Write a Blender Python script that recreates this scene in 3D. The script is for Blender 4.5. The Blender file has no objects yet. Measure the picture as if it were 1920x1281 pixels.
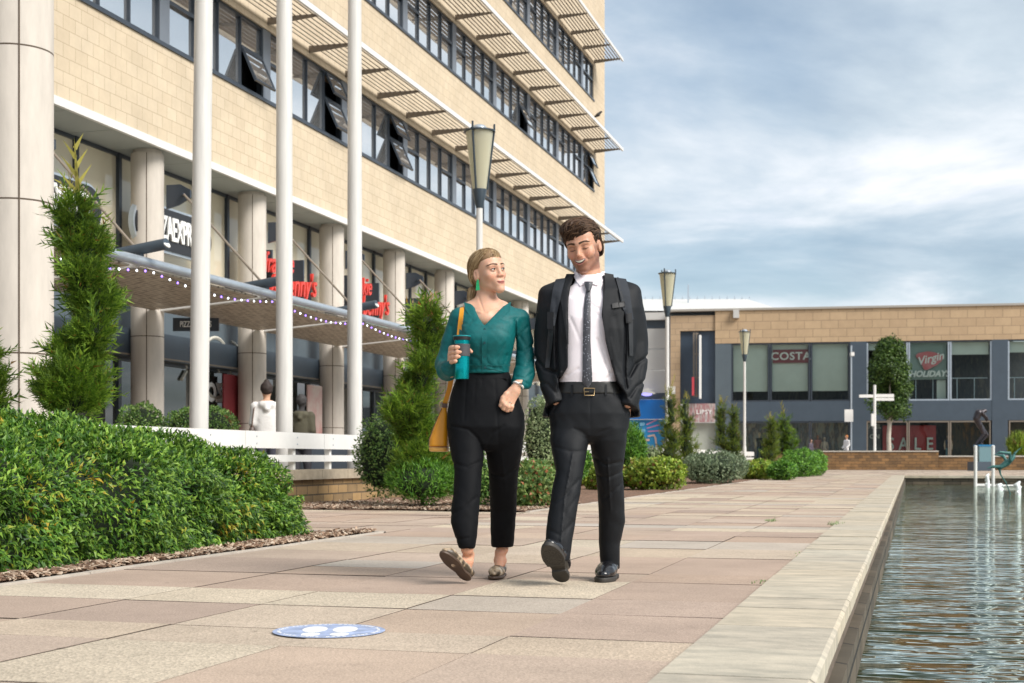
import bpy, math, random
import numpy as np
from mathutils import Vector, Matrix, noise as mnoise
R = math.radians
sc = bpy.context.scene
# ------------------------------------------------------------------ camera, sky, sun, exposure
HC = 0.627; F = 2600.0; TH = math.atan(750.0 / F); CT, ST = math.cos(TH), math.sin(TH)
cam_d = bpy.data.cameras.new('camera'); cam = bpy.data.objects.new('camera', cam_d)
sc.collection.objects.link(cam); sc.camera = cam
cam_d.sensor_width = 36; cam_d.lens = 36 * F / 1920; cam_d.shift_y = (860 - 640.5) / 1920
cam.location = (0, 0, HC); cam.rotation_euler = (R(90), 0, TH)
cam_d.clip_start = 0.05; cam_d.clip_end = 2000
cam_d.dof.use_dof = True; cam_d.dof.focus_distance = 7.1; cam_d.dof.aperture_fstop = 6.3
SUN_EL, SUN_AZ = 40.0, 112.0      # azimuth clockwise from +Y
w = bpy.data.worlds.new('World'); sc.world = w; w.use_nodes = True
nt = w.node_tree; nt.nodes.clear()
def N(t, **k):
    n = nt.nodes.new(t)
    for a, b in k.items():
        if a.startswith('i_'): n.inputs[int(a[2:])].default_value = b
        else: setattr(n, a, b)
    return n
L = lambda a, b: nt.links.new(a, b)
out = N('ShaderNodeOutputWorld'); bg = N('ShaderNodeBackground'); sky = N('ShaderNodeTexSky')
sky.sky_type = 'NISHITA'; sky.sun_disc = False; sky.sun_elevation = R(SUN_EL); sky.sun_rotation = R(SUN_AZ)
sky.air_density = 1.0; sky.dust_density = 1.5; sky.ozone_density = 1.5
tc = N('ShaderNodeTexCoord'); sep = N('ShaderNodeSeparateXYZ'); L(tc.outputs['Generated'], sep.inputs[0])
def M(op, a, b=None, c=None, clamp=False):
    n = N('ShaderNodeMath'); n.operation = op; n.use_clamp = clamp
    for i, v in enumerate((a, b, c)):
        if v is None: continue
        if isinstance(v, (int, float)): n.inputs[i].default_value = v
        else: L(v, n.inputs[i])
    return n.outputs[0]
zc = M('ADD', M('MAXIMUM', sep.outputs[2], 0.0), 0.085)
cmb = N('ShaderNodeCombineXYZ'); L(M('DIVIDE', sep.outputs[0], zc), cmb.inputs[0]); L(M('DIVIDE', sep.outputs[1], zc), cmb.inputs[1])
def cloud(scale, det, rough, loc, dist=0.0, sx=1.0, sy=1.0):
    mp = N('ShaderNodeMapping'); L(cmb.outputs[0], mp.inputs[0]); mp.inputs['Location'].default_value = loc
    mp.inputs['Rotation'].default_value = (0, 0, -TH); mp.inputs['Scale'].default_value = (sx, sy, 1)
    n = N('ShaderNodeTexNoise'); L(mp.outputs[0], n.inputs['Vector'])
    n.inputs['Scale'].default_value = scale; n.inputs['Detail'].default_value = det
    n.inputs['Roughness'].default_value = rough; n.inputs['Distortion'].default_value = dist
    return n.outputs['Fac']
def ramp(fac, stops):
    r = N('ShaderNodeValToRGB'); L(fac, r.inputs[0]); e = r.color_ramp.elements
    while len(e) < len(stops): e.new(0.5)
    for q, (p, c) in zip(e, stops): q.position = p; q.color = (*c, 1) if len(c) == 3 else c
    return r.outputs[0]
c1 = cloud(0.75, 7, 0.55, (3.1, 1.7, 0), 0.35, 0.85, 0.62)
c2 = cloud(1.25, 9, 0.56, (2.3, 6.1, 0), 0.25, 0.9, 0.75)
cov = ramp(M('ADD', M('MULTIPLY', c1, 0.72), M('MULTIPLY', c2, 0.28)), [(0.36, (0.45,) * 3), (0.54, (1,) * 3)])
shade = ramp(c2, [(0.33, (2.15, 2.62, 3.12)), (0.47, (2.95, 3.42, 3.85)), (0.57, (3.9, 4.2, 4.5)), (0.68, (5.0, 5.0, 5.3))])
skyb = N('ShaderNodeMix', data_type='RGBA', blend_type='MULTIPLY'); skyb.inputs[0].default_value = 1.0
L(sky.outputs[0], skyb.inputs[6]); skyb.inputs[7].default_value = (.62, .66, .66, 1)
mx = N('ShaderNodeMix', data_type='RGBA'); L(cov, mx.inputs[0]); L(skyb.outputs[2], mx.inputs[6]); L(shade, mx.inputs[7])
L(mx.outputs[2], bg.inputs[0]); bg.inputs[1].default_value = 0.10; L(bg.outputs[0], out.inputs[0])
sun_d = bpy.data.lights.new('sun', 'SUN'); sun = bpy.data.objects.new('sun', sun_d); sc.collection.objects.link(sun)
sun_d.energy = 2.2; sun_d.angle = R(30); sun_d.color = (1.0, 0.95, 0.88)
sdir = Vector((math.sin(R(SUN_AZ)) * math.cos(R(SUN_EL)), math.cos(R(SUN_AZ)) * math.cos(R(SUN_EL)), math.sin(R(SUN_EL))))
sun.rotation_euler = sdir.to_track_quat('Z', 'Y').to_euler(); sun.location = (10, -10, 30)
sc.view_settings.view_transform = 'Standard'; sc.view_settings.look = 'None'
sc.view_settings.exposure = 1.15; sc.view_settings.gamma = 1.0; sc.view_settings.use_curve_mapping = False
try: sc.cycles.max_bounces = 6; sc.cycles.transparent_max_bounces = 12; sc.cycles.use_denoising = True
except Exception: pass

# ------------------------------------------------------------------ helpers
rnd = random.Random(7); rng = np.random.default_rng(11)
COL = sc.collection
def W(px, py, d):                       # photo pixel + depth along the view axis -> world
    xc = (px - 960) / F * d
    return Vector((xc * CT - d * ST, xc * ST + d * CT, HC + (860 - py) / F * d))
def ground(px, py, z=0.0): return W(px, py, (HC - z) * F / (py - 860))
def onX(px, X):                         # where the line of sight of column px meets the plane x = X: (Y, depth)
    xr = (px - 960) / F; d = X / (xr * CT - ST); return d * (xr * ST + CT), d
def zat(py, d): return HC + (860 - py) / F * d
class MB:
    def __init__(s): s.v = []; s.f = []; s.m = []; s.sm = []
    def add(s, vs, fs, mi=0, smooth=False):
        b = len(s.v); s.v += [tuple(v) for v in vs]
        for f in fs: s.f.append(tuple(b + i for i in f)); s.m.append(mi); s.sm.append(smooth)
    def box(s, x0, x1, y0, y1, z0, z1, mi=0, T=None):
        v = [(x0,y0,z0),(x1,y0,z0),(x1,y1,z0),(x0,y1,z0),(x0,y0,z1),(x1,y0,z1),(x1,y1,z1),(x0,y1,z1)]
        if T is not None: v = [T @ Vector(p) for p in v]
        s.add(v, [(0,3,2,1),(4,5,6,7),(0,1,5,4),(1,2,6,5),(2,3,7,6),(3,0,4,7)], mi)
    def tube(s, pts, r, n=10, mi=0, cap=True, up=None, flat=1.0):
        pts = [Vector(p) for p in pts]; rr = r if isinstance(r, (list, tuple)) else [r] * len(pts)
        rings = []; pu = None
        for i, p in enumerate(pts):
            t = (pts[min(i+1, len(pts)-1)] - pts[max(i-1, 0)]).normalized()
            if pu is None:
                pu = up or (Vector((0,0,1)) if abs(t.z) < .9 else Vector((1,0,0)))
            u = (pu - t * pu.dot(t)); u = u.normalized() if u.length > 1e-6 else t.orthogonal().normalized()
            pu = u; v = t.cross(u)
            rings.append([p + u * rr[i] * flat * math.cos(2*math.pi*k/n) + v * rr[i] * math.sin(2*math.pi*k/n) for k in range(n)])
        vs = [q for g in rings for q in g]; fs = []
        for i in range(len(rings)-1):
            for k in range(n): a = i*n+k; b = i*n+(k+1) % n; fs.append((a, b, b+n, a+n))
        if cap: fs.append(tuple(range(n))[::-1]); fs.append(tuple(len(vs)-n+k for k in range(n)))
        s.add(vs, fs, mi, True)
    def lathe(s, c, prof, n=24, mi=0, cap=True, flatx=1.0):
        vs = []; fs = []
        for r, z in prof:
            for k in range(n): a = 2*math.pi*k/n; vs.append((c[0]+r*flatx*math.cos(a), c[1]+r*math.sin(a), c[2]+z))
        for i in range(len(prof)-1):
            for k in range(n): a = i*n+k; b = i*n+(k+1) % n; fs.append((a, b, b+n, a+n))
        if cap: fs.append(tuple(range(n))[::-1]); fs.append(tuple(len(vs)-n+k for k in range(n)))
        s.add(vs, fs, mi, True)
    def prism(s, pts, a, b, mi=0, T=None):   # pts (u,v) polygon extruded along local w from a to b
        n = len(pts); v = [Vector((p[0], p[1], a)) for p in pts] + [Vector((p[0], p[1], b)) for p in pts]
        if T is not None: v = [T @ q for q in v]
        s.add(v, [tuple(range(n))[::-1], tuple(range(n, 2*n))] + [(i, (i+1) % n, n+(i+1) % n, n+i) for i in range(n)], mi)
def mesh_np(name, v, f, smooth=False):
    me = bpy.data.meshes.new(name); v = np.asarray(v, np.float32); f = np.asarray(f, np.int32); k = f.shape[1]
    me.vertices.add(len(v)); me.vertices.foreach_set('co', v.ravel())
    me.loops.add(f.size); me.loops.foreach_set('vertex_index', f.ravel())
    me.polygons.add(len(f)); me.polygons.foreach_set('loop_start', np.arange(0, f.size, k, dtype=np.int32))
    me.polygons.foreach_set('loop_total', np.full(len(f), k, np.int32)); me.polygons.foreach_set('use_smooth', np.full(len(f), smooth, bool)); me.update(calc_edges=True)
    return me
def wloc(p):
    v = Vector((0,0,0))
    while p is not None: v += Vector(p.location); p = p.parent
    return v
def link(name, me, mats, parent=None, kind=None, auto=35):
    o = bpy.data.objects.new(name, me); COL.objects.link(o)
    for m in (mats if isinstance(mats, (list, tuple)) else [mats]): me.materials.append(m)
    if parent is not None: o.parent = parent; o.location = -wloc(parent)
    if kind: o['kind'] = kind
    return o
def obj(name, mb, mats, parent=None, kind=None, smooth=None):
    me = bpy.data.meshes.new(name); me.from_pydata(mb.v, [], mb.f)
    if not mats: mats = []
    me.polygons.foreach_set('material_index', mb.m)
    me.polygons.foreach_set('use_smooth', mb.sm if smooth is None else [smooth]*len(mb.f)); me.update()
    o = link(name, me, mats, parent, kind)
    if smooth is None and any(mb.sm):
        try: me.set_sharp_from_angle(angle=R(40))
        except Exception: pass
    return o
def tag(o, label, cat, group=None):
    o['label'] = label; o['category'] = cat
    if group: o['group'] = group
    return o
def thing(name, label, cat, loc=(0,0,0), group=None, rz=0):
    o = bpy.data.objects.new(name, None); COL.objects.link(o); o.location = loc; o.rotation_euler = (0,0,rz)
    o.empty_display_size = .2
    return tag(o, label, cat, group)
def dup(root, loc, rz=0, label=None, sc_=None):
    def cp(o, p):
        c = o.copy(); COL.objects.link(c); c.parent = p
        for ch in o.children: cp(ch, c)
        return c
    r = cp(root, None); r.location = loc; r.rotation_euler = (0,0,rz)
    if sc_: r.scale = sc_
    if label: r['label'] = label
    return r
def mat(name, col, rough=.6, metal=0.0, var=0.0, vs=8.0, bump=0.0, bs=40.0, spec=.5, ior=None, col2=None, det=6, sheen=0, coat=0, streak=None):
    m = bpy.data.materials.new(name); m.use_nodes = True; t = m.node_tree; p = t.nodes['Principled BSDF']
    p.inputs['Base Color'].default_value = (*col, 1); p.inputs['Roughness'].default_value = rough; p.inputs['Metallic'].default_value = metal
    p.inputs['Specular IOR Level'].default_value = spec
    if ior: p.inputs['IOR'].default_value = ior
    if sheen: p.inputs['Sheen Weight'].default_value = sheen
    if coat: p.inputs['Coat Weight'].default_value = coat
    tc = t.nodes.new('ShaderNodeTexCoord')
    if var or col2:
        n = t.nodes.new('ShaderNodeTexNoise'); n.inputs['Scale'].default_value = vs; n.inputs['Detail'].default_value = det; n.inputs['Roughness'].default_value = .65
        if streak:
            mp = t.nodes.new('ShaderNodeMapping'); mp.inputs['Scale'].default_value = streak
            t.links.new(tc.outputs['Object'], mp.inputs[0]); t.links.new(mp.outputs[0], n.inputs[0])
        else: t.links.new(tc.outputs['Object'], n.inputs[0])
        r = t.nodes.new('ShaderNodeValToRGB'); r.color_ramp.elements[0].position = .3; r.color_ramp.elements[1].position = .7
        a = col2 if col2 else tuple(c*(1-var) for c in col); b = col if col2 else tuple(min(1, c*(1+var)) for c in col)
        r.color_ramp.elements[0].color = (*a, 1); r.color_ramp.elements[1].color = (*b, 1)
        t.links.new(n.outputs['Fac'], r.inputs[0]); t.links.new(r.outputs[0], p.inputs['Base Color'])
    if bump:
        n2 = t.nodes.new('ShaderNodeTexNoise'); n2.inputs['Scale'].default_value = bs; n2.inputs['Detail'].default_value = 5
        t.links.new(tc.outputs['Object'], n2.inputs[0])
        b = t.nodes.new('ShaderNodeBump'); b.inputs['Strength'].default_value = bump; b.inputs['Distance'].default_value = .02
        t.links.new(n2.outputs['Fac'], b.inputs['Height']); t.links.new(b.outputs[0], p.inputs['Normal'])
    return m
def brickmat(name, cols, mortar, bw, bh, ms=.006, axes='yz', rough=.85, bump=.4, off=.5, wear=.12):
    m = bpy.data.materials.new(name); m.use_nodes = True; t = m.node_tree; p = t.nodes['Principled BSDF']; p.inputs['Roughness'].default_value = rough
    p.inputs['Specular IOR Level'].default_value = .25
    tc = t.nodes.new('ShaderNodeTexCoord'); s = t.nodes.new('ShaderNodeSeparateXYZ'); c = t.nodes.new('ShaderNodeCombineXYZ')
    t.links.new(tc.outputs['Object'], s.inputs[0])
    ax = {'x':0,'y':1,'z':2}
    if axes == 'sz':
        a = t.nodes.new('ShaderNodeMath'); a.operation = 'ADD'; t.links.new(s.outputs[0], a.inputs[0]); t.links.new(s.outputs[1], a.inputs[1]); t.links.new(a.outputs[0], c.inputs[0])
    else: t.links.new(s.outputs[ax[axes[0]]], c.inputs[0])
    t.links.new(s.outputs[ax[axes[1]]], c.inputs[1])
    b = t.nodes.new('ShaderNodeTexBrick'); t.links.new(c.outputs[0], b.inputs['Vector']); b.inputs['Scale'].default_value = 1
    b.inputs['Brick Width'].default_value = bw; b.inputs['Row Height'].default_value = bh; b.inputs['Mortar Size'].default_value = ms; b.inputs['Mortar Smooth'].default_value = .1
    b.inputs['Color1'].default_value = (*cols[0], 1); b.inputs['Color2'].default_value = (*cols[1], 1); b.inputs['Mortar'].default_value = (*mortar, 1); b.offset = off; b.inputs['Bias'].default_value = 0
    n = t.nodes.new('ShaderNodeTexNoise'); n.inputs['Scale'].default_value = 1.3; n.inputs['Detail'].default_value = 9; n.inputs['Roughness'].default_value = .7; t.links.new(tc.outputs['Object'], n.inputs[0])
    r = t.nodes.new('ShaderNodeMapRange'); r.inputs[1].default_value = .3; r.inputs[2].default_value = .7; r.inputs[3].default_value = 1-wear; r.inputs[4].default_value = 1+wear*.5; t.links.new(n.outputs['Fac'], r.inputs[0])
    x = t.nodes.new('ShaderNodeMix'); x.data_type = 'RGBA'; x.blend_type = 'MULTIPLY'; x.inputs[0].default_value = 1
    t.links.new(b.outputs['Color'], x.inputs[6]); t.links.new(r.outputs[0], x.inputs[7]); t.links.new(x.outputs[2], p.inputs['Base Color'])
    bp = t.nodes.new('ShaderNodeBump'); bp.inputs['Strength'].default_value = bump; bp.inputs['Distance'].default_value = .01; bp.invert = True
    t.links.new(b.outputs['Fac'], bp.inputs['Height']); t.links.new(bp.outputs[0], p.inputs['Normal'])
    return m
def glassmat(name, col, ior=1.9, rough=.02, bump=.02):
    m = mat(name, col, rough=rough, ior=ior, spec=.5); t = m.node_tree; p = t.nodes['Principled BSDF']
    tc = t.nodes.new('ShaderNodeTexCoord'); n = t.nodes.new('ShaderNodeTexNoise'); n.inputs['Scale'].default_value = .7; t.links.new(tc.outputs['Object'], n.inputs[0])
    b = t.nodes.new('ShaderNodeBump'); b.inputs['Strength'].default_value = bump; b.inputs['Distance'].default_value = .1; t.links.new(n.outputs['Fac'], b.inputs['Height']); t.links.new(b.outputs[0], p.inputs['Normal'])
    return m
def emat(name, col, e=1.0):
    m = mat(name, col, .4); p = m.node_tree.nodes['Principled BSDF']; p.inputs['Emission Color'].default_value = (*col, 1); p.inputs['Emission Strength'].default_value = e; return m
def text_mesh(s, size, depth, bold=0.0, shear=0.0, spacing=1.0, align='CENTER'):
    c = bpy.data.curves.new('t', 'FONT'); c.body = s; c.size = size; c.extrude = depth; c.offset = bold; c.shear = shear; c.space_character = spacing
    c.align_x = align; c.align_y = 'CENTER'; c.resolution_u = 3
    o = bpy.data.objects.new('t', c); COL.objects.link(o); dg = bpy.context.evaluated_depsgraph_get()
    me = bpy.data.meshes.new_from_object(o.evaluated_get(dg)); bpy.data.objects.remove(o); bpy.data.curves.remove(c)
    me.materials.clear(); return me
def text(name, s, size, T, m, parent=None, depth=.02, bold=0.0, shear=0.0, sx=1.0, spacing=1.0):
    me = text_mesh(s, size, depth, bold, shear, spacing); me.transform(T @ Matrix.Diagonal((sx, 1, 1, 1))); return link(name, me, m, parent)
def TF(o, u, v, n):                     # matrix: local x->u, y->v, z->n, origin o
    return Matrix(((u[0],v[0],n[0],o[0]),(u[1],v[1],n[1],o[1]),(u[2],v[2],n[2],o[2]),(0,0,0,1)))

# ------------------------------------------------------------------ implicit-surface sculpting (people, statues)
import openvdb as vdb
def smin(a, b, k):
    if k <= 0: return np.minimum(a, b)
    h = np.maximum(k - np.abs(a - b), 0) / k; return np.minimum(a, b) - h*h*k*.25
def smax(a, b, k): return -smin(-a, -b, k)
class SDF:
    def __init__(s, lo, hi, h):
        s.lo = np.array(lo, np.float32); s.h = h; n = [int((b-a)/h)+1 for a, b in zip(lo, hi)]
        ax = [np.float32(lo[i]) + np.arange(n[i], dtype=np.float32)*np.float32(h) for i in range(3)]
        s.X, s.Y, s.Z = np.meshgrid(*ax, indexing='ij', sparse=True); s.n = n; s.d = np.full(n, 9.0, np.float32)
    def q(s, a, b, ra, rb, sc=(1,1,1)):
        a = np.array(a, np.float32); b = np.array(b, np.float32); sc = np.array(sc, np.float32)
        ba = (b-a)/sc; L2 = float((ba**2).sum()) + 1e-12
        px, py, pz = (s.X-a[0])/sc[0], (s.Y-a[1])/sc[1], (s.Z-a[2])/sc[2]
        t = np.clip((px*ba[0]+py*ba[1]+pz*ba[2])/L2, 0, 1)
        return (np.sqrt((px-t*ba[0])**2+(py-t*ba[1])**2+(pz-t*ba[2])**2) - (ra+(rb-ra)*t)) * float(sc.min())
    def e(s, c, r, rot=None):
        x, y, z = s.X-c[0], s.Y-c[1], s.Z-c[2]
        if rot is not None:
            m = np.array(rot.to_3x3().transposed()); x, y, z = (m[0][0]*x+m[0][1]*y+m[0][2]*z, m[1][0]*x+m[1][1]*y+m[1][2]*z, m[2][0]*x+m[2][1]*y+m[2][2]*z)
        k0 = np.sqrt((x/r[0])**2+(y/r[1])**2+(z/r[2])**2); k1 = np.sqrt((x/r[0]**2)**2+(y/r[1]**2)**2+(z/r[2]**2)**2)+1e-9
        return k0*(k0-1)/k1
    def U(s, d, k=.02): s.d = smin(s.d, d.astype(np.float32), k)
    def S(s, d, k=.01): s.d = smax(s.d, -d.astype(np.float32), k)
    def cap(s, a, b, ra, rb=None, k=.02, sc=(1,1,1)): s.U(s.q(a, b, ra, ra if rb is None else rb, sc), k)
    def chain(s, pts, rs, k=.02, sc=(1,1,1)):
        d = None
        for i in range(len(pts)-1):
            x = s.q(pts[i], pts[i+1], rs[i], rs[i+1], sc); d = x if d is None else smin(d, x, .012)
        s.U(d, k)
    def ell(s, c, r, k=.02, rot=None): s.U(s.e(c, r, rot), k)
    def col(s, rows, k=.02, p=2.3, r=.012):   # rows of (z, x0, x1, y0, y1): a horizontal slice per row, bottom to top
        a = np.array(sorted(rows), np.float32); z = s.Z[0,0]; f = lambda i: np.interp(z, a[:,0], a[:,i]).astype(np.float32)[None,None,:]
        cx, cy, rx, ry = (f(1)+f(2))/2, (f(3)+f(4))/2, (f(2)-f(1))/2, (f(4)-f(3))/2
        n = (np.abs((s.X-cx)/rx)**p + np.abs((s.Y-cy)/ry)**p)**(1/p)
        d = (n-1)*np.minimum(rx, ry); d = smax(d, s.Z-a[-1,0], r); d = smax(d, a[0,0]-s.Z, r); s.U(d, k)
    def fold(s, pts, w, dep, front=True, cy=0.0):     # a crease (dep>0) or ridge (dep<0) drawn as an x,z polyline on the front
        d = None
        for (x0,z0),(x1,z1) in zip(pts[:-1], pts[1:]):
            bx, bz = x1-x0, z1-z0; t = np.clip(((s.X-x0)*bx+(s.Z-z0)*bz)/(bx*bx+bz*bz+1e-9), 0, 1)
            q = np.sqrt((s.X-x0-t*bx)**2+(s.Z-z0-t*bz)**2); d = q if d is None else np.minimum(d, q)
        g = dep*np.exp(-(d/w)**2)
        if front: g = g*np.clip((cy-s.Y)/.02, 0, 1)
        s.d = s.d + g.astype(np.float32)
    def wrinkle(s, amp, f, seed=0, box=None):
        r = np.random.default_rng(seed); g = 0
        for i in range(7):
            k = r.normal(size=3)*f; g = g + np.sin(k[0]*s.X+k[1]*s.Y+k[2]*s.Z+r.uniform(0,6.28)+1.5*np.sin(k[2]*.6*s.X+k[0]*.5*s.Z))
        g = (g/7).astype(np.float32)*amp
        if box is not None: g = g*box
        s.d = s.d + g
    def mesh(s, name, T=None, iso=0.0):
        g = vdb.FloatGrid(9.0); g.copyFromArray(s.d.astype(np.float32)); p, t, q = g.convertToPolygons(isovalue=iso, adaptivity=0.0)
        v = p*s.h + s.lo; s.vl = v
        if T is not None: m = np.array(T); v = v @ m[:3,:3].T + m[:3,3]
        return mesh_np(name, v, q[:, ::-1], True)
def vcol(me, vc, name='tint'):
    a = me.color_attributes.new(name, 'FLOAT_COLOR', 'POINT'); c = np.ones((len(vc), 4), np.float32); c[:, :3] = vc; a.data.foreach_set('color', c.ravel())
def attr_mat(name, rough=.5, spec=.4, sss=0.0, bump=0.0, bs=200, attr='tint'):
    m = mat(name, (.5,.5,.5), rough, spec=spec, bump=bump, bs=bs); t = m.node_tree; p = t.nodes['Principled BSDF']
    a = t.nodes.new('ShaderNodeAttribute'); a.attribute_name = attr; t.links.new(a.outputs['Color'], p.inputs['Base Color'])
    if sss: p.inputs['Subsurface Weight'].default_value = sss; p.inputs['Subsurface Radius'].default_value = (.012,.004,.002); p.inputs['Subsurface Scale'].default_value = 1.0
    return m
def PT(px, py, d): return Matrix.Translation(W(px, py, d)) @ Matrix.Rotation(TH, 4, 'Z')
# ------------------------------------------------------------------ materials of the setting
m_stone = brickmat('ashlar_stone', ((.61,.51,.378),(.575,.475,.345)), (.42,.335,.235), .33, .222, .006, 'yz', bump=.2, wear=.14)
m_stone_x = brickmat('far_stone', ((.52,.38,.24),(.45,.325,.20)), (.30,.22,.14), 1.1, .42, .02, 'xz', bump=.3)
m_brown = brickmat('brown_stone_block', ((.30,.17,.075),(.16,.10,.055)), (.10,.07,.045), .45, .16, .012, 'sz', bump=.8, wear=.35)
m_tanwall = brickmat('tan_stone_block', ((.40,.26,.12),(.25,.17,.09)), (.12,.09,.06), .35, .13, .01, 'sz', bump=.9, wear=.35)
m_col = mat('precast_column', (.54,.49,.435), .8, var=.09, vs=2.5, bump=.08, bs=120, streak=(3,3,.7))
m_joint = mat('joint_dark', (.10,.075,.055), .9)
m_white = mat('white_paint', (.70,.69,.665), .4, var=.04, vs=5, bump=.02)
m_pole = mat('flagpole_white', (.58,.565,.54), .4, var=.09, vs=3, streak=(6,6,.5))
m_soffit = mat('soffit_panel', (.36,.39,.38), .5, var=.05, vs=2)
m_slate = mat('slate_cladding', (.052,.073,.098), .45, var=.1, vs=1.5)
m_slate2 = mat('slate_cladding_light', (.085,.11,.13), .5, var=.08, vs=1.0)
m_frame = mat('dark_window_frame', (.035,.045,.06), .35)
m_pier = mat('grey_metal_pier', (.24,.26,.29), .35, metal=.5, var=.05, vs=2)
m_glass = glassmat('window_glass', (.80,.81,.82), 2.0, .02); m_glass.node_tree.nodes['Principled BSDF'].inputs['Metallic'].default_value = .88
m_glass_g = glassmat('shopfront_glass', (.045,.05,.045), 2.0)
m_dark = mat('dark_interior', (.02,.022,.028), .7)
m_mesh = mat('canopy_mesh', (.22,.17,.12), .5, metal=.4)
m_steel = mat('galvanised_steel', (.42,.47,.52), .35, metal=.5, var=.1, vs=6)
m_bracket = mat('brown_bracket', (.20,.17,.14), .5, metal=.3, var=.2, vs=20)
m_slat = mat('aluminium_slat', (.24,.20,.16), .5, metal=.2, var=.08)
def canopy_pattern(m):
    t = m.node_tree; p = t.nodes['Principled BSDF']; tc = t.nodes.new('ShaderNodeTexCoord')
    mp = t.nodes.new('ShaderNodeMapping'); mp.inputs['Rotation'].default_value = (0,0,.6); mp.inputs['Scale'].default_value = (6,9,1)
    t.links.new(tc.outputs['Object'], mp.inputs[0]); v = t.nodes.new('ShaderNodeTexVoronoi'); v.inputs['Scale'].default_value = 1; v.inputs['Randomness'].default_value = .25; t.links.new(mp.outputs[0], v.inputs[0])
    r = t.nodes.new('ShaderNodeValToRGB'); r.color_ramp.elements[0].position = .2; r.color_ramp.elements[0].color = (.13,.09,.06,1); r.color_ramp.elements[1].position = .5; r.color_ramp.elements[1].color = (.60,.54,.45,1)
    t.links.new(v.outputs['Distance'], r.inputs[0]); t.links.new(r.outputs[0], p.inputs['Base Color'])
canopy_pattern(m_mesh)

# ------------------------------------------------------------------ paving
def paving_mat():
    m = bpy.data.materials.new('paving_slabs'); m.use_nodes = True; t = m.node_tree; p = t.nodes['Principled BSDF']; p.inputs['Roughness'].default_value = .85; p.inputs['Specular IOR Level'].default_value = .25
    at = t.nodes.new('ShaderNodeAttribute'); at.attribute_name = 'slab'
    tc = t.nodes.new('ShaderNodeTexCoord')
    v = t.nodes.new('ShaderNodeTexVoronoi'); v.inputs['Scale'].default_value = 95; t.links.new(tc.outputs['Object'], v.inputs[0])
    hs = t.nodes.new('ShaderNodeSeparateColor'); t.links.new(v.outputs['Color'], hs.inputs[0])
    mr = t.nodes.new('ShaderNodeMapRange'); mr.inputs[3].default_value = .72; mr.inputs[4].default_value = 1.28; t.links.new(hs.outputs[0], mr.inputs[0])
    fine = t.nodes.new('ShaderNodeTexNoise'); fine.inputs['Scale'].default_value = 150; fine.inputs['Detail'].default_value = 2; t.links.new(tc.outputs['Object'], fine.inputs[0])
    mf = t.nodes.new('ShaderNodeMapRange'); mf.inputs[1].default_value = .3; mf.inputs[2].default_value = .7; mf.inputs[3].default_value = .70; mf.inputs[4].default_value = 1.26; t.links.new(fine.outputs['Fac'], mf.inputs[0])
    sw = t.nodes.new('ShaderNodeMix'); t.links.new(at.outputs['Alpha'], sw.inputs[0]); t.links.new(mf.outputs[0], sw.inputs[2]); t.links.new(mr.outputs[0], sw.inputs[3])
    big = t.nodes.new('ShaderNodeTexNoise'); big.inputs['Scale'].default_value = .9; big.inputs['Detail'].default_value = 8; big.inputs['Roughness'].default_value = .7; t.links.new(tc.outputs['Object'], big.inputs[0])
    mb_ = t.nodes.new('ShaderNodeMapRange'); mb_.inputs[1].default_value = .3; mb_.inputs[2].default_value = .7; mb_.inputs[3].default_value = .80; mb_.inputs[4].default_value = 1.1; t.links.new(big.outputs['Fac'], mb_.inputs[0])
    mm0 = t.nodes.new('ShaderNodeMath'); mm0.operation = 'MULTIPLY'; t.links.new(sw.outputs[0], mm0.inputs[0]); t.links.new(mb_.outputs[0], mm0.inputs[1])
    vg = t.nodes.new('ShaderNodeTexVoronoi'); vg.inputs['Scale'].default_value = 3.1; t.links.new(tc.outputs['Object'], vg.inputs[0]); gg = t.nodes.new('ShaderNodeMapRange'); gg.inputs[1].default_value = .035; gg.inputs[2].default_value = .06; gg.inputs[3].default_value = .62; gg.inputs[4].default_value = 1.0; t.links.new(vg.outputs['Distance'], gg.inputs[0])
    st = t.nodes.new('ShaderNodeTexNoise'); st.inputs['Scale'].default_value = 3.4; st.inputs['Detail'].default_value = 10; st.inputs['Roughness'].default_value = .75; st.inputs['Distortion'].default_value = 1.2; t.links.new(tc.outputs['Object'], st.inputs[0]); sg = t.nodes.new('ShaderNodeMapRange'); sg.inputs[1].default_value = .56; sg.inputs[2].default_value = .74; sg.inputs[3].default_value = 1.0; sg.inputs[4].default_value = .80; t.links.new(st.outputs['Fac'], sg.inputs[0])
    m3 = t.nodes.new('ShaderNodeMath'); m3.operation = 'MULTIPLY'; t.links.new(gg.outputs[0], m3.inputs[0]); t.links.new(sg.outputs[0], m3.inputs[1])
    mm = t.nodes.new('ShaderNodeMath'); mm.operation = 'MULTIPLY'; t.links.new(mm0.outputs[0], mm.inputs[0]); t.links.new(m3.outputs[0], mm.inputs[1])
    x = t.nodes.new('ShaderNodeMix'); x.data_type = 'RGBA'; x.blend_type = 'MULTIPLY'; x.inputs[0].default_value = 1; t.links.new(at.outputs['Color'], x.inputs[6]); t.links.new(mm.outputs[0], x.inputs[7]); t.links.new(x.outputs[2], p.inputs['Base Color'])
    b = t.nodes.new('ShaderNodeBump'); b.inputs['Distance'].default_value = .006; t.links.new(v.outputs['Distance'], b.inputs['Height']); t.links.new(at.outputs['Alpha'], b.inputs['Strength']); t.links.new(b.outputs[0], p.inputs['Normal'])
    return m
SLAB = {'p': ((.405,.305,.24), .15), 'q': ((.43,.335,.265), .2), 'a': ((.505,.425,.325), .7), 'b': ((.475,.385,.298), .5), 'g': ((.42,.365,.31), .3)}
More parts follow.
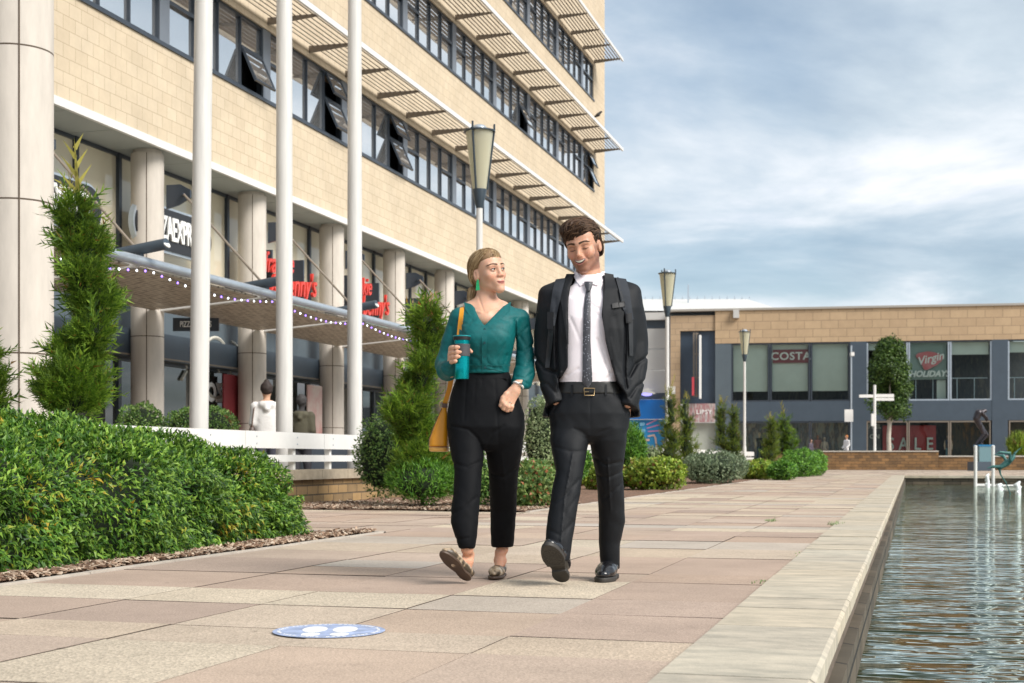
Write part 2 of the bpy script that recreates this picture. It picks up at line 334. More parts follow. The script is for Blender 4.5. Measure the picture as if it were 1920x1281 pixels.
def slabs(name, xcols, y0, y1, seed, lens, hgap=.0028):
    rs = random.Random(seed); V = []; Fc = []; C = []
    rows = []; y = y0
    while y < y1: l = rs.choice(lens); rows.append((y, min(y+l, y1))); y += l
    rowk = []
    for i in range(len(rows)):
        r = rs.random(); rowk.append('p' if r < .36 else 'q' if r < .60 else 'a' if r < .84 else 'b' if r < .96 else 'g')
    for ci in range(len(xcols)-1):
        xa, xb = xcols[ci], xcols[ci+1]; off = rs.choice((0, 0, .0, .15)); i = 0
        while i < len(rows):
            j = i + (2 if rs.random() < .07 else 1); j = min(j, len(rows))
            ya, yb = rows[i][0], rows[j-1][1]; k = rowk[i] if rs.random() < .74 else rs.choice('pqabqbpqag')
            col, a = SLAB[k]; f = 1 + rs.uniform(-.07, .06); tn = rs.uniform(-.015, .015); dz = rs.uniform(-.0025, .0025); tl = rs.uniform(-.0015, .0015)
            n = len(V); g = hgap*rs.uniform(.5, 1.6)
            V += [(xa+g, ya+g, dz), (xb-g, ya+g, dz+tl), (xb-g, yb-g, dz+tl), (xa+g, yb-g, dz), (xa+g, ya+g, -.03), (xb-g, ya+g, -.03), (xb-g, yb-g, -.03), (xa+g, yb-g, -.03)]
            fs = [(n,n+1,n+2,n+3),(n+4,n+5,n+1,n),(n+5,n+6,n+2,n+1),(n+6,n+7,n+3,n+2),(n+7,n+4,n,n+3)]
            Fc += fs; C += [(col[0]*f+tn*.5, col[1]*f, col[2]*f-tn*.5, a)] * 4 + [(.115,.09,.07, 0)] * 16
            i = j
    me = mesh_np(name, V, Fc); at = me.color_attributes.new('slab', 'FLOAT_COLOR', 'CORNER'); at.data.foreach_set('color', np.array(C, np.float32).ravel())
    return me
m_pav = paving_mat()
m_ground = mat('ground_earth', (.13,.10,.075), .95, var=.3, vs=4, bump=.4, bs=60)
g = MB()
for (a, b, c, d_) in ((-150,-.27,-60,260), (28,200,-60,260), (-.27,28,52.3,260), (-.27,28,-60,-8)):   # the ground leaves the pool basin open
    g.box(a, b, c, d_, -1.4, -.028)
obj('ground', g, m_ground, kind='structure')
xs = [-.70 - .665*i for i in range(0, 12)][::-1]                         # towards the office
near = [x for x in xs if x > -4.36]
near[0] = -4.28
link('paving', slabs('paving', near, -3, 52.3, 3, (.45,.52,.6,.75,.88)), m_pav, kind='structure')
xw = [-7.78 + .58*i for i in range(7)]; xw[-1] = -4.292
link('paving_gap', slabs('paving_gap', xw, 11.02, 15.6, 5, (.45,.45,.6,.9)), m_pav, kind='structure')
link('plaza_paving', slabs('plaza_paving', [-27.5+.8*i for i in range(80)], 52.33, 79, 9, (.45,.6,.9)), m_pav, kind='structure')
link('terrace_paving', slabs('terrace_paving', [-13.6+.7*i for i in range(9)], 6, 52.3, 19, (.6,.9)), m_pav, kind='structure')
m_kerb = mat('kerb_stone', (.45,.40,.34), .85, var=.15, vs=6, bump=.2, bs=90)
k = MB()
def kerb_line(k, x, ya, yb):
    y = ya
    while y < yb: k.box(x-.05, x, y, min(y+.9, yb)-.006, -.04, .012 + rnd.uniform(-.002,.002)); y += .9
kerb_line(k, -4.284, 3.0, 11.0)
k.box(-7.7, -4.284, 10.95, 11.0, -.04, .012)
obj('kerb', k, m_kerb, kind='structure')
# pool: coping stones, ledge wall, water, basin
def coping_mat():
    m = mat('coping_stone', (.50,.43,.32), .8, bump=.15, bs=70); t = m.node_tree; p = t.nodes['Principled BSDF']
    gi = t.nodes.new('ShaderNodeNewGeometry'); tc = t.nodes.new('ShaderNodeTexCoord')
    r = t.nodes.new('ShaderNodeValToRGB'); e = r.color_ramp.elements; e[0].color = (.43,.39,.325,1); e[1].color = (.47,.435,.365,1); e.new(.5).color = (.49,.425,.33,1)
    t.links.new(gi.outputs['Random Per Island'], r.inputs[0])
    mp = t.nodes.new('ShaderNodeMapping'); mp.inputs['Scale'].default_value = (1.6,4,2); t.links.new(tc.outputs['Object'], mp.inputs[0])
    n = t.nodes.new('ShaderNodeTexNoise'); n.inputs['Scale'].default_value = 2.2; n.inputs['Detail'].default_value = 10; n.inputs['Roughness'].default_value = .72; t.links.new(mp.outputs[0], n.inputs[0])
    mr = t.nodes.new('ShaderNodeValToRGB'); mr.color_ramp.elements[0].position = .3; mr.color_ramp.elements[0].color = (.58,.59,.58,1); mr.color_ramp.elements[1].position = .62; mr.color_ramp.elements[1].color = (1.08,1.05,1.0,1); t.links.new(n.outputs['Fac'], mr.inputs[0])
    x = t.nodes.new('ShaderNodeMix'); x.data_type = 'RGBA'; x.blend_type = 'MULTIPLY'; x.inputs[0].default_value = 1; t.links.new(r.outputs[0], x.inputs[6]); t.links.new(mr.outputs[0], x.inputs[7]); t.links.new(x.outputs[2], p.inputs['Base Color'])
    return m
m_cop = coping_mat(); c = MB(); y = -3.0; rs = random.Random(4)
while y < 52:
    l = rs.choice((.42,.5,.58,.62)); e = rs.uniform(-.002,.002); h = rs.uniform(-.003,.003)
    x1 = -.255+e; g_ = .003
    pr = [(-.694, -.05), (x1-.004, -.05), (x1, -.044), (x1, h+.012), (x1-.014, h+.022), (-.688, h+.022), (-.694, h+.016)]
    T = TF((0, y, 0), (1,0,0), (0,0,1), (0,1,0)); c.prism(pr, g_, min(l, 52.2-y)-g_, T=T); y += l
obj('pool_coping', c, m_cop, kind='structure')
c = MB(); x = -.24
while x < 27.6: c.box(x, x+.58, 51.9, 52.3, -.07, .018); x += .586
obj('pool_coping_far', c, m_cop, kind='structure')
m_ledge = brickmat('pool_wall_stone', ((.13,.105,.075),(.075,.065,.05)), (.03,.028,.025), .55, .19, .012, 'sz', bump=.9, wear=.4)
c = MB(); c.box(-.62,-.275,-8,51.96,-1.3,-.052); c.box(-.275,-.225,-8,51.96,-1.3,-.12); c.box(-.6,28,51.96,52.3,-1.3,-.072); c.box(27.6,28,-8,52,-1.3,-.0)
obj('pool_wall', c, m_ledge, kind='structure')
c = MB(); c.box(-.62,27.8,-8,52,-1.39,-1.2); obj('pool_floor', c, mat('pool_floor_silt', (.05,.06,.03), .9, var=.4, vs=1.5), kind='structure')
def water_mat():
    m = bpy.data.materials.new('pool_water'); m.use_nodes = True; t = m.node_tree; t.nodes.clear(); o = t.nodes.new('ShaderNodeOutputMaterial')
    df = t.nodes.new('ShaderNodeBsdfDiffuse'); gl = t.nodes.new('ShaderNodeBsdfGlossy'); gl.inputs['Roughness'].default_value = .03; gl.inputs[0].default_value = (.80,.87,.81,1); fr = t.nodes.new('ShaderNodeFresnel'); fr.inputs[0].default_value = 1.36
    tc = t.nodes.new('ShaderNodeTexCoord')
    def nz(sx, sy, s, d, dist=0.0, rot=TH):
        mp = t.nodes.new('ShaderNodeMapping'); mp.inputs['Rotation'].default_value = (0,0,-rot); mp.inputs['Scale'].default_value = (sx,sy,1); t.links.new(tc.outputs['Object'], mp.inputs[0])
        n = t.nodes.new('ShaderNodeTexNoise'); n.inputs['Scale'].default_value = s; n.inputs['Detail'].default_value = d; n.inputs['Distortion'].default_value = dist; t.links.new(mp.outputs[0], n.inputs[0]); return n.outputs['Fac']
    a = nz(.42,1.25,2.6,1,.6); b = nz(.8,1.8,6.5,1,.4,.5); z = nz(.5,.5,.5,2)
    mm = t.nodes.new('ShaderNodeMath'); mm.operation = 'MULTIPLY_ADD'; mm.inputs[1].default_value = .22; t.links.new(b, mm.inputs[0]); t.links.new(a, mm.inputs[2])
    bp = t.nodes.new('ShaderNodeBump'); bp.inputs['Strength'].default_value = 1.0; bp.inputs['Distance'].default_value = .15; sy = t.nodes.new('ShaderNodeSeparateXYZ'); t.links.new(tc.outputs['Object'], sy.inputs[0]); wp = t.nodes.new('ShaderNodeMapRange'); wp.inputs[1].default_value = 9; wp.inputs[2].default_value = 17; wp.inputs[3].default_value = 1.0; wp.inputs[4].default_value = .22; t.links.new(sy.outputs[1], wp.inputs[0]); t.links.new(wp.outputs[0], bp.inputs['Strength']); t.links.new(mm.outputs[0], bp.inputs['Height'])
    for n_ in (df, gl, fr): t.links.new(bp.outputs[0], n_.inputs['Normal'])
    r = t.nodes.new('ShaderNodeValToRGB'); r.color_ramp.elements[0].color = (.012,.018,.006,1); r.color_ramp.elements[1].color = (.030,.036,.012,1); t.links.new(z, r.inputs[0]); t.links.new(r.outputs[0], df.inputs[0])
    mr = t.nodes.new('ShaderNodeMapRange'); mr.inputs[1].default_value = .06; mr.inputs[2].default_value = .30; mr.inputs[3].default_value = .02; mr.inputs[4].default_value = .92; t.links.new(fr.outputs[0], mr.inputs[0])
    mx = t.nodes.new('ShaderNodeMixShader'); t.links.new(mr.outputs[0], mx.inputs[0]); t.links.new(df.outputs[0], mx.inputs[1]); t.links.new(gl.outputs[0], mx.inputs[2]); t.links.new(mx.outputs[0], o.inputs[0]); return m
c = MB(); c.add([(-.3,-8,-.3),(27.7,-8,-.3),(27.7,51.98,-.3),(-.3,51.98,-.3)], [(0,1,2,3)]); obj('water', c, water_mat(), kind='structure')

# ------------------------------------------------------------------ office building
FX = -12.7; PY = [21.9 + 4.05*k for k in range(-4, 9)]; YE = 58.4; WE = 56.3; Y0 = 5.6
bld = thing('office_building', 'long cream stone office block with three rows of dark windows over a round column arcade', 'building', (FX, 30, 0))
SILL = (7.95, 11.75, 15.5); TOP = (9.42, 13.22, 16.97); SH = (9.62, 13.42, 17.15); HT = 21.6
def wallband(z0, z1, ya=Y0, yb=YE, x0=FX-.45):
    b = MB(); b.box(x0, FX, ya, yb, z0, z1); return obj('wall', b, m_stone, bld)
wallband(6.12+.1, SILL[0]); wallband(TOP[0], SILL[1]); wallband(TOP[1], SILL[2]); wallband(TOP[2], HT)
for i in range(3): wallband(SILL[i]+.003, TOP[i]-.003, WE, YE)
b = MB(); b.box(-34, FX-.453, Y0, YE-.003, 6.25, HT-.3); b.box(-34, -13.95, Y0, YE-.5, 0, 6.1); obj('core', b, m_dark, bld)
b = MB(); b.box(-34, FX-.46, YE-.4, YE, 0, HT); obj('end_wall', b, m_stone_x, bld)
b = MB(); b.box(-34, FX+.15, Y0, YE+.15, HT, HT+.25); obj('roof', b, m_white, bld)
b = MB(); b.box(FX-.02, FX+.05, Y0, YE+.05, 6.08, 6.215); obj('fascia', b, m_white, bld)
b = MB(); y = Y0
while y < YE:
    b.box(-13.9, FX-.025, y+.01, min(y+1.35, YE)-.01, 6.13, 6.2); y += 1.35
b.box(-13.95, FX-.03, Y0, YE, 6.15, 6.21); obj('soffit', b, m_soffit, bld)
for i in range(3):
    b = MB(); b.box(FX-.1, FX+.035, Y0, WE+.03, SILL[i]-.05, SILL[i]+.02); obj('sill', b, m_frame, bld)
opened = {(0,0):(0,1), (0,1):(1,1), (0,2):(1,1), (1,8):(1,1), (1,9):(1,1), (2,3):(0,1), (1,5):(0,1)}
def window(fl, k, ya, yb, nb):
    z0, z1 = SILL[fl]+.02, TOP[fl]; X = FX-.10; f = MB(); gl = MB(); t = .032
    n = nb; wd = (yb-ya)/n; op = opened.get((fl, k-4), (0,0))
    f.box(X-.06, X+.06, ya, yb, z1-.06, z1-.003); f.box(X-.06, X+.06, ya, yb, z0, z0+.05)
    for j in range(n+1):
        w_ = t*.5 if 0 < j < n else t
        f.box(X-.058, X+.058, ya+j*wd-w_, ya+j*wd+w_, z0+.05, z1-.06)
    zm = z0 + .62*(z1-z0)*.9
    fr = obj('window', f, m_frame, bld)
    for j in range(n):
        a, c_ = ya+j*wd+t*.6, ya+(j+1)*wd-t*.6; last = j == n-1
        if j == 0 or last:
            s = MB(); s.box(X-.05, X+.07, a, c_, zm-.035, zm+.035); obj('transom', s, m_frame, fr)
            for (q0, q1, o_) in ((z0+.06, zm-.04, op[1] and last), (zm+.04, z1-.07, op[0] and last)):
                if o_:
                    s = MB(); h = q1-q0; T = Matrix.Translation((X+.07, 0, q1)) @ Matrix.Rotation(-R(24), 4, 'Y')
                    for (u0,u1,v0,v1) in ((a,a+.05,-h,0),(c_-.05,c_,-h,0),(a+.05,c_-.05,-h,-h+.05),(a+.05,c_-.05,-.05,0)): s.box(-.02,.025,u0,u1,v0,v1,T=T)
                    so = obj('sash', s, m_frame, fr); s = MB(); s.box(-.005,.008,a+.05,c_-.05,-h+.05,-.05,T=T); obj('pane', s, m_glass, so)
                else: gl.box(X-.01, X+.002, a, c_, q0, q1)
        else: gl.box(X-.01, X+.002, a, c_, z0+.05, z1-.06)
    obj('pane', gl, m_glass, fr)
for fl in range(3):
    for k_ in range(len(PY)):
        ya = PY[k_]+.17; yb = (PY[k_+1]-.17) if k_+1 < len(PY) else WE-.02
        window(fl, k_, ya, yb, 4 if k_+1 < len(PY) else 2)
        p_ = MB(); p_.box(FX-.16, FX-.02, PY[k_]-.168, PY[k_]+.168, SILL[fl]+.022, TOP[fl]-.004); obj('pier', p_, m_pier, bld)
    # sunshade
    f = MB(); z = SH[fl]; XO = -11.55
    f.box(XO-.03, XO+.03, 8, WE+.35, z-.02, z+.10); so = obj('sunshade', f, m_white, bld)
    s = MB()
    for j in range(8):
        x = XO-.14-.128*j; T = Matrix.Translation((x, 0, z+.035)) @ Matrix.Rotation(R(28), 4, 'Y'); s.box(-.036,.036,8,WE+.3,-.006,.006,T=T)
    obj('slat', s, m_slat, so)
    y = PY[0]
    while y < WE+.5:
        if y > 9:
            s = MB(); yy = min(y, WE+.27)
            T = TF((0, yy-.02, 0), (1,0,0), (0,0,1), (0,1,0)); s.prism([(FX+.003, z-.10), (FX+.003, z+.05), (XO-.032, z+.035), (XO-.032, z-.012), (FX+.25, z-.085)], 0, .04, T=T)
            obj('bracket', s, m_bracket, so)
        y += 2.025
# arcade columns
CY = [22.04 + 4.1*k for k in range(-3, 9)]
cj = (1.35, 2.8, 4.4)
for y in CY:
    c = MB(); r = .29
    c.lathe((-13.15, y, 0), [(r,0),(r,cj[0]-.008),(r-.006,cj[0]-.006),(r-.006,cj[0]+.006),(r,cj[0]+.008),(r,cj[1]-.008),(r-.006,cj[1]-.006),(r-.006,cj[1]+.006),(r,cj[1]+.008),(r,6.06),(r-.04,6.062),(r-.04,6.127)], 32)
    co = obj('column', c, m_col, bld); j = MB()
    a = R(-62); j.box(-.004,.004,-.007,.007,0.02,6.05, T=Matrix.Translation((-13.15+math.cos(a)*r, y+math.sin(a)*r, 0)) @ Matrix.Rotation(a,4,'Z'))
    for z in cj[:2]: j.lathe((-13.15, y, z-.007), [(r-.004,0),(r+.0015,.001),(r+.0015,.013),(r-.004,.014)], 32)
    obj('joint', j, m_joint, co)
# arcade glazing: mullions, glass, door head band
GX = -13.75
m_cream = mat('cream_roller_blind', (.60,.55,.42), .8, var=.04, vs=1)
def thin_glass(name, tint, refl=.12, ior=1.7):
    m = bpy.data.materials.new(name); m.use_nodes = True; t = m.node_tree; t.nodes.clear()
    o = t.nodes.new('ShaderNodeOutputMaterial'); tr = t.nodes.new('ShaderNodeBsdfTransparent'); tr.inputs[0].default_value = (*tint, 1); gl = t.nodes.new('ShaderNodeBsdfGlossy'); gl.inputs['Roughness'].default_value = .02
    fr = t.nodes.new('ShaderNodeFresnel'); fr.inputs[0].default_value = ior; a = t.nodes.new('ShaderNodeMath'); a.operation = 'ADD'; a.inputs[1].default_value = refl; a.use_clamp = True; t.links.new(fr.outputs[0], a.inputs[0])
    mx = t.nodes.new('ShaderNodeMixShader'); t.links.new(a.outputs[0], mx.inputs[0]); t.links.new(tr.outputs[0], mx.inputs[1]); t.links.new(gl.outputs[0], mx.inputs[2]); t.links.new(mx.outputs[0], o.inputs[0]); return m
m_thin = thin_glass('clear_glass', (.75,.82,.80))
m_warmglass = glassmat('upper_glass_cream_reflection', (.60,.55,.43), 1.6)  # cream base colour stands in for the bright reflection in these panes
yy = [Y0]
for y in CY:
    yy += [y-1.36, y-.02, y+1.36]
yy = sorted(v for v in yy if Y0 <= v < YE-.3) + [YE-.2]
for a, b_ in zip(yy[:-1], yy[1:]):
    f = MB(); f.box(GX-.06, GX+.07, a-.045, a+.045, 3.42, 6.125); f.box(GX-.05, GX+.05, a+.045, b_-.045, 6.06, 6.125)
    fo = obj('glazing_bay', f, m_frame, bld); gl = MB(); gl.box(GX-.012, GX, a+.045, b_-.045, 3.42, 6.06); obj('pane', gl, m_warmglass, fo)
    f = MB(); f.box(GX-.06, GX+.06, a-.05, a+.05, 0, 2.45); f.box(GX-.05, GX+.055, a+.05, b_-.05, 2.40, 2.45); f.box(GX-.05, GX+.055, a+.05, b_-.05, 0, .12)
    fo = obj('shopfront', f, m_frame, bld); gl = MB(); gl.box(GX-.012, GX, a+.05, b_-.05, .12, 2.40); obj('pane', gl, m_glass_g, fo)
b = MB(); b.box(GX-.05, GX+.35, Y0, YE-.2, 2.455, 2.95); obj('door_head', b, m_slate, bld)
b = MB(); b.box(GX-.05, GX+.04, Y0, YE-.2, 2.955, 3.415); obj('transom_band', b, m_slate2, bld)
b = MB(); b.box(GX+.356, GX+.37, Y0, YE-.2, 2.47, 2.50); obj('door_trim', b, m_slat, bld)
# entrance canopy: mesh panels on beams, tube edge, tie rods, up-lights
cz = lambda x: 3.30 + (x+13.1)*(.17/2.33)
cpy = obj('canopy', (lambda q: (q.tube([(-10.77, 8, 3.5), (-10.77, 47, 3.5)], .075, 12), q)[1])(MB()), m_steel, bld)
for k_, y in enumerate(CY):
    if y > 46 or y+4.1 > 47.5: continue
    p_ = MB(); T = TF((0,0,0),(1,0,0),(0,1,0),(0,0,1))
    a, b_ = y+.16, y+4.1-.16
    p_.add([(-12.95,a,3.26),(-10.9,a,3.42),(-10.9,b_,3.42),(-12.95,b_,3.26),(-12.95,a,3.29),(-10.9,a,3.45),(-10.9,b_,3.45),(-12.95,b_,3.29)], [(0,3,2,1),(4,5,6,7),(0,1,5,4),(1,2,6,5),(2,3,7,6),(3,0,4,7)])
    obj('mesh_panel', p_, m_mesh, cpy)
for y in CY:
    if not 8 < y < 47: continue
    p_ = MB(); p_.add([(-13.0,y-.05,3.24),(-10.86,y-.05,3.42),(-10.86,y+.05,3.42),(-13.0,y+.05,3.24),(-13.0,y-.05,3.40),(-10.86,y-.05,3.50),(-10.86,y+.05,3.50),(-13.0,y+.05,3.40)], [(0,3,2,1),(4,5,6,7),(0,1,5,4),(1,2,6,5),(2,3,7,6),(3,0,4,7)])
    obj('beam', p_, m_white, cpy)
    p_ = MB(); p_.tube([(-12.45, y+.05, 5.33), (-10.82, y, 3.62)], .022, 8); obj('tie_rod', p_, m_slat, cpy)
    p_ = MB(); T = TF((0, y+.22, 0), (1,0,0), (0,0,1), (0,1,0)); p_.prism([(-12.9,5.12),(-12.9,5.55),(-12.62,5.55),(-12.42,5.44),(-12.42,5.30),(-12.66,5.18)], 0, .05, T=T)
    p_.tube([(-12.55,y+.14,5.36),(-12.55,y+.34,5.36)], .03, 8, 0); obj('rod_bracket', p_, m_frame, cpy)
    p_ = MB(); p_.tube([(-11.5, y+.05, 3.60), (-10.38, y-.02, 3.74)], .085, 12); p_.tube([(-10.8,y,3.5),(-10.8,y,3.66)], .035, 8); obj('uplight', p_, m_slate, cpy)
    p_ = MB(); p_.tube([(-10.385, y-.02, 3.735), (-10.375, y-.021, 3.742)], .07, 12); obj('lens', p_, m_white, cpy)
# string of small bulbs along the canopy edge
sl = thing('string_lights', 'string of small white and violet bulbs swagged along the canopy edge', 'fairy lights', (-10.7, 20, 3.3))
m_bw = emat('bulb_white', (.9,.95,1.0), 1.6); m_bv = emat('bulb_violet', (.28,.16,.95), 1.8); m_wire = mat('black_wire', (.02,.02,.02), .6)
wp = []; nb_ = 0
y = 13.9
while y < 30.3:
    ph = ((y-17.94) % 4.1)/4.1; z = 3.36 - .13*math.sin(math.pi*ph)
    wp.append((-10.66, y, z+.02))
    b = MB(); b.lathe((-10.66, y, z-.022), [(.003,0),(.013,.006),(.016,.015),(.010,.026),(.005,.034)], 8)
    o = obj('bulb', b, m_bv if nb_ % 2 else m_bw, sl); nb_ += 1
    y += .23
b = MB(); b.tube(wp, .004, 5); obj('wire', b, m_wire, sl)
# tall foreground column
NC = W(33, 860, 14.12); r = .352
col = thing('column', 'tall pale jointed column cut off by the left edge behind the hedge', 'column', (NC.x, NC.y, 0))
c = MB(); pr = [(r,0)]
zj = [1.68+1.535*i for i in range(-1, 8)]
for z in zj: pr += [(r,z-.009),(r-.008,z-.006),(r-.008,z+.006),(r,z+.009)]
pr += [(r,12.6)]
c.lathe((NC.x, NC.y, 0), pr, 48); obj('shaft', c, m_col, col); j = MB()
for z in zj: j.lathe((NC.x, NC.y, z-.008), [(r-.006,0),(r+.001,.001),(r+.001,.015),(r-.006,.016)], 48)
a = R(-52); 
for s_ in (1,): j.box(-.006,.006,-.008,.008,0.02,12.5, T=Matrix.Translation((NC.x+math.cos(a)*r, NC.y+math.sin(a)*r, 0)) @ Matrix.Rotation(a,4,'Z'))
obj('joint', j, m_joint, col)
# flagpoles
for i, (px, nm) in enumerate(((371,'white flagpole nearest the round column, rising straight from behind the hedge'), (533,'middle one of three white flagpoles, its foot behind the white fence'), (665,'white flagpole farthest from the hedge, beside the spiral shrubs'))):
    Yp, d = onX(px, -8.5); fp = thing('flagpole', nm, 'flagpole', (-8.5, Yp, 0), 'three white flagpoles in a row')
    p_ = MB(); p_.lathe((-8.5, Yp, 0), [(.118,0),(.116,4),(.108,7.5),(.09,11)], 32); po = obj('pole', p_, m_pole, fp)
    p_ = MB(); p_.lathe((-8.5, Yp, 0), [(.2,0),(.2,.03),(.13,.04),(.13,.10)], 24); obj('base_plate', p_, m_steel, fp)
    p_ = MB(); p_.lathe((-8.5, Yp, 11), [(.09,0),(.1,.02),(.1,.05),(.05,.1),(.01,.14)], 20); obj('finial', p_, m_pole, fp)
    if i == 0: fp.rotation_euler = (0, R(.75), 0)
# low stone wall with white fence
lw = thing('low_wall', 'low brown stone wall with pale coping under the white fence', 'wall', (-8.0, 30, 0))
b = MB(); b.box(-8.25, -7.9, 6, 74, -.03, .34); obj('stonework', b, m_tanwall, lw)
b = MB(); y = 6
while y < 74: b.box(-8.32, -7.83, y, y+.89, .343, .475); y += .9
obj('coping', b, mat('wall_coping', (.36,.30,.22), .85, var=.2, vs=6, bump=.2), lw)
fn = thing('fence', 'white board fence along the top of the low stone wall', 'fence', (-7.95, 30, .475))
b = MB(); y = 6
bolts = MB()
while y < 73:
    b.box(-7.975,-7.935,y,y+2.39,.76,.975); b.box(-7.972,-7.938,y,y+2.39,.585,.675); y += 2.4
obj('rail', b, m_white, fn)
y = 6.3; n_ = 0
while y < 73:
    p_ = MB(); p_.box(-8.055,-7.978,y-.035,y+.035,.477,.955); obj('post', p_, m_white, fn)
    for z in (.82,.91): bolts.tube([(-7.936,y,z),(-7.929,y,z)], .011, 8)
    y += 1.2
obj('bolt', bolts, m_steel, fn)
# street lamps
m_lampglass = thin_glass('lamp_diffuser', (.97,.95,.84), .04, 1.45)
_t = m_lampglass.node_tree; _df = _t.nodes.new('ShaderNodeBsdfDiffuse'); _df.inputs[0].default_value = (.84,.81,.66,1); _tl = _t.nodes.new('ShaderNodeBsdfTranslucent'); _tl.inputs[0].default_value = (.95,.93,.80,1)
_m1 = _t.nodes.new('ShaderNodeMixShader'); _t.links.new(_df.outputs[0], _m1.inputs[1]); _t.links.new(_tl.outputs[0], _m1.inputs[2]); _m2 = _t.nodes.new('ShaderNodeMixShader'); _m2.inputs[0].default_value = .50
_old = [n for n in _t.nodes if n.type == 'OUTPUT_MATERIAL'][0]; _src = _old.inputs[0].links[0].from_socket; _t.links.new(_src, _m2.inputs[1]); _t.links.new(_m1.outputs[0], _m2.inputs[2]); _t.links.new(_m2.outputs[0], _old.inputs[0])
m_lampdiff = mat('lamp_frosted', (.74,.70,.52), .25)
m_lampblack = mat('lamp_dark_metal', (.03,.045,.06), .35)
def lamp(label, x, y):
    t = thing('street_lamp', label, 'street lamp', (x, y, 0), 'tapered lantern street lamps along the planted bed')
    b = MB(); b.lathe((x,y,0), [(.075,0),(.075,1.1),(.062,1.15),(.057,1.2),(.052,4.75)], 20); obj('pole', b, m_pole, t)
    b = MB(); b.lathe((x,y,0), [(.055,4.72),(.062,4.75),(.12,5.02),(.118,5.03)], 20); obj('collar', b, m_lampblack, t)
    b = MB(); b.lathe((x,y,0), [(.115,5.032),(.225,5.965),(.222,5.968),(.11,5.04)], 28, cap=False); ob = obj('diffuser', b, m_lampdiff if False else m_lampglass, t)
    b = MB(); b.lathe((x,y,0), [(.02,5.03),(.03,5.5),(.03,5.55)], 12); b.lathe((x,y,5.56), [(.02,0),(.07,.01),(.07,.035),(.03,.04),(.075,.09),(.03,.10),(.08,.15),(.03,.16),(.085,.21),(.03,.22),(.09,.27),(.03,.28)], 20); obj('louvre', b, m_white, t)
    b = MB(); b.lathe((x,y,0), [(.23,5.965),(.262,5.968),(.262,5.988),(.20,5.995),(.10,6.03),(.02,6.04)], 32); obj('cap', b, m_lampblack, t)
    b = MB(); b.lathe((x,y,0), [(.13,6.0),(.125,6.04),(.08,6.08),(.01,6.09)], 20); obj('dome', b, m_steel, t)
    for a in (-100, 20, 140):
        a = R(a); ca, sa = math.cos(a), math.sin(a); b = MB()
        b.tube([(x+ca*.125,y+sa*.125,5.03),(x+ca*.243,y+sa*.243,6.0),(x+ca*.243,y+sa*.243,6.1)], .018, 6); obj('rib', b, m_lampblack, t)
lamp('tallest looking street lamp, its lantern in front of the cream office wall', -6.8, onX(899,-6.8)[0])
lamp('street lamp rising just right of the man, lantern against the open sky', -6.8, onX(1251,-6.8)[0])
lamp('smallest looking street lamp, in front of the shop row of slate and glass', -6.8, onX(1396,-6.8)[0])
# ------------------------------------------------------------------ far shopping centre
O2 = W(1540, 860, 84); E2 = W(1920, 860, 81.97); ud = (E2-O2); ud.z = 0; ud.normalize(); nd = Vector((ud.y, -ud.x, 0)); O2.z = 0
def FU(px, off=0.0):                    # photo column -> (distance along the far front, depth); off = metres towards the camera
    xr = (px-960)/F; rx, ry = xr*CT-ST, xr*ST+CT; o = O2 + nd*off
    det = rx*(-ud.y) - ry*(-ud.x); d = (o.x*(-ud.y) - o.y*(-ud.x))/det; u = (rx*o.y - ry*o.x)/det
    return u, d
T2 = TF(O2, ud, (-nd.x,-nd.y,0), (0,0,1))      # local x along the front, y into the building, z up
U = lambda px: FU(px)[0]
Z2 = lambda py, px=1600: zat(py, FU(px)[1])
m_far_tan = brickmat('sandstone_cladding', ((.50,.36,.225),(.45,.32,.20)), (.32,.23,.145), 1.0, .5, .02, 'xz', bump=.3)
m_far_tan2 = brickmat('sandstone_small_block', ((.47,.34,.22),(.42,.30,.19)), (.34,.25,.17), .8, .36, .02, 'xz', bump=.3)
m_greypanel = mat('pale_grey_panel', (.52,.51,.49), .5, var=.03, vs=1)
m_blue = mat('blue_fascia', (.005,.13,.42), .35, var=.05)
m_fglass = thin_glass('shop_window_glass', (.92,.96,.94), .0, 1.22)
m_blind = mat('pale_roller_blind', (.62,.66,.62), .8, var=.06, vs=1.2)
def clutter(name, cols, sc_=2.2):
    m = bpy.data.materials.new(name); m.use_nodes = True; t = m.node_tree; p = t.nodes['Principled BSDF']; p.inputs['Roughness'].default_value = .8
    tc = t.nodes.new('ShaderNodeTexCoord'); v = t.nodes.new('ShaderNodeTexNoise'); v.inputs['Scale'].default_value = sc_*.8; v.inputs['Detail'].default_value = 9; v.inputs['Roughness'].default_value = .7; mp = t.nodes.new('ShaderNodeMapping'); mp.inputs['Scale'].default_value = (2.2,1,.55); t.links.new(tc.outputs['Object'], mp.inputs[0]); t.links.new(mp.outputs[0], v.inputs[0])
    r = t.nodes.new('ShaderNodeValToRGB'); e = r.color_ramp.elements
    while len(e) < len(cols): e.new(.5)
    for i, c in enumerate(cols): e[i].position = .34 + .34*i/(len(cols)-1); e[i].color = (*c, 1)
    t.links.new(v.outputs['Fac'], r.inputs[0]); t.links.new(r.outputs[0], p.inputs['Base Color']); return m
m_blind2 = mat('grey_green_panel', (.26,.33,.31), .8)
m_int = clutter('shop_interior', [(.02,.025,.03),(.05,.055,.06),(.03,.035,.045),(.09,.085,.075),(.05,.06,.07)], 1.3)
mall = thing('shopping_centre', 'two storey sandstone and slate blue shopping centre closing the far side', 'building', (O2.x, O2.y, 0))
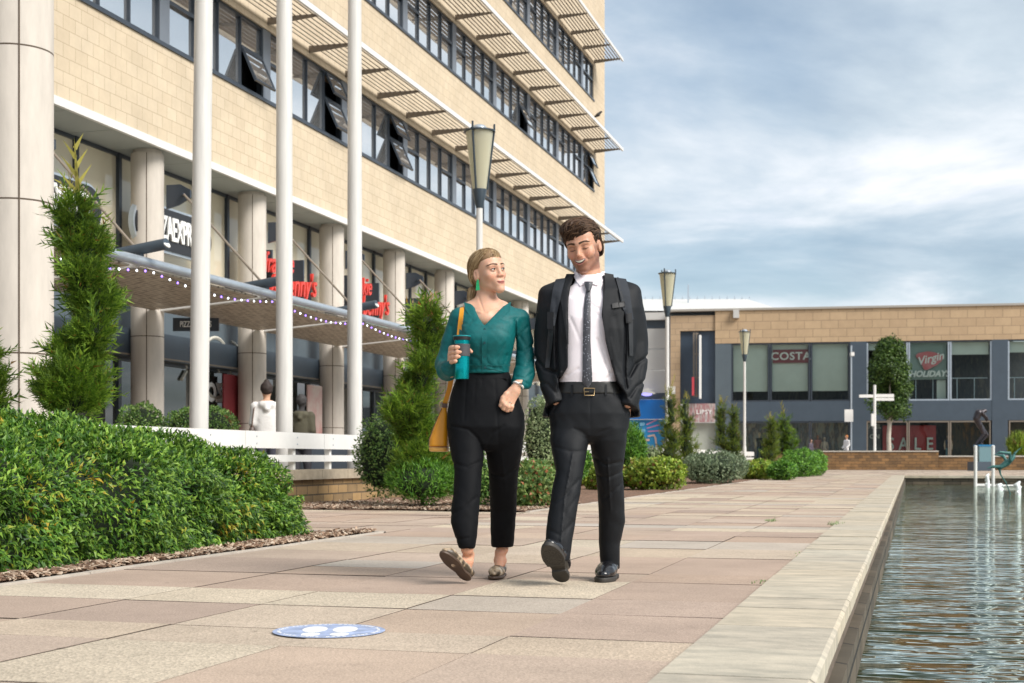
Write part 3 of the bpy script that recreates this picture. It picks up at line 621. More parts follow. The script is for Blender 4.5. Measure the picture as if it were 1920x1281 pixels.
def fbox(name, u0, u1, z0, z1, y0, y1, m, parent=mall):
    b = MB(); b.box(u0, u1, y0, y1, z0, z1); o = bpy.data.objects.new(name, None); me = bpy.data.meshes.new(name)
    me.from_pydata(b.v, [], b.f); bpy.data.objects.remove(o); ob = link(name, me, m, parent); w_ = wloc(parent) if parent else Vector((0,0,0))
    # keep object coordinates along the front so that the block pattern runs true
    ob.matrix_parent_inverse = Matrix.Identity(4); ob.location = Vector(T2.translation) - w_; ob.rotation_euler = (0,0,math.atan2(ud.y, ud.x))
    return ob
def fchild(name, u0, u1, z0, z1, y0, y1, m, parent):   # a sub-part of a part made by fbox (same axes)
    b = MB(); b.box(u0, u1, y0, y1, z0, z1); me = bpy.data.meshes.new(name); me.from_pydata(b.v, [], b.f); o = bpy.data.objects.new(name, me); COL.objects.link(o); me.materials.append(m); o.parent = parent; return o
zt, zb = Z2(579.5,1540), Z2(641.5,1540); UR = U(2010); uA, uB, uC, uD = U(1257), U(1275), U(1341), U(1371)
fbox('wall', uC, UR, zb, zt, 0, .5, m_far_tan)
fbox('wall', uA, uC-.003, Z2(620,1300), zt-.25, .12, .6, m_far_tan2)
fbox('wall', uA, uB, 0, Z2(620,1300)-.003, .12, .6, m_far_tan2)
fbox('parapet', uA-.1, UR, zt+.003, zt+.13, -.10, .7, mat('parapet_cap', (.36,.33,.29), .6))
fbox('roof', uA, UR, zt-.6, zt-.05, .62, 24, m_slate2)
fbox('dark_panel', uB+.003, uC-.003, Z2(757,1300), Z2(620,1300)-.006, .35, .5, mat('navy_panel', (.035,.055,.085), .4, var=.15, vs=.8))
fbox('cladding', uC+.003, uD, 0, zb-.003, .02, .5, m_slate2)
zu0 = Z2(753,1480); zl1 = Z2(790,1480)
fbox('cladding', uD+.003, UR, zl1+.003, zu0-.003, .02, .5, m_slate)
fbox('cladding', U(1594)+.003, U(1625)-.003, 0, zb-.003, .0, .45, m_slate)
fbox('cladding', U(1860)+.003, U(1890)-.003, 0, zb-.003, .0, .45, m_slate)
fbox('plinth', uD, UR, 0, .42, .03, .5, m_slate)
fbox('floor_slab', uD, UR, zl1, zu0, .5, 6, m_dark)
fbox('back_wall', uD, UR, 0, zb, 3.2, 3.6, m_int)
ups = [(1371,1443),(1444,1519),(1520,1594),(1625,1702.5),(1703.5,1780.5),(1781.5,1860),(1890,2005)]
for i, (a, b_) in enumerate(ups):
    ua, ub = U(a)+.003, U(b_)-.003
    f = fbox('window', ua, ub, zb-.09, zb-.004, .05, .25, m_frame)
    for (x0,x1,z0,z1) in ((ua, ua+.09, zu0, zb-.093), (ub-.09, ub, zu0, zb-.093), (ua+.093, ub-.093, zu0, zu0+.09)): fchild('frame', x0, x1, z0, z1, .05, .25, m_steel if i > 2 else m_frame, f)
    fchild('pane', ua+.09, ub-.09, zu0+.09, zb-.09, .14, .15, m_fglass, f)
    bz = [Z2(733,1500)]*3 + [zb-.5, Z2(711,1740), Z2(664,1820), Z2(660,1900)]
    fchild('blind', ua+.12, ub-.12, bz[i], zb-.1, .42, .45, m_blind if i != 4 else m_blind2, f)
    if i > 3:
        for q in range(3): fchild('rail_post', ua+.5+q*1.0, ua+.54+q*1.0, zu0+.1, zu0+1.35, .9, .94, m_steel, f)
        fchild('balustrade_rail', ua+.1, ub-.1, zu0+1.35, zu0+1.39, .88, .93, m_steel, f)
    if i == 4: fchild('pillar', U(1759), U(1776), zu0+.1, Z2(712,1740), .6, .9, m_blind, f)
los = [(1371,1443),(1444,1519),(1520,1593),(1625,1702.5),(1703.5,1780.5),(1781.5,1858),(1892,2005)]
for i, (a, b_) in enumerate(los):
    ua, ub = U(a)+.004, U(b_)-.004
    f = fbox('shop_window', ua, ub, zl1-.10, zl1-.004, .05, .25, m_slat if i > 2 else m_frame)
    for (x0,x1,z0,z1) in ((ua, ua+.07, .43, zl1-.103), (ub-.07, ub, .43, zl1-.103), (ua+.073, ub-.073, .43, .50)): fchild('frame', x0, x1, z0, z1, .05, .25, m_slat if i > 2 else m_frame, f)
    fchild('pane', ua+.07, ub-.07, .5, zl1-.1, .14, .15, m_fglass, f)
fbox('window_display', uD+.2, U(1593), .42, zl1, 1.9, 2.0, clutter('window_display', [(.08,.09,.11),(.34,.37,.38),(.18,.16,.19),(.55,.47,.38),(.42,.47,.48),(.14,.12,.16)], 1.6))
fbox('window_display', U(1782), U(2005), .42, zl1, 1.9, 2.0, clutter('shoe_display', [(.02,.022,.02),(.10,.07,.04),(.04,.04,.035),(.24,.12,.04),(.06,.055,.04)], 1.2))
fbox('window_display', U(1626), U(1655), .42, zl1, 1.2, 1.3, mat('grey_poster', (.13,.14,.16), .6))
# left end: pale panels over the blue shop
uE = U(1120)
for (z0, z1) in ((Z2(652,1230), Z2(613,1230)), (Z2(692,1230), Z2(653,1230)), (Z2(735,1230), Z2(693,1230))): fbox('panel', uE, U(1248), z0+.03, z1, 1.2, 1.5, m_greypanel)
fbox('cladding', uE, U(1248), Z2(747,1230), Z2(735,1230)-.004, 1.1, 1.4, m_slate)
fbox('cladding', uE, U(1248), Z2(612,1230)+.003, Z2(597,1230), 1.25, 1.5, m_slate)
fbox('parapet', uE, U(1250), Z2(597,1230)+.003, Z2(583,1230), .9, 1.5, m_greypanel)
fbox('pier', U(1248)+.003, uA-.003, 0, Z2(597,1230), 1.0, 1.5, m_greypanel)
fbox('shop_fascia', uE, U(1247), Z2(785,1230), Z2(748,1230), .85, 1.1, m_blue)
fbox('shop_wall', uE, U(1247), 0, Z2(786,1230)-.003, 1.12, 1.5, mat('blue_hoarding', (.015,.19,.48), .5, col2=(.02,.30,.55), vs=.5))
fbox('wall_light', U(1255), U(1266), Z2(739,1260), Z2(725,1260), -.3, .1, m_white)
fbox('security_box', U(1375), U(1386), Z2(597,1380), Z2(582,1380), -.35, -.003, m_greypanel)
fbox('doorway', uB+.003, uC-.006, 0, Z2(793,1320), .40, .5, mat('pale_shop_shutter', (.42,.44,.38), .6, var=.06))
# signs on the far front
def sign(name, label, px, py, off=0.0, group=None):
    u, d = FU(px, off); p = O2 + ud*u + nd*off; return thing(name, label, 'sign', (p.x, p.y, zat(py, d)), group)
def ST_(px, py, off): u, d = FU(px, off); p = O2 + ud*u + nd*off; p.z = zat(py, d); return TF(p, ud, (0,0,1), nd), d
def sbox(name, px0, px1, py0, py1, off, th, m, parent):
    u0, d = FU(px0, off); u1, d2 = FU(px1, off); pc = O2 + nd*off
    b = MB(); T = TF(Vector((pc.x, pc.y, 0)), ud, (0,0,1), nd); z0, z1 = zat(py1, d), zat(py0, d); n = 5; r_ = 0
    b.box(u0, u1, z0, z1, -th, 0, T=T); return obj(name, b, m, parent)
m_maroon = mat('maroon_sign', (.22,.035,.045), .5); m_lw = mat('white_letter', (.82,.82,.80), .4); m_redw = mat('sale_red', (.30,.012,.014), .5, var=.1)
s = sign('shop_sign', 'dark red rectangular sign with white letters COSTA hung in an upper window', 1482, 668, .05)
sbox('board', 1449, 1516, 656, 681, -.30, .06, m_maroon, s); T, d = ST_(1482.5, 668.5, -.29); text('lettering', 'COSTA', 20*d/F, T, m_lw, s, .02, .012, sx=1.08, spacing=1.08)
s = sign('shop_sign', 'red rounded wedge sign with white script above the white word HOLIDAYS', 1742, 680, .05)
T, d = ST_(1742, 676, -.30); k_ = d/F; b = MB()
b.prism([(x*k_, -y*k_) for x, y in ((-9,17),(-4,18),(14,9),(22,2),(25,-6),(23,-10),(10,-15),(-2,-17),(-20,-14),(-24,-10),(-23,-6),(-17,0))], 0, .06, T=T); obj('emblem', b, mat('red_emblem', (.55,.06,.06), .5, col2=(.62,.22,.24), vs=.8), s)
T, d = ST_(1744, 673, -.22); text('script', 'Virgin', 21*k_, T @ Matrix.Rotation(R(14),4,'Z'), m_lw, s, .015, .01, shear=.35)
T, d = ST_(1742.5, 701.5, -.24); text('lettering', 'HOLIDAYS', 15.5*k_, T, m_lw, s, .02, .02, shear=.25, sx=.98)
s = sign('poster_board', 'floral poster board reading LIPSY over a pale shop doorway', 1315, 774)
sbox('board', 1288, 1340, 757, 792, .05, .08, clutter('floral_print', [(.10,.07,.08),(.42,.36,.34),(.30,.12,.13),(.5,.46,.44),(.15,.13,.15)], 1.6), s); T, d = ST_(1320, 773, .06); text('lettering', 'LIPSY', 11*d/F, T, m_lw, s, .012, .006, spacing=1.15)
s = sign('sale_sign', 'row of pale capital letters SALE standing before a red window banner', 1700, 830)
sbox('banner', 1655, 1702, 798, 850, -.55, .05, m_redw, s); sbox('banner', 1705, 1755, 798, 850, -.55, .05, m_redw, s)
for ch, px in zip('SALE', (1670.5, 1694, 1720, 1743)):
    T, d = ST_(px, 833.5, -.42); text('letter', ch, 33*d/F, T, mat('sale_letter', (.55,.58,.55), .5), s, .09, .008, sx=.8)
s = sign('window_lettering', 'white words FEEL and ON lettered down a grey shop window', 1640, 810)
for tx, py in (('FEEL', 800), ('ON', 819)):
    T, d = ST_(1640, py, -1.05); text('lettering', tx, 11*d/F, T, m_lw, s, .01, .01, sx=1.0, spacing=1.1)
s = sign('blade_sign', 'tall narrow white blade sign with red base bracketed off the navy wall', 1306, 685)
T, d = ST_(1306, 860, .2); k_ = d/F; b = MB(); b.box(5.5*k_, 9*k_, (860-748)*k_+HC, (860-630)*k_+HC, -.2, .6, T=TF(Vector(T.translation)*1.0-Vector((0,0,T.translation.z)), ud, (0,0,1), nd)); obj('panel', b, m_lw, s)
T0 = TF(Vector((T.translation.x, T.translation.y, 0)), ud, (0,0,1), nd)
b = MB(); zz = lambda py: (860-py)*k_+HC
b.box(-8*k_, -3.8*k_, zz(742), zz(708), -.2, .45, T=T0); obj('base', b, mat('coral_red', (.55,.06,.08), .5), s)
b = MB()
for x in (-5, 0): b.box(x*k_-.05, x*k_+.05, zz(745), zz(624), 0, .1, T=T0)
for py in (626, 664, 708, 742): b.box(-6*k_, 4*k_, zz(py)-.05, zz(py)+.05, .02, .08, T=T0)
obj('frame', b, m_bracket, s)
lt = 'NEWLOOK'
s = sign('shop_sign', 'blue and white swoosh sign lit violet above the bright blue shopfront', 1219, 733)
T, d = ST_(1213, 739.5, -.6); k_ = d/F; b = MB(); b.prism([(math.cos(a*.314)*10*k_, math.sin(a*.314)*3.2*k_) for a in range(20)], 0, .12, T=T); obj('lozenge', b, emat('violet_glow', (.30,.28,.85), .8), s)
b = MB(); b.prism([(x*k_, -y*k_) for x, y in ((-10,-6),(8,-6),(17,-1.5),(15,0),(0,-2.5),(-10,-3))], .13, .25, T=T); b.prism([(x*k_, -y*k_) for x, y in ((-8,-9),(4,-12),(4,-9),(14,-9.5),(4,-6.5),(-8,-6.5))], .10, .2, T=T); obj('swoosh', b, m_greypanel, s)
s = sign('advertising_board', 'blue poster wall with pale blue brush lettering and three pink strokes', 1215, 810)
m_pk = mat('poster_pink', (.60,.25,.45), .6); m_lb = mat('poster_pale_blue', (.22,.52,.72), .6); m_pe = mat('poster_peach', (.62,.45,.38), .6)
def strokes(name, segs, r, m):
    T, d = ST_(1215, 860, -1.08); k = d/F; b = MB(); T0 = TF(Vector((T.translation.x, T.translation.y, 0)), ud, (0,0,1), nd)
    for g in segs:
        for (x0,y0),(x1,y1) in zip(g[:-1], g[1:]):
            dx, dy = x1-x0, y0-y1; a = math.atan2(dy, dx); l = math.hypot(dx, dy)
            b.box(-r, l*k+r, -r, r, 0, .02+rnd.uniform(0,.004), T=T0 @ Matrix.Translation(((x0-1215)*k, HC+(860-y0)*k, 0)) @ Matrix.Rotation(a,4,'Z'))
    return obj(name, b, m, s)
strokes('pink_stroke', [((1213,796),(1232,787)),((1214,803),(1235,797)),((1216,809),(1238,808))], .035, m_pk)
strokes('peach_bottle', [((1216,818),(1226,816),(1229,822),(1231,838))], .05, m_pe)
strokes('fish', [((1199,822),(1206,826),(1216,825)),((1194,836),(1208,834))], .07, m_pe)
T, d = ST_(1193, 796, -1.07); text('lettering', 'back to', 10*d/F, T @ Matrix.Rotation(R(6),4,'Z'), m_lb, s, .008, .02, shear=.3)
T, d = ST_(1194, 808, -1.07); text('lettering', 'autumn', 10*d/F, T @ Matrix.Rotation(R(5),4,'Z'), m_lb, s, .008, .02, shear=.3)
# warehouse roof beyond
wh = thing('warehouse', 'pale pitched metal roof of a shed rising behind the sandstone block', 'building', tuple(W(1290, 860, 112).xy)+(0,))
p0, p1 = W(1100, 860, 112), W(1437, 860, 112); vx = (p1-p0); lenw = vx.length; vx.normalize(); vn = Vector((-vx.y, vx.x, 0)); p0.z = 0; TW = TF(p0, vx, vn, (0,0,1))
z1, z2_ = zat(583,112), zat(561,121)
b = MB(); b.box(0, lenw+1.3, 3, 30, 0, z1, T=TW); obj('wall', b, m_greypanel, wh)
b = MB(); v = [(0,0,z1),(lenw+1.5,0,z1),(lenw,9,z2_),(0,9,z2_),(0,20,z1),(lenw+1.5,20,z1)]; b.add([TW @ Vector(q) for q in v], [(0,1,2,3),(3,2,5,4),(1,5,2),(0,3,4)]); obj('roof', b, mat('ribbed_metal_roof', (.62,.60,.56), .4, var=.05), wh)
b = MB(); 
for i in range(22): b.box(1+i*.65, 1.06+i*.65, 8.9, 9, z2_, z2_+.22, T=TW)
b.box(lenw-5.6, lenw-5.5, 6, 6.1, z2_-.8, z2_+.9, T=TW); obj('roof_rail', b, m_steel, wh)

# retaining walls in front of the shops
def strip_wall(name, label, px0, px1, off, z0, z1, z2, m, mc):
    u0 = FU(px0, off)[0]; u1 = FU(px1, off)[0]; o = O2 + nd*off; T = TF(Vector((o.x, o.y, 0)), ud, nd, (0,0,1)); t = thing(name, label, 'wall', tuple((o+ud*(u0+u1)/2).xy)+(0,))
    b = MB(); b.box(u0, u1, -.3, 0, z0, z1, T=T); obj('stonework', b, m, t); b = MB(); b.box(u0, u1, -.34, .05, z1+.003, z2, T=T); obj('coping', b, mc, t); return t
m_wc = mat('pale_wall_coping', (.48,.45,.40), .7)
strip_wall('retaining_wall', 'long brown block retaining wall with pale coping in front of the shops', 1440, 1760, 7.7, -.03, zat(847.5,76), zat(845.3,76), m_brown, m_wc)
strip_wall('retaining_wall', 'lower brown block wall running off right behind the statue plinth', 1760.4, 2010, 7.4, -.03, zat(857,76), zat(854.5,76), m_brown, m_wc)
b = MB(); b.box(-40, 40, 0, 7.6, -.02, .30, T=TF(Vector(((O2+nd*7.35).x, (O2+nd*7.35).y, 0)), ud, (-nd.x,-nd.y,0), (0,0,1))); obj('upper_pavement', b, mat('upper_paving', (.40,.33,.27), .85, var=.08, vs=2), kind='structure')
# white glass-topped barrier edge in front of the shop windows
# finger post
p = W(1640, 846, 76.2); fp = thing('signpost', 'white fingerpost with three blank arms in front of the slate column', 'signpost', (p.x, p.y, .3)); k_ = 76.2/F
b = MB(); b.tube([(p.x,p.y,.3),(p.x,p.y,zat(722,76.2))], .075, 12); obj('pole', b, m_white, fp)
for (a, c_, y0, y1) in ((1611,1638,740,745.5),(1642,1676,739,745),(1642,1676,746,751.5)):
    q0 = W(a, y1, 76.15); q1 = W(c_, y0, 76.15); b = MB(); T = TF(Vector((p.x,p.y,0)), (CT,ST,0), (0,0,1), (ST,-CT,0)); b.box((a-1640)*k_, (c_-1640)*k_, q0.z, q1.z, -.03, .03, T=T); obj('arm', b, m_white, fp)
b = MB(); b.box(-6.5*k_, -1.5*k_, zat(799,76.2), zat(776,76.2), -.08, .08, T=T); obj('box', b, m_white, fp)
# road-sign pole with camera
p = W(1596, 846, 77.5); fp = thing('sign_pole', 'grey pole with a white square plate turned edge on and a small camera', 'sign pole', (p.x, p.y, .3)); k_ = 77.5/F; T = TF(Vector((p.x,p.y,0)), (CT,ST,0), (0,0,1), (ST,-CT,0))
b = MB(); b.tube([(p.x,p.y,.3),(p.x,p.y,zat(648,77.5))], .05, 10); obj('pole', b, m_steel, fp)
b = MB(); b.box(-13*k_, 3*k_, zat(791,77.5), zat(768,77.5), .055, .08, T=T); obj('plate', b, m_white, fp)
b = MB(); b.box(-2*k_, 4*k_, zat(668,77.5), zat(661,77.5), -.1, .25, T=T); obj('camera_box', b, m_white, fp)
# plinth with bronze figure
pl = thing('plinth', 'slate and glass blue plinth carrying the bronze figure at the pool end', 'plinth', tuple(W(1841, 860, 71).xy)+(0,)); k_ = 71/F; o = W(1841, 860, 71); T = TF(Vector((o.x,o.y,0)), (CT,ST,0), (0,0,1), (ST,-CT,0))
b = MB(); b.box(-20*k_, 17*k_, -.03, zat(866,71), -.6, .4, T=T); obj('base', b, m_slate, pl)
b = MB(); b.box(-9*k_, 17*k_, zat(866,71)+.003, zat(837.5,71), -.5, .35, T=T); obj('glass_block', b, mat('teal_glass_block', (.14,.24,.27), .15), pl)
b = MB(); b.box(-10*k_, 18*k_, zat(837.5,71)+.003, zat(834,71), -.52, .37, T=T); obj('cap', b, mat('blue_cap', (.02,.16,.33), .3), pl)
m_bronze = mat('dark_bronze', (.045,.04,.045), .3, metal=.6, var=.2, vs=8)
s_ = SDF((-.6,-.35,-.02), (.6,.35,2.0), .012)      # crouched figure, bent forward, facing right
s_.chain([(-.32,0,.03),(-.12,0,.28),(.10,0,.55),(-.12,0,1.02)], [.05,.06,.085,.12], .05)
s_.chain([(.06,.12,.03),(-.02,.12,.10),(.30,.10,.50),(-.05,.10,1.0)], [.05,.05,.08,.12], .05)
s_.chain([(-.12,0,1.02),(-.28,0,1.35),(-.16,0,1.62),(.04,0,1.68)], [.14,.17,.19,.13], .08)
s_.chain([(.04,0,1.70),(.12,0,1.74),(.18,0,1.74)], [.07,.09,.085], .05)
s_.chain([(-.02,-.16,1.62),(.18,-.16,1.42),(.26,-.1,1.28)], [.07,.055,.05], .05)
s_.chain([(-.02,.16,1.62),(.2,.14,1.40),(.28,.1,1.24)], [.07,.055,.05], .05)
q = PT(1841, 860, 71); q.translation = Vector((o.x, o.y, zat(834,71)))
st = link('statue', s_.mesh('statue', q), m_bronze); tag(st, 'dark bronze figure crouching forward on the slate and glass plinth', 'statue')
# stand pipes, jets and heron in the pool
jt = thing('pipe_frame', 'pair of white uprights joined by thin bars standing in the pool', 'fountain frame', tuple(W(1845, 860, 46).xy)+(-.3,)); k_ = 46/F
m_wet = mat('white_wet_metal', (.62,.62,.60), .25)
for px in (1829, 1862):
    p = W(px, 860, 46); b = MB(); b.lathe((p.x,p.y,-1.2), [(.055,0),(.055,zat(836,46)+1.2),(.02,zat(836,46)+1.22)], 14); obj('upright', b, m_wet, jt)
for (a, c_, z) in ((1829,1862,-.24),(1829,1908,-.27)):
    b = MB(); b.tube([W(a,860,46)+Vector((0,0,z-HC)), W(c_,860,46)+Vector((0,0,z-HC))], .03, 8); obj('bar', b, m_wet, jt)
def water_jet(px, pyt, pyb, w_, lab, d=None):
    d = (HC+.3)*F/(pyb-860); p = W(px, 860, d); k = d/F; s = SDF((-.5,-.5,-.1), (.5,.5,1.6), .02); h = (pyb-pyt)*k
    r_ = random.Random(int(px)); 
    s.chain([(0,0,-.05),(w_*k*.1,0,h*.4),(-w_*k*.15,0,h*.75),(w_*k*.2,0,h)], [w_*k*.5,w_*k*.36,w_*k*.42,w_*k*.22], .03)
    for i in range(7): s.ell((r_.uniform(-1,1)*w_*k*.6, r_.uniform(-1,1)*w_*k*.5, r_.uniform(0,.9)*h), (w_*k*.2,)*3, .04)
    o = link('fountain_jet', s.mesh('fountain_jet', Matrix.Translation((p.x,p.y,-.3))), m_foam); tag(o, lab, 'fountain', 'white fountain jets at the pool end')
m_foam = mat('white_water', (.80,.84,.84), .3, bump=.6, bs=30)
water_jet(1852, 889, 914, 8, 'tall thin fountain jet between the two white uprights')
water_jet(1875, 908, 920, 10, 'low bubbling fountain jet left of the heron leg')
water_jet(1909, 904, 928, 11, 'rightmost fountain jet, white column cut close to the frame edge')
dh = .927*F/66; her = thing('heron_sculpture', 'verdigris heron sculpture with raised wings standing in the pool', 'sculpture', tuple(W(1880, 860, dh).xy)+(-.3,)); k_ = dh/F
m_verd = mat('verdigris_bronze', (.035,.12,.11), .45, metal=.3, var=.35, vs=6)
s_ = SDF((-1.0,-.5,-.4), (.9,.5,1.6), .014); X = lambda px: (px-1880)*k_; Zp = lambda py: HC+(860-py)*k_
s_.chain([(X(1851),0,Zp(878)),(X(1862),0,Zp(875)),(X(1876),0,Zp(876)),(X(1888),0,Zp(868)),(X(1900),0,Zp(858))], [.012,.035,.06,.085,.05], .04)
s_.chain([(X(1898),0,Zp(860)),(X(1903),0,Zp(850)),(X(1911),0,Zp(842))], [.05,.03,.01], .03)
s_.chain([(X(1890),.10,Zp(866)),(X(1885),.14,Zp(855)),(X(1868),.16,Zp(853))], [.05,.04,.012], .04, (1,.5,1))
s_.chain([(X(1893),-.10,Zp(864)),(X(1889),-.16,Zp(850)),(X(1870),-.20,Zp(848)),(X(1860),-.20,Zp(852))], [.05,.04,.03,.01], .04, (1,.5,1))
s_.chain([(X(1874),0,Zp(880)),(X(1876),0,Zp(890)),(X(1886),0,Zp(905)),(X(1896),0,Zp(930))], [.035,.02,.016,.016], .02)
q = PT(1880, 860, dh); q.translation.z = 0; link('body', s_.mesh('body', q), m_verd, her)
b = MB(); b.tube([q @ Vector((X(1910),0,Zp(843))), q @ Vector((X(1916),0,Zp(839)))], [.012,.003], 6); obj('beak', b, m_verd, her)
# clothes dummies in the shop windows
def dummy(px, off, h, cols, lab):
    u, d = FU(px, off); p = O2+ud*u+nd*off; t = thing('mannequin', lab, 'mannequin', (p.x,p.y,.42), 'mannequins in the far shop windows'); T = TF(Vector((p.x,p.y,.45)), ud, (-nd.x,-nd.y,0), (0,0,1)); k = h/1.75
    s = SDF((-.35,-.2,0), (.35,.2,1.85), .016)
    s.ell((0,0,1.62), (.085,.1,.12), .02); s.cap((0,0,1.4),(0,0,1.55),.05,.045)
    s.col([(.80,-.15,.15,-.1,.1),(1.05,-.12,.12,-.09,.09),(1.35,-.19,.19,-.1,.1),(1.42,-.12,.12,-.07,.07)])
    for g in (-1,1): s.chain([(g*.09,0,.02),(g*.1,0,.45),(g*.09,0,.85)], [.05,.06,.085]); s.chain([(g*.19,0,1.36),(g*.24,0,1.08),(g*.22,-.05,.82)], [.05,.04,.03])
    me = s.mesh('body', T @ Matrix.Scale(k,4)); v = s.vl; c = np.where((v[:,2:3] > 1.42) | (np.abs(v[:,0:1]) > .2), cols[0], np.where(v[:,2:3] > .88, cols[1], cols[2])); vcol(me, c); link('body', me, m_tint, t)
m_tint = attr_mat('painted_fibreglass', .6)
dummy(1424, -1.0, 1.8, ((.65,.5,.33),(.03,.035,.03),(.02,.06,.09)), 'mannequin in a black vest nearest the smallest street lamp')
dummy(1533, -1.2, 1.65, ((.45,.2,.13),(.5,.22,.2),(.4,.3,.25)), 'mannequin in dusty pink in the window left of the ginger pedestrian')
dummy(1546, -1.0, 1.5, ((.6,.45,.35),(.6,.48,.4),(.55,.4,.33)), 'pale cream mannequin in the window nearest the ginger pedestrian')
dummy(1778, -.9, 1.6, ((.75,.55,.4),(.03,.05,.09),(.12,.25,.3)), 'mannequin in a navy top right of the letters on the red banner')
# red script and round signs on the office arcade
m_red = mat('red_letter', (.62,.05,.035), .35); m_blk = mat('sign_black', (.015,.015,.018), .4)
def arc_sign(y, z, X=-13.55): return TF(Vector((X, y, z)), (0,1,0), (0,0,1), (1,0,0))
for px, py, lab in ((97, 371,'black oval sign with white capitals behind the tall spiral shrub'), (327, 436,'black oval sign with white capitals behind the nearest flagpole')):
    y, d = onX(px, -13.2); z = zat(py, d); s = thing('restaurant_sign', lab, 'sign', (-13.2, y, z), 'matching oval restaurant signs')
    T = TF(Vector((-13.2, y, z)), (0,1,0), (0,0,1), (1,0,0)); n = 36
    def stad(w_, h_): 
        o_ = []
        for i in range(n): a = 2*math.pi*i/n; o_.append(((w_-h_)*(1 if math.cos(a) > 0 else -1)+h_*math.cos(a), h_*math.sin(a)))
        return o_
    b = MB(); b.prism(stad(1.42,.43), -.1, 0, T=T); obj('rim', b, m_steel, s); b = MB(); b.prism(stad(1.37,.38), .002, .03, T=T); obj('board', b, m_blk, s)
    text('lettering', 'PIZZAEXPRESS', .60, T @ Matrix.Translation((0,0,.05)), m_lw, s, .015, .012, sx=.53, spacing=.95)
for px, py, lab in ((542, 520,'red script sign between the middle and farthest flagpoles'), (690, 560,'red script sign beyond the farthest flagpole'), (812,597,'red script sign half hidden behind the spiral shrub by the woman')):
    y, d = onX(px, -13.1); z = zat(py, d); s = thing('restaurant_sign', lab, 'sign', (-13.1, y, z), 'red script restaurant signs'); T = TF(Vector((-13.1, y, z)), (0,1,0), (0,0,1), (1,0,0))
    text('lettering', 'frankie', .62, T @ Matrix.Translation((-.55,.22,0)) @ Matrix.Rotation(R(6),4,'Z'), m_red, s, .03, .004, shear=.35, sx=.85); text('lettering', "& benny's", .72, T @ Matrix.Translation((.2,-.18,.0)) @ Matrix.Rotation(R(6),4,'Z'), m_red, s, .03, .004, shear=.35, sx=.85)
    b = MB(); b.box(-.2,1.3,-.85,-.58,0,.05,T=T); obj('base_panel', b, mat('green_white_panel', (.45,.55,.50), .4, col2=(.05,.16,.13), vs=9), s)
    for x in (-.7,.9): b = MB(); b.box(x-.03,x+.03,-.6,.5,-.6,-.06,T=T); obj('bracket', b, m_frame, s)
y, d = onX(333, -13.0); s = thing('hanging_sign', 'small black hanging sign lettered in white under the canopy', 'sign', (-13.0, y, 2.9)); T = TF(Vector((-12.6, y-.05, zat(608,d)-.02)), (CT,ST,0), (0,0,1), (ST,-CT,0))
b = MB(); b.box(-.42,.42,-.12,.12,-.05,0,T=T); obj('board', b, m_frame, s); text('lettering', 'PIZZAEXPRESS', .15, T @ Matrix.Translation((0,0,.005)), m_lw, s, .003, .002, sx=.6)
# glazed door decals and banner
s = thing('window_graphic', 'large pale ring letters and small white characters on the dark shopfront glass', 'window sign', (GX+.06, 24, 1.6)); m_dec = mat('pale_vinyl', (.50,.48,.42), .6)
def ring(px, py, rr, a0=0, a1=360, th=.04):
    y, d = onX(px, GX+.03); z = zat(py, d); b = MB(); n = 30
    pts = [(GX+.03, y+rr*math.cos(R(a0+(a1-a0)*i/n)), z+rr*math.sin(R(a0+(a1-a0)*i/n))) for i in range(n+1)]; b.tube(pts, th, 6); obj('ring', b, m_dec, s)
ring(404, 690, .62); ring(432, 690, .55, -90, 90)
for (a, c_) in (((395,675),(410,698)),((340,672),(349,690)),((340,712),(349,696)),((428,690),(443,690))):
    b = MB(); y0, d0 = onX(a[0], GX+.03); y1, d1 = onX(c_[0], GX+.03); b.tube([(GX+.03,y0,zat(a[1],d0)),(GX+.03,y1,zat(c_[1],d1))], .035, 6); obj('stroke', b, m_dec, s)
for px, tx in ((402, '.ZO.'), (432, 'CO')):
    y, d = onX(px, GX+.03); text('lettering', tx, .52, TF(Vector((GX+.05, y, zat(738,d))), (0,-1,0), (0,0,1), (-1,0,0)), m_lw, s, .006, .02)
y, d = onX(437, GX+.3); bn = thing('banner', 'dark red pull up banner beside the third round column', 'banner', (GX+.3, y, 0)); b = MB(); b.box(GX+.28,GX+.31,y-.42,y+.42,.08,2.35); obj('sheet', b, mat('red_banner', (.20,.025,.03), .6), bn); b = MB(); b.box(GX+.2,GX+.4,y-.44,y+.44,0,.075); obj('base', b, m_steel, bn)
y, d = onX(590, GX+.6); bn = thing('banner', 'pink and white pull up banner between two columns', 'banner', (GX+.6, y, 0)); b = MB(); b.box(GX+.58,GX+.61,y-.4,y+.4,.08,2.3); obj('sheet', b, mat('pink_banner', (.45,.16,.15), .6, col2=(.5,.45,.40), vs=2), bn); b = MB(); b.box(GX+.5,GX+.7,y-.42,y+.42,0,.075); obj('base', b, m_steel, bn)
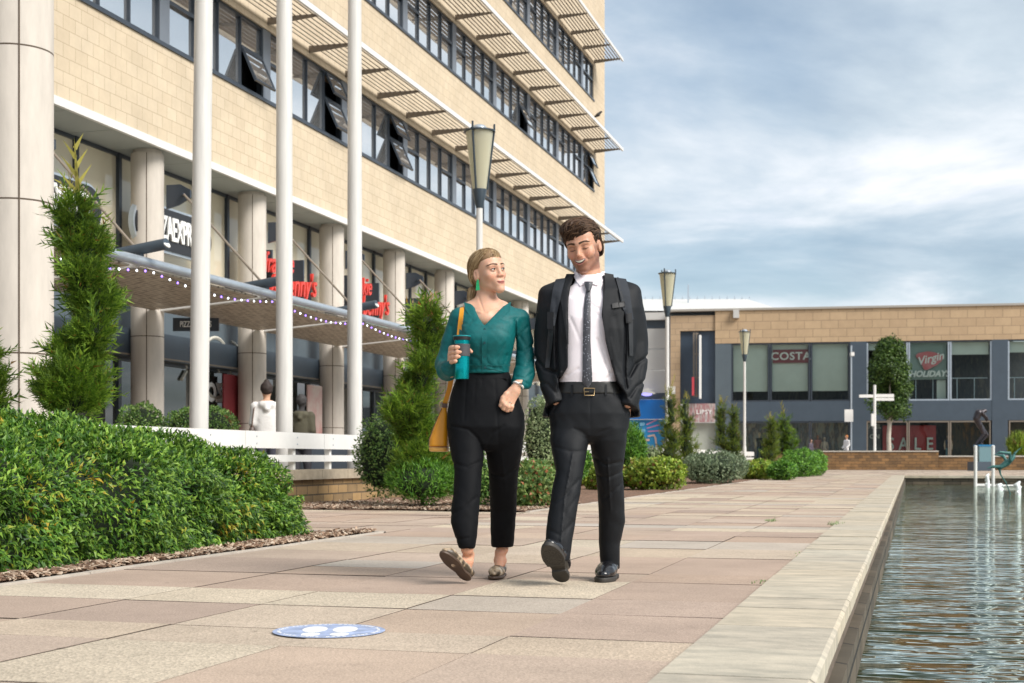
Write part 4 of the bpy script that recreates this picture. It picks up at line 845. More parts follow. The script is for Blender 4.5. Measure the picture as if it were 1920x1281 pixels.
# floor sticker
p = ground(617, 1184.5); stk = thing('floor_sticker', 'round blue floor sticker with two white footprints on the paving', 'floor sticker', (p.x, p.y, 0))
T = Matrix.Translation((p.x, p.y, .0035)) @ Matrix.Rotation(TH, 4, 'Z'); sx_ = 105*.627/(1184.5-860)
b = MB(); b.prism([(math.cos(a*.1257)*sx_, math.sin(a*.1257)*sx_) for a in range(50)], 0, .0008, T=T); obj('disc', b, mat('sticker_blue', (.30,.36,.52), .7, var=.35, vs=16), stk)
b = MB(); b.prism([(math.cos(a*.1257)*sx_*.96, math.sin(a*.1257)*sx_*.96) for a in range(50)], .0018, .0022, T=T); 
def footp(cx, g):
    b = MB(); b.prism([(cx+math.cos(a*.314)*.045, .03+math.sin(a*.314)*.085) for a in range(20)], .0012, .0016, T=T); b.prism([(cx+g*.004+math.cos(a*.314)*.034, -.11+math.sin(a*.314)*.045) for a in range(20)], .0012, .0016, T=T); return obj('footprint', b, m_lw, stk)
footp(-.055, 1); footp(.055, -1)
for i in range(44):
    pass
b = MB()
for i in range(60):
    a = 2*math.pi*i/60
    if i % 5 == 0: continue
    b.box(-.006,.006,sx_*.86,sx_*(.90+.03*rnd.random()),.0012,.0016,T=T @ Matrix.Rotation(a,4,'Z'))
obj('rim_lettering', b, m_lw, stk)
# ------------------------------------------------------------------ planting
def leaf_mat(name, c_dark, c_mid, c_light, accent=None, acc=.0, rough=.45, trans=.35, patch=None, ps=1.6):
    m = bpy.data.materials.new(name); m.use_nodes = True; t = m.node_tree; p = t.nodes['Principled BSDF']; p.inputs['Roughness'].default_value = rough; p.inputs['Specular IOR Level'].default_value = .4
    gi = t.nodes.new('ShaderNodeNewGeometry'); r = t.nodes.new('ShaderNodeValToRGB'); e = r.color_ramp.elements
    e[0].color = (*c_dark, 1); e[1].color = (*c_light, 1); e[1].position = .92; e.new(.5).color = (*c_mid, 1)
    if accent: q = e.new(1.0-acc); q.color = (*accent, 1); e[-1].color = (*accent, 1); r.color_ramp.elements[-2].position = .999-acc
    t.links.new(gi.outputs['Random Per Island'], r.inputs[0]); col = r.outputs[0]
    tc = t.nodes.new('ShaderNodeTexCoord')
    n = t.nodes.new('ShaderNodeTexNoise'); n.inputs['Scale'].default_value = 3.2; n.inputs['Detail'].default_value = 3; t.links.new(tc.outputs['Object'], n.inputs[0])
    mr = t.nodes.new('ShaderNodeMapRange'); mr.inputs[1].default_value = .35; mr.inputs[2].default_value = .65; mr.inputs[3].default_value = .72; mr.inputs[4].default_value = 1.2; t.links.new(n.outputs['Fac'], mr.inputs[0])
    x = t.nodes.new('ShaderNodeMix'); x.data_type = 'RGBA'; x.blend_type = 'MULTIPLY'; x.inputs[0].default_value = 1; t.links.new(col, x.inputs[6]); t.links.new(mr.outputs[0], x.inputs[7]); col = x.outputs[2]
    if patch:
        n2 = t.nodes.new('ShaderNodeTexNoise'); n2.inputs['Scale'].default_value = ps; n2.inputs['Detail'].default_value = 5; n2.inputs['Roughness'].default_value = .7; t.links.new(tc.outputs['Object'], n2.inputs[0])
        wn = t.nodes.new('ShaderNodeMath'); wn.operation = 'MULTIPLY_ADD'; wn.inputs[1].default_value = .16; t.links.new(gi.outputs['Random Per Island'], wn.inputs[0]); t.links.new(n2.outputs['Fac'], wn.inputs[2])
        m2 = t.nodes.new('ShaderNodeMapRange'); m2.inputs[1].default_value = .70; m2.inputs[2].default_value = .76; t.links.new(wn.outputs[0], m2.inputs[0])
        y = t.nodes.new('ShaderNodeMix'); y.data_type = 'RGBA'; t.links.new(m2.outputs[0], y.inputs[0]); t.links.new(col, y.inputs[6]); y.inputs[7].default_value = (*patch, 1); col = y.outputs[2]
    t.links.new(col, p.inputs['Base Color'])
    tr = t.nodes.new('ShaderNodeBsdfTranslucent'); t.links.new(col, tr.inputs[0]); mx = t.nodes.new('ShaderNodeMixShader'); mx.inputs[0].default_value = trans
    o = [n for n in t.nodes if n.type == 'OUTPUT_MATERIAL'][0]; t.links.new(p.outputs[0], mx.inputs[1]); t.links.new(tr.outputs[0], mx.inputs[2]); t.links.new(mx.outputs[0], o.inputs[0]); return m
ml_hedge = leaf_mat('hedge_leaf', (.016,.060,.008), (.085,.205,.020), (.26,.42,.055), patch=(.45,.31,.03), ps=1.6)
ml_con = leaf_mat('conifer_spray', (.035,.085,.008), (.11,.21,.016), (.24,.36,.035), accent=(.22,.12,.02), acc=.02, rough=.6, trans=.3)
ml_con2 = leaf_mat('far_conifer_spray', (.040,.075,.010), (.12,.18,.02), (.22,.28,.035), accent=(.20,.12,.04), acc=.05, rough=.6)
ml_tip = leaf_mat('conifer_tip', (.20,.18,.03), (.30,.27,.05), (.40,.36,.08), rough=.6)
ml_dry = leaf_mat('dry_tip', (.28,.18,.08), (.40,.25,.12), (.5,.36,.2), rough=.8)
ml_gloss = leaf_mat('glossy_leaf', (.04,.10,.025), (.13,.26,.05), (.32,.46,.13), rough=.3)
ml_grey = leaf_mat('grey_green_leaf', (.07,.11,.06), (.15,.21,.11), (.27,.33,.20), rough=.5)
ml_lime = leaf_mat('lime_leaf', (.09,.16,.02), (.24,.36,.035), (.46,.54,.09), accent=(.24,.10,.04), acc=.05, patch=(.30,.13,.05), ps=1.2)
ml_red = leaf_mat('red_tinged_leaf', (.06,.13,.035), (.17,.28,.07), (.34,.42,.15), accent=(.40,.16,.07), acc=.06, patch=(.42,.19,.09), ps=1.5)
ml_green = leaf_mat('bright_leaf', (.03,.10,.012), (.09,.24,.02), (.20,.40,.05))
ml_pale = leaf_mat('pale_leaf', (.12,.17,.07), (.24,.32,.14), (.42,.48,.26))
m_bark = mat('brown_bark', (.11,.075,.05), .9, var=.3, vs=20, bump=.6, bs=40); m_birch = mat('pale_bark', (.50,.45,.38), .8, var=.25, vs=9, bump=.4, bs=30)
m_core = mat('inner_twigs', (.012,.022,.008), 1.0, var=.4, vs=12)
def unit(v): return v/np.maximum(np.linalg.norm(v, axis=-1, keepdims=True), 1e-9)
def leaves(P, D, Nn, ln, wd, rg, curl=.25):       # a folded pointed leaf at every point: axis D, face normal Nn
    n = len(P); D = unit(D); S_ = unit(np.cross(D, Nn)); Nn = np.cross(S_, D); l = (ln*rg.uniform(.65, 1.3, n))[:,None]; w_ = (wd*rg.uniform(.7, 1.25, n))[:,None]
    b = P; m_ = P + D*l*.5 + Nn*l*.06; t = P + D*l - Nn*l*curl; L_ = P + D*l*.42 - S_*w_*.5 + Nn*l*.14; R_ = P + D*l*.42 + S_*w_*.5 + Nn*l*.14
    V = np.stack([b, R_, t, L_, m_], 1).reshape(-1, 3); i = np.arange(n)[:,None]*5
    Fc = np.concatenate([i+np.array([[0,1,4]]), i+np.array([[1,2,4]]), i+np.array([[2,3,4]]), i+np.array([[3,0,4]])], 1).reshape(-1, 3); return V, Fc
def leaf_obj(name, P, D, Nn, ln, wd, m, seed=0, parent=None, curl=.25):
    V, Fc = leaves(P, D, Nn, ln, wd, np.random.default_rng(seed), curl); return link(name, mesh_np(name, V, Fc), m, parent)
FR = []                                            # one conifer spray: a feathery fan of narrow blades
def _fr():
    rs = random.Random(3); out_ = [((0,0),(0,1.0),.11)]
    for i in range(6):
        z = .12+.14*i; s_ = 1 if i % 2 else -1; out_.append(((0,z),(s_*(.34-.03*i),z+.36-.02*i),.085))
    return out_
FR = _fr()
def sprays(P, D, ln, seed=0, wob=.25):
    rg = np.random.default_rng(seed); n = len(P); D = unit(D+rg.normal(0, wob, (n,3))*np.array([1,1,.6])); A = unit(np.cross(D, rg.normal(size=(n,3)))); l = (ln*rg.uniform(.45,1.15,n)*(1+1.2*(rg.uniform(0,1,n) < .07)))[:,None]; Vs = []
    for (a, b, w_) in FR:
        ab = np.array([b[0]-a[0], b[1]-a[1]]); q = np.array([-ab[1], ab[0]])/np.linalg.norm(ab)*w_*.5
        for (u, v) in ((a[0]-q[0], a[1]-q[1]), (a[0]+q[0], a[1]+q[1]), (b[0], b[1])): Vs.append(P + (A*u + D*v)*l)
    V = np.stack(Vs, 1).reshape(-1,3); return V, np.arange(len(V)).reshape(-1,3)
def spray_obj(name, P, D, ln, m, seed=0, parent=None, wob=.25):
    V, Fc = sprays(P, D, ln, seed, wob); return link(name, mesh_np(name, V, Fc), m, parent)
def blob_pts(c, r, n, rg, pw=2.0, bump=.12, zmin=None, shell=.85):
    u = rg.normal(size=(n,3)); u = unit(u)
    e = (np.abs(u)**pw).sum(1)**(-1/pw); q = u*e[:,None]
    bm = 1+bump*(np.sin(q[:,0]*5+c[0])*np.cos(q[:,1]*4+c[1]*2)+.6*np.sin(q[:,2]*7+q[:,0]*6))
    k = (shell+(1-shell)*rg.uniform(0,1,n)**.5)*bm
    P = np.array(c)+q*np.array(r)*k[:,None]; Nn = unit(q/np.array(r))
    if zmin is not None: ok = P[:,2] > zmin; P, Nn = P[ok], Nn[ok]
    return P, Nn
def leaf_dirs(Nn, rg, up=.2, out=.8, j=.5): return unit(Nn*out+np.array([0,0,up])+rg.normal(0, j, Nn.shape))
def bush(name, label, cat, c, r, n, ln, wd, m, seed, group=None, lobes=5, up=.5, zmin=.01, core=.78, j=.5, out=.8, curl=.25, pw=2.2):
    rg = np.random.default_rng(seed); t = thing(name, label, cat, (c[0], c[1], 0), group); Ps = []; Ns = []; cores = []
    for i in range(lobes):
        if i == 0 or lobes == 1: cc, rr = c, r
        else:
            a = rg.uniform(0, 6.28); cc = (c[0]+math.cos(a)*r[0]*.5, c[1]+math.sin(a)*r[1]*.5, c[2]+rg.uniform(-.25,.35)*r[2]); s_ = rg.uniform(.45,.68); rr = (r[0]*s_, r[1]*s_, r[2]*s_)
        k = int(n*(rr[0]*rr[1]*rr[2])**.66/((r[0]*r[1]*r[2])**.66)/(1+.40*(lobes-1))); P, Nn = blob_pts(cc, rr, k, rg, pw, .09, zmin, .72); Ps.append(P); Ns.append(Nn); cores.append((cc, rr))
    P = np.concatenate(Ps); Nn = np.concatenate(Ns); D = leaf_dirs(Nn, rg, up, out, j)
    leaf_obj('foliage', P, D, unit(Nn+rg.normal(0,.4,Nn.shape)+np.array([0,0,.5])), ln, wd, m, seed, t, curl)
    b = MB()
    for cc, rr in cores[:1]:
        vs = []; 
        b.lathe((cc[0],cc[1],0), [(rr[0]*core*math.sin(R(a)), max(.005, cc[2]-rr[2]*core*math.cos(R(a)))) for a in (25,50,75,100,125,150,172)], 14)
    obj('twig_core', b, m_core, t); return t
# the big clipped hedge
rg = np.random.default_rng(5); hc = (-5.90, 7.2, .0); hr = (1.36, 3.42, 1.0)
def hz(x, y): return (.70+.16*np.clip((y-4.2)/3.6,0,1)-.04*np.clip((y-9)/1.5,0,1))*(1-.10*np.clip((x+5.6)/1.0,0,1))
def hedge_surface(n, lo=-1.0):
    u = rg.normal(size=(n*3,3)); u[:,2] = np.abs(u[:,2]); u = unit(u*np.array([1,2.2,1])); pw = 3.6; q = u*((np.abs(u)**pw).sum(1)**(-1/pw))[:,None]
    P = np.array(hc)+q*np.array(hr); k = 1+.05*np.sin(P[:,1]*2.6+1.2)+.035*np.sin(P[:,1]*6.1+P[:,0]*3)+.03*np.sin(P[:,0]*7-P[:,1]*2)+.03*np.sin(P[:,2]*9+P[:,1]*4)
    k += np.where(q[:,2] > .4, .045*np.sin((P[:,1]-4)*1.9)-.02, .012*np.sin(P[:,1]*2.1))
    k = k*(.93+.09*rg.uniform(0,1,len(k))); P = np.array(hc)+q*np.array(hr)*k[:,None]; P[:,2] *= hz(P[:,0], P[:,1]); Nn = unit(np.sign(q)*np.abs(q)**(pw-1)/np.array(hr)); ok = (P[:,2] > .02) & (P[:,1] > 3.8)
    # gaps: pull some clumps inwards
    g_ = np.sin(P[:,1]*11+P[:,2]*6)*np.sin(P[:,2]*13-P[:,0]*8+P[:,1]*3); P = P - Nn*(np.clip(g_-.15,0,1)*.15)[:,None]; return P[ok], Nn[ok]
P, Nn = hedge_surface(72000)
near_ = rg.uniform(0,1,len(P)) < np.clip(1.25-np.abs(P[:,0]+4.6)*.20, .3, 1); P, Nn = P[near_], Nn[near_]
hedge = thing('hedge', 'big rounded leafy hedge with yellowing patches beside the paving', 'hedge', (hc[0], hc[1], 0))
D = unit(Nn*.75+rg.normal(0,.45,Nn.shape)+np.array([0,0,-.35])*(np.abs(Nn[:,0:1])+np.abs(Nn[:,1:2])*.6)+np.array([0,0,.45])*(Nn[:,2:3] > .6)); 
leaf_obj('foliage', P, D, unit(Nn+np.array([.1,-.1,.6])+rg.normal(0,.45,Nn.shape)), .050, .020, ml_hedge, 1, hedge, .3)
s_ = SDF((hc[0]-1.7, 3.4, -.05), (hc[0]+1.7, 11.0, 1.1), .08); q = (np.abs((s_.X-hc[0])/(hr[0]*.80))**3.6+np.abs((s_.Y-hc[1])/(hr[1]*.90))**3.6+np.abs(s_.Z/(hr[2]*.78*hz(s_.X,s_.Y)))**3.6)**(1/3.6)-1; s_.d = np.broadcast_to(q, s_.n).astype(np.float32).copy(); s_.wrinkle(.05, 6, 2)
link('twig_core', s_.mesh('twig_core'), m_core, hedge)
# spiral topiaries
def spiral(label, base, h, r0, turns, ph, n, ln, m, seed, tips=True, group='spiral clipped conifers in the bed', tw=1.0, r1=None, stem=.12, tipm=None, z0=.05):
    rg = np.random.default_rng(seed); t = thing('spiral_topiary', label, 'topiary', (base[0], base[1], 0), group); r1 = r1 or r0*.5
    b = MB(); b.tube([(base[0], base[1], 0), (base[0]+.02, base[1], h*.5), (base[0], base[1]+.01, h*.93)], [.05*r0/.33,.035*r0/.33,.012], 8); obj('trunk', b, m_bark, t)
    u = rg.uniform(0,1,n)**.9; z = z0+u*(h-z0); R_ = r0+(r1-r0)*u; a = ph+turns*6.283*u
    o = np.stack([np.cos(a)*R_*.55*tw, np.sin(a)*R_*.55*tw], 1); v = unit(rg.normal(size=(n,3))); k = rg.uniform(.5,1,n)**.5
    pit = (h-z0)/max(turns,.5)*.40
    P = np.stack([base[0]+o[:,0]+v[:,0]*R_*.62*k, base[1]+o[:,1]+v[:,1]*R_*.62*k, z+v[:,2]*np.minimum(R_*.8, pit)*k], 1); P[:,2] = np.maximum(P[:,2], .03)
    D = unit(v*np.array([1,1,.35])*1.25+np.array([0,0,.55])+rg.normal(0,.25,(n,3)))
    spray_obj('foliage', P, D, ln, m, seed, t)
    # a darker inner body so the sky does not show through the mass
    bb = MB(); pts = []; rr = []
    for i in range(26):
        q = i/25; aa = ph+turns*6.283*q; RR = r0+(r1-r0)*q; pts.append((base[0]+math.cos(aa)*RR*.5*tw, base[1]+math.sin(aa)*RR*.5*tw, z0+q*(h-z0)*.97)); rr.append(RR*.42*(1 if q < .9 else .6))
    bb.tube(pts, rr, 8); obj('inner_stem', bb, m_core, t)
    if tips:
        k = 9; T_ = np.stack([base[0]+rg.normal(0,r1*.3,k), base[1]+rg.normal(0,r1*.3,k), h-r1*.4+rg.uniform(0,.05,k)], 1)
        spray_obj('shoot', T_, rg.normal(0,.18,(k,3))+np.array([0,0,1]), ln*2.3, tipm or ml_tip, seed+5, t, .12)
    return t
def lobed(label, d, lobes, n, ln, m, seed, tip, tipn=9, tipm=None, tipl=2.3, group='spiral clipped conifers in the bed', base_px=None):
    rg = np.random.default_rng(seed); k = d/F; bx = base_px or lobes[-1][0]; o = W(bx, 860, d); t = thing('spiral_topiary', label, 'topiary', (o.x, o.y, 0), group); Ps = []; Vs = []; cores = MB(); pts = []; rr = []
    tot = sum(l[2]*l[3] for l in lobes)
    for i, (px, py, rx, ry) in enumerate(lobes):
        c = W(px, py, d); sw = .35*rx*k*(1 if i % 2 else -1); cc = np.array([c.x-ST*sw, c.y+CT*sw, c.z]); q = int(n*rx*ry/tot); v = unit(rg.normal(size=(q,3))); kk = rg.uniform(.35,1.08,q)**.5
        P = cc+v*np.array([rx*k*.92,rx*k*.92,ry*k*.84])*(1.12 if d > 30 else 1.0)*(kk*(1+.12*np.sin(v[:,2]*9+v[:,0]*5)))[:,None]; Ps.append(P); Vs.append(v); pts.append(tuple(cc)); rr.append(min(rx,ry)*k*.62)
    P = np.concatenate(Ps); v = np.concatenate(Vs); ok = P[:,2] > .04; P, v = P[ok], v[ok]; D = unit(v*np.array([1,1,.5])+np.array([0,0,.75])+rg.normal(0,.28,v.shape)); spray_obj('foliage', P, D, ln, m, seed, t)
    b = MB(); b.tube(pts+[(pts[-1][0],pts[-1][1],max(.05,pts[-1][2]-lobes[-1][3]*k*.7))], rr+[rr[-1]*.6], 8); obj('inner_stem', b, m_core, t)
    b = MB(); b.tube([(o.x,o.y,0),(o.x,o.y,pts[0][2])], [.028 if d < 25 else .04,.012], 7); obj('trunk', b, m_bark, t)
    c = np.array(W(tip[0], tip[1], d)); T_ = c+rg.normal(0,1,(tipn,3))*np.array([tip[2]*k*.6,tip[2]*k*.6,.03]); spray_obj('shoot', T_, rg.normal(0,.22,(tipn,3))+np.array([0,0,1]), ln*tipl, tipm or ml_tip, seed+5, t, .12); return t
lobed('tall spiral conifer towering behind the hedge next to the pale column', 11.9, [(140,402,27,34),(152,458,45,44),(157,515,36,36),(172,568,46,46),(178,622,36,32),(140,662,50,38),(142,732,66,60)], 8200, .105, ml_con, 31, (145,375,16), 8, None, 2.2)
lobed('shaggy spiral conifer with dry pink tips just left of the woman', 17.6, [(800,600,27,24),(807,643,31,34),(797,688,26,28),(778,726,27,30),(766,774,42,42),(784,822,42,36),(792,882,56,54)], 7200, .13, ml_con, 32, (795,585,20), 14, ml_dry, 1.8)
lobed('spiral conifer cut off by the left frame edge, only its side sprays showing', 12.4, [(-22,672,20,18),(-24,712,26,28),(-20,750,24,30),(-26,800,30,34)], 1700, .12, ml_con, 33, (-22,655,8), 4)
for (lab, yb, lobes, tip, m_, s_) in (
    ('spiral conifer directly in front of the tan pier right of the blue shop', 905, [(1255,750,8,11),(1258,771,9,13),(1261,788,8,10),(1250,800,10,11),(1254,815,13,13),(1264,828,13,13),(1252,852,20,22),(1256,872,18,14)], (1256,742,4), ml_con2, 40),
    ('spiral conifer in front of the navy panel and poster', 898, [(1284,757,5,9),(1281,774,9,14),(1289,796,12,16),(1288,812,9,10),(1280,820,12,12),(1288,838,20,18),(1290,860,18,14)], (1287,748,5), ml_con2, 41),
    ('leftmost spiral conifer of the pair beside the smallest street lamp', 893, [(1353,766,6,9),(1352,782,8,13),(1350,798,7,11),(1355,814,9,11),(1352,829,11,11),(1363,842,12,11),(1358,860,12,12)], (1354,757,4), ml_con2, 42),
    ('rightmost spiral conifer of the pair touching the smallest street lamp', 893, [(1375,774,8,10),(1378,790,7,11),(1372,806,9,11),(1378,822,10,12),(1374,838,11,11),(1381,853,10,11)], (1376,765,4), ml_con2, 43),
    ('browning slim spiral conifer right of the smallest street lamp', 898, [(1446,794,5,8),(1447,806,6,10),(1449,821,8,11),(1445,836,12,11),(1442,853,13,14),(1444,872,11,10)], (1446,788,4), ml_con2, 44),
    ('broad bright spiral conifer over the trimmed green mound', 893, [(1468,787,8,9),(1469,802,11,12),(1479,814,10,12),(1467,826,13,12),(1481,832,12,13),(1470,845,14,11)], (1469,779,6), ml_con, 45)):
    lobed(lab, .627*F/(yb-860), lobes, 1500, .13, m_, s_, tip, 5)
# bushes along the bed
def pbush(name, label, cat, px0, px1, yt, yb, n, ln, wd, m, seed, d=None, ry=None, **k_):
    d = d or .627*F/(yb-860); k = d/F; z1 = HC+(860-yt)*k; z0 = max(0.0, HC+(860-yb)*k); c = W((px0+px1)/2, 860, d); r = (px1-px0)/2*k; return bush(name, label, cat, (c.x, c.y+(ry or r)*.6, (z1+z0)/2), (r, ry or r, (z1-z0)/2+.02), n, ln, wd, m, seed, **k_)
pbush('shrub', 'loose glossy pale green shrub between the white fence and the shaggy spiral', 'shrub', 652, 762, 775, 935, 5200, .042, .026, ml_gloss, 51, d=18.4, j=.9, lobes=6)
pbush('conifer_bush', 'low feathery green conifer at the woman\'s left beside the mulch', 'shrub', 718, 842, 868, 940, 4200, .085, .012, ml_green, 52, d=17.0, up=.9, lobes=4)
pbush('shrub', 'dark low shrub behind the woman\'s legs', 'shrub', 835, 925, 850, 950, 3000, .06, .03, ml_gloss, 53, d=17.4, lobes=4)
pbush('shrub', 'red tinged leafy shrub between the woman and the man near the paving', 'shrub', 925, 1040, 868, 955, 5200, .06, .04, ml_red, 54, d=17.2, lobes=6)
pbush('shrub', 'tall pale airy shrub rising between the two walkers', 'shrub', 972, 1040, 745, 900, 4500, .055, .03, ml_pale, 55, d=24, j=1.0, lobes=6)
pbush('shrub', 'lime green shrub low behind the gap between the walkers', 'shrub', 1000, 1100, 838, 905, 3000, .07, .045, ml_green, 56, d=25)
pbush('shrub', 'low lime shrub with maroon leaves seen between the man\'s legs', 'shrub', 1082, 1180, 872, 920, 4200, .07, .055, ml_lime, 57, d=27.5, lobes=6)
pbush('shrub', 'broad lime and maroon shrub right of the man\'s knee', 'shrub', 1165, 1280, 862, 922, 5600, .075, .06, ml_lime, 58, d=27, lobes=7)
pbush('conifer_bush', 'pointed feathery conifer right behind the man\'s hip', 'shrub', 1152, 1204, 800, 900, 3000, .15, .02, ml_green, 59, d=31, up=1.2, lobes=3)
pbush('shrub', 'grey green rounded shrub below the two spirals right of the blue shop', 'shrub', 1268, 1392, 848, 908, 7500, .075, .04, ml_grey, 60, d=34, ry=1.3, lobes=6)
pbush('shrub', 'low mixed orange and green shrub at the foot of the smallest street lamp', 'shrub', 1385, 1452, 866, 900, 3000, .10, .06, ml_lime, 61, d=41)
pbush('shrub', 'small bright green shrub in front of the browning spiral', 'shrub', 1440, 1490, 868, 902, 2500, .10, .05, ml_green, 62, d=40)
pbush('clipped_bush', 'smooth clipped green mound at the far end of the bed, left half', 'shrub', 1462, 1528, 845, 893, 4200, .11, .05, ml_green, 63, d=47, ry=2.0, lobes=3)
pbush('clipped_bush', 'smooth clipped green mound at the far end of the bed, right end', 'shrub', 1505, 1546, 849, 892, 3000, .11, .05, ml_green, 64, d=50, ry=1.5, lobes=3)
pbush('shrub', 'fuzzy white flowered plant under the far white fence', 'shrub', 1170, 1240, 838, 872, 1800, .09, .03, ml_pale, 65, d=36)
pbush('shrub', 'spiky green grass clump above the low wall at the right frame edge', 'shrub', 1893, 1925, 822, 857, 1500, .5, .04, ml_lime, 66, d=78, up=1.6, j=.25)
# clipped balls in front of the office
for px, pyt, d, r, lab in ((265, 757, 20.5, .33, 'clipped box ball seen just right of the tall spiral conifer'), (350,767,20.5,.30,'clipped box ball half hidden by the nearest flagpole'), (400, 764, 20.5, .34, 'clipped box ball right of the nearest flagpole')):
    p = W(px, 860, d); zt_ = zat(pyt, d); bush('clipped_ball', lab, 'topiary', (p.x, p.y, zt_-r), (r, r, r), 2600, .04, .025, ml_gloss, int(px), group='clipped box balls in planters', lobes=1, zmin=0.3, j=.35)
    pt = thing('planter', 'dark square planter under the ' + lab, 'planter', (p.x, p.y, 0), 'dark planters behind the fence'); b = MB(); b.box(p.x-.25,p.x+.25,p.y-.25,p.y+.25,0,zt_-r*1.35); b.box(p.x-.28,p.x+.28,p.y-.28,p.y+.28,zt_-r*1.35+.002,zt_-r*1.35+.05); obj('box', b, m_slate, pt)
# tree before the shops
d = 78.5; p = W(1668, 860, d); tr = thing('tree', 'slender tree with pale forked trunk and dense egg shaped crown by the shops', 'tree', (p.x, p.y, .3)); k = d/F
b = MB(); b.tube([(p.x,p.y,.3),(p.x-.05,p.y,zat(820,d)),(p.x,p.y,zat(795,d))], [.14,.12,.11], 10)
b.tube([(p.x,p.y,zat(797,d)),(p.x-4*k,p.y,zat(785,d)),(p.x-7*k,p.y+.2,zat(760,d))], [.08,.07,.04], 8); b.tube([(p.x,p.y,zat(797,d)),(p.x+2*k,p.y-.1,zat(770,d)),(p.x,p.y,zat(700,d))], [.09,.07,.03], 8); b.tube([(p.x,p.y,zat(797,d)),(p.x+8*k,p.y,zat(780,d)),(p.x+10*k,p.y,zat(750,d))], [.08,.06,.04], 8)
obj('trunk', b, m_birch, tr); rg = np.random.default_rng(77); Ps = []; Ns = []
for i in range(60):
    q = rg.uniform(0,1); zz_ = zat(782-q*134, d); w_ = 40*k*math.sin(math.pi*min(1,(q*.86+.14)))**.6; a = rg.uniform(0,6.28); rr = w_*rg.uniform(.35,.98)
    P, Nn = blob_pts((p.x+math.cos(a)*rr, p.y+math.sin(a)*rr, zz_), (.52,.52,.6), 330, rg, 2, .2, None, .5); Ps.append(P); Ns.append(Nn)
P = np.concatenate(Ps); Nn = np.concatenate(Ns); leaf_obj('crown', P, leaf_dirs(Nn, rg, -.1, .7, .7), unit(Nn+np.array([0,0,.7])), .15, .10, leaf_mat('tree_leaf', (.02,.05,.012), (.06,.12,.02), (.15,.24,.05)), 9, tr)
# bark mulch in the beds
m_mulch = mat('bark_mulch', (.17,.10,.065), .95, var=.5, vs=30, bump=.8, bs=60); m_chip = mat('wood_chip', (.42,.32,.24), .9, var=.3, vs=3)
def rough_bed(name, x0, x1, y0, y1, seed, z=.0):
    rg = np.random.default_rng(seed); nx, ny = max(2,int((x1-x0)/.16)), max(2,int((y1-y0)/.16)); X, Y = np.meshgrid(np.linspace(x0,x1,nx), np.linspace(y0,y1,ny), indexing='ij'); Z = z+rg.normal(0,.009,X.shape)+.012*np.sin(X*3)*np.sin(Y*2.3)
    V = np.stack([X.ravel(), Y.ravel(), Z.ravel()], 1); i = np.arange(nx*ny).reshape(nx,ny); Fc = np.stack([i[:-1,:-1].ravel(), i[1:,:-1].ravel(), i[1:,1:].ravel(), i[:-1,1:].ravel()], 1); link(name, mesh_np(name, V, Fc), m_mulch, kind='structure')
rough_bed('soil', -7.895, -4.34, 2.5, 10.94, 1, .006); rough_bed('soil', -7.895, -4.30, 15.62, 52.3, 2, .006)
kerbz = MB(); kerb_line(kerbz, -4.286, 15.6, 52.3); obj('kerb', kerbz, m_kerb, kind='structure')
def chips(name, n, fn, seed):
    rg = np.random.default_rng(seed); P = fn(rg, n); n = len(P); a = rg.uniform(0,6.28,n); l = rg.uniform(.008,.035,n); w_ = rg.uniform(.005,.013,n); tl = rg.normal(0,.25,n)
    u = np.stack([np.cos(a)*np.cos(tl), np.sin(a)*np.cos(tl), np.sin(tl)], 1)*l[:,None]; v = np.stack([-np.sin(a), np.cos(a), rg.normal(0,.3,n)], 1)*w_[:,None]; h = np.stack([0*a,0*a,rg.uniform(.003,.007,n)],1)
    V = np.stack([P-u-v,P+u-v,P+u+v,P-u+v,P-u-v+h,P+u-v+h,P+u+v+h,P-u+v+h],1).reshape(-1,3); i = np.arange(n)[:,None]*8
    Fc = np.concatenate([i+np.array([q]) for q in ((4,5,6,7),(0,1,5,4),(1,2,6,5),(2,3,7,6),(3,0,4,7))],1).reshape(-1,4)
    m = m_chip; o = link(name, mesh_np(name, V, Fc), mchip, kind='stuff'); return o
mchip = leaf_mat('mulch_chip', (.10,.055,.035), (.27,.17,.11), (.55,.45,.35), trans=0.0, rough=.9)
def f1(rg, n):
    y = rg.uniform(3.6,10.9,n); x = -4.35-np.abs(rg.normal(0,.13,n)); return np.stack([x,y,np.full(n,.018)+rg.uniform(0,.012,n)],1)
def f2(rg, n):
    x = rg.uniform(-7.85,-4.34,n); y = 15.66+np.abs(rg.normal(0,1.1,n)); return np.stack([x,y,np.full(n,.016)+rg.uniform(0,.02,n)],1)
chips('mulch_chips', 6500, f1, 1); chips('mulch_chips', 7500, f2, 2)
# weeds in the paving joints
def weeds(label, px, py, n, seed, hgt=.06):
    p = ground(px, py); rg = np.random.default_rng(seed); P = np.stack([p.x+rg.normal(0,.03,n), p.y+rg.normal(0,.10,n), np.full(n,.0)],1); o = leaf_obj('weed_tuft', P, rg.normal(0,.5,(n,3))+np.array([0,0,.8]), np.ones((n,3))*np.array([.2,-1,.2]), hgt, .008, ml_pale, seed); tag(o, label, 'weed', 'grass tufts in the paving joints')
weeds('largest grass tuft in the joint beside the pool coping', 1567, 986, 60, 1, .045); weeds('small grass tuft in the second paving joint left of the coping', 1446, 978, 34, 2, .035); weeds('faint moss tuft nearest the camera along the coping joint', 1512, 1041, 40, 3, .018); weeds('tiny tuft in the coping joint level with the man\'s foot', 1435, 1094, 22, 4, .015)
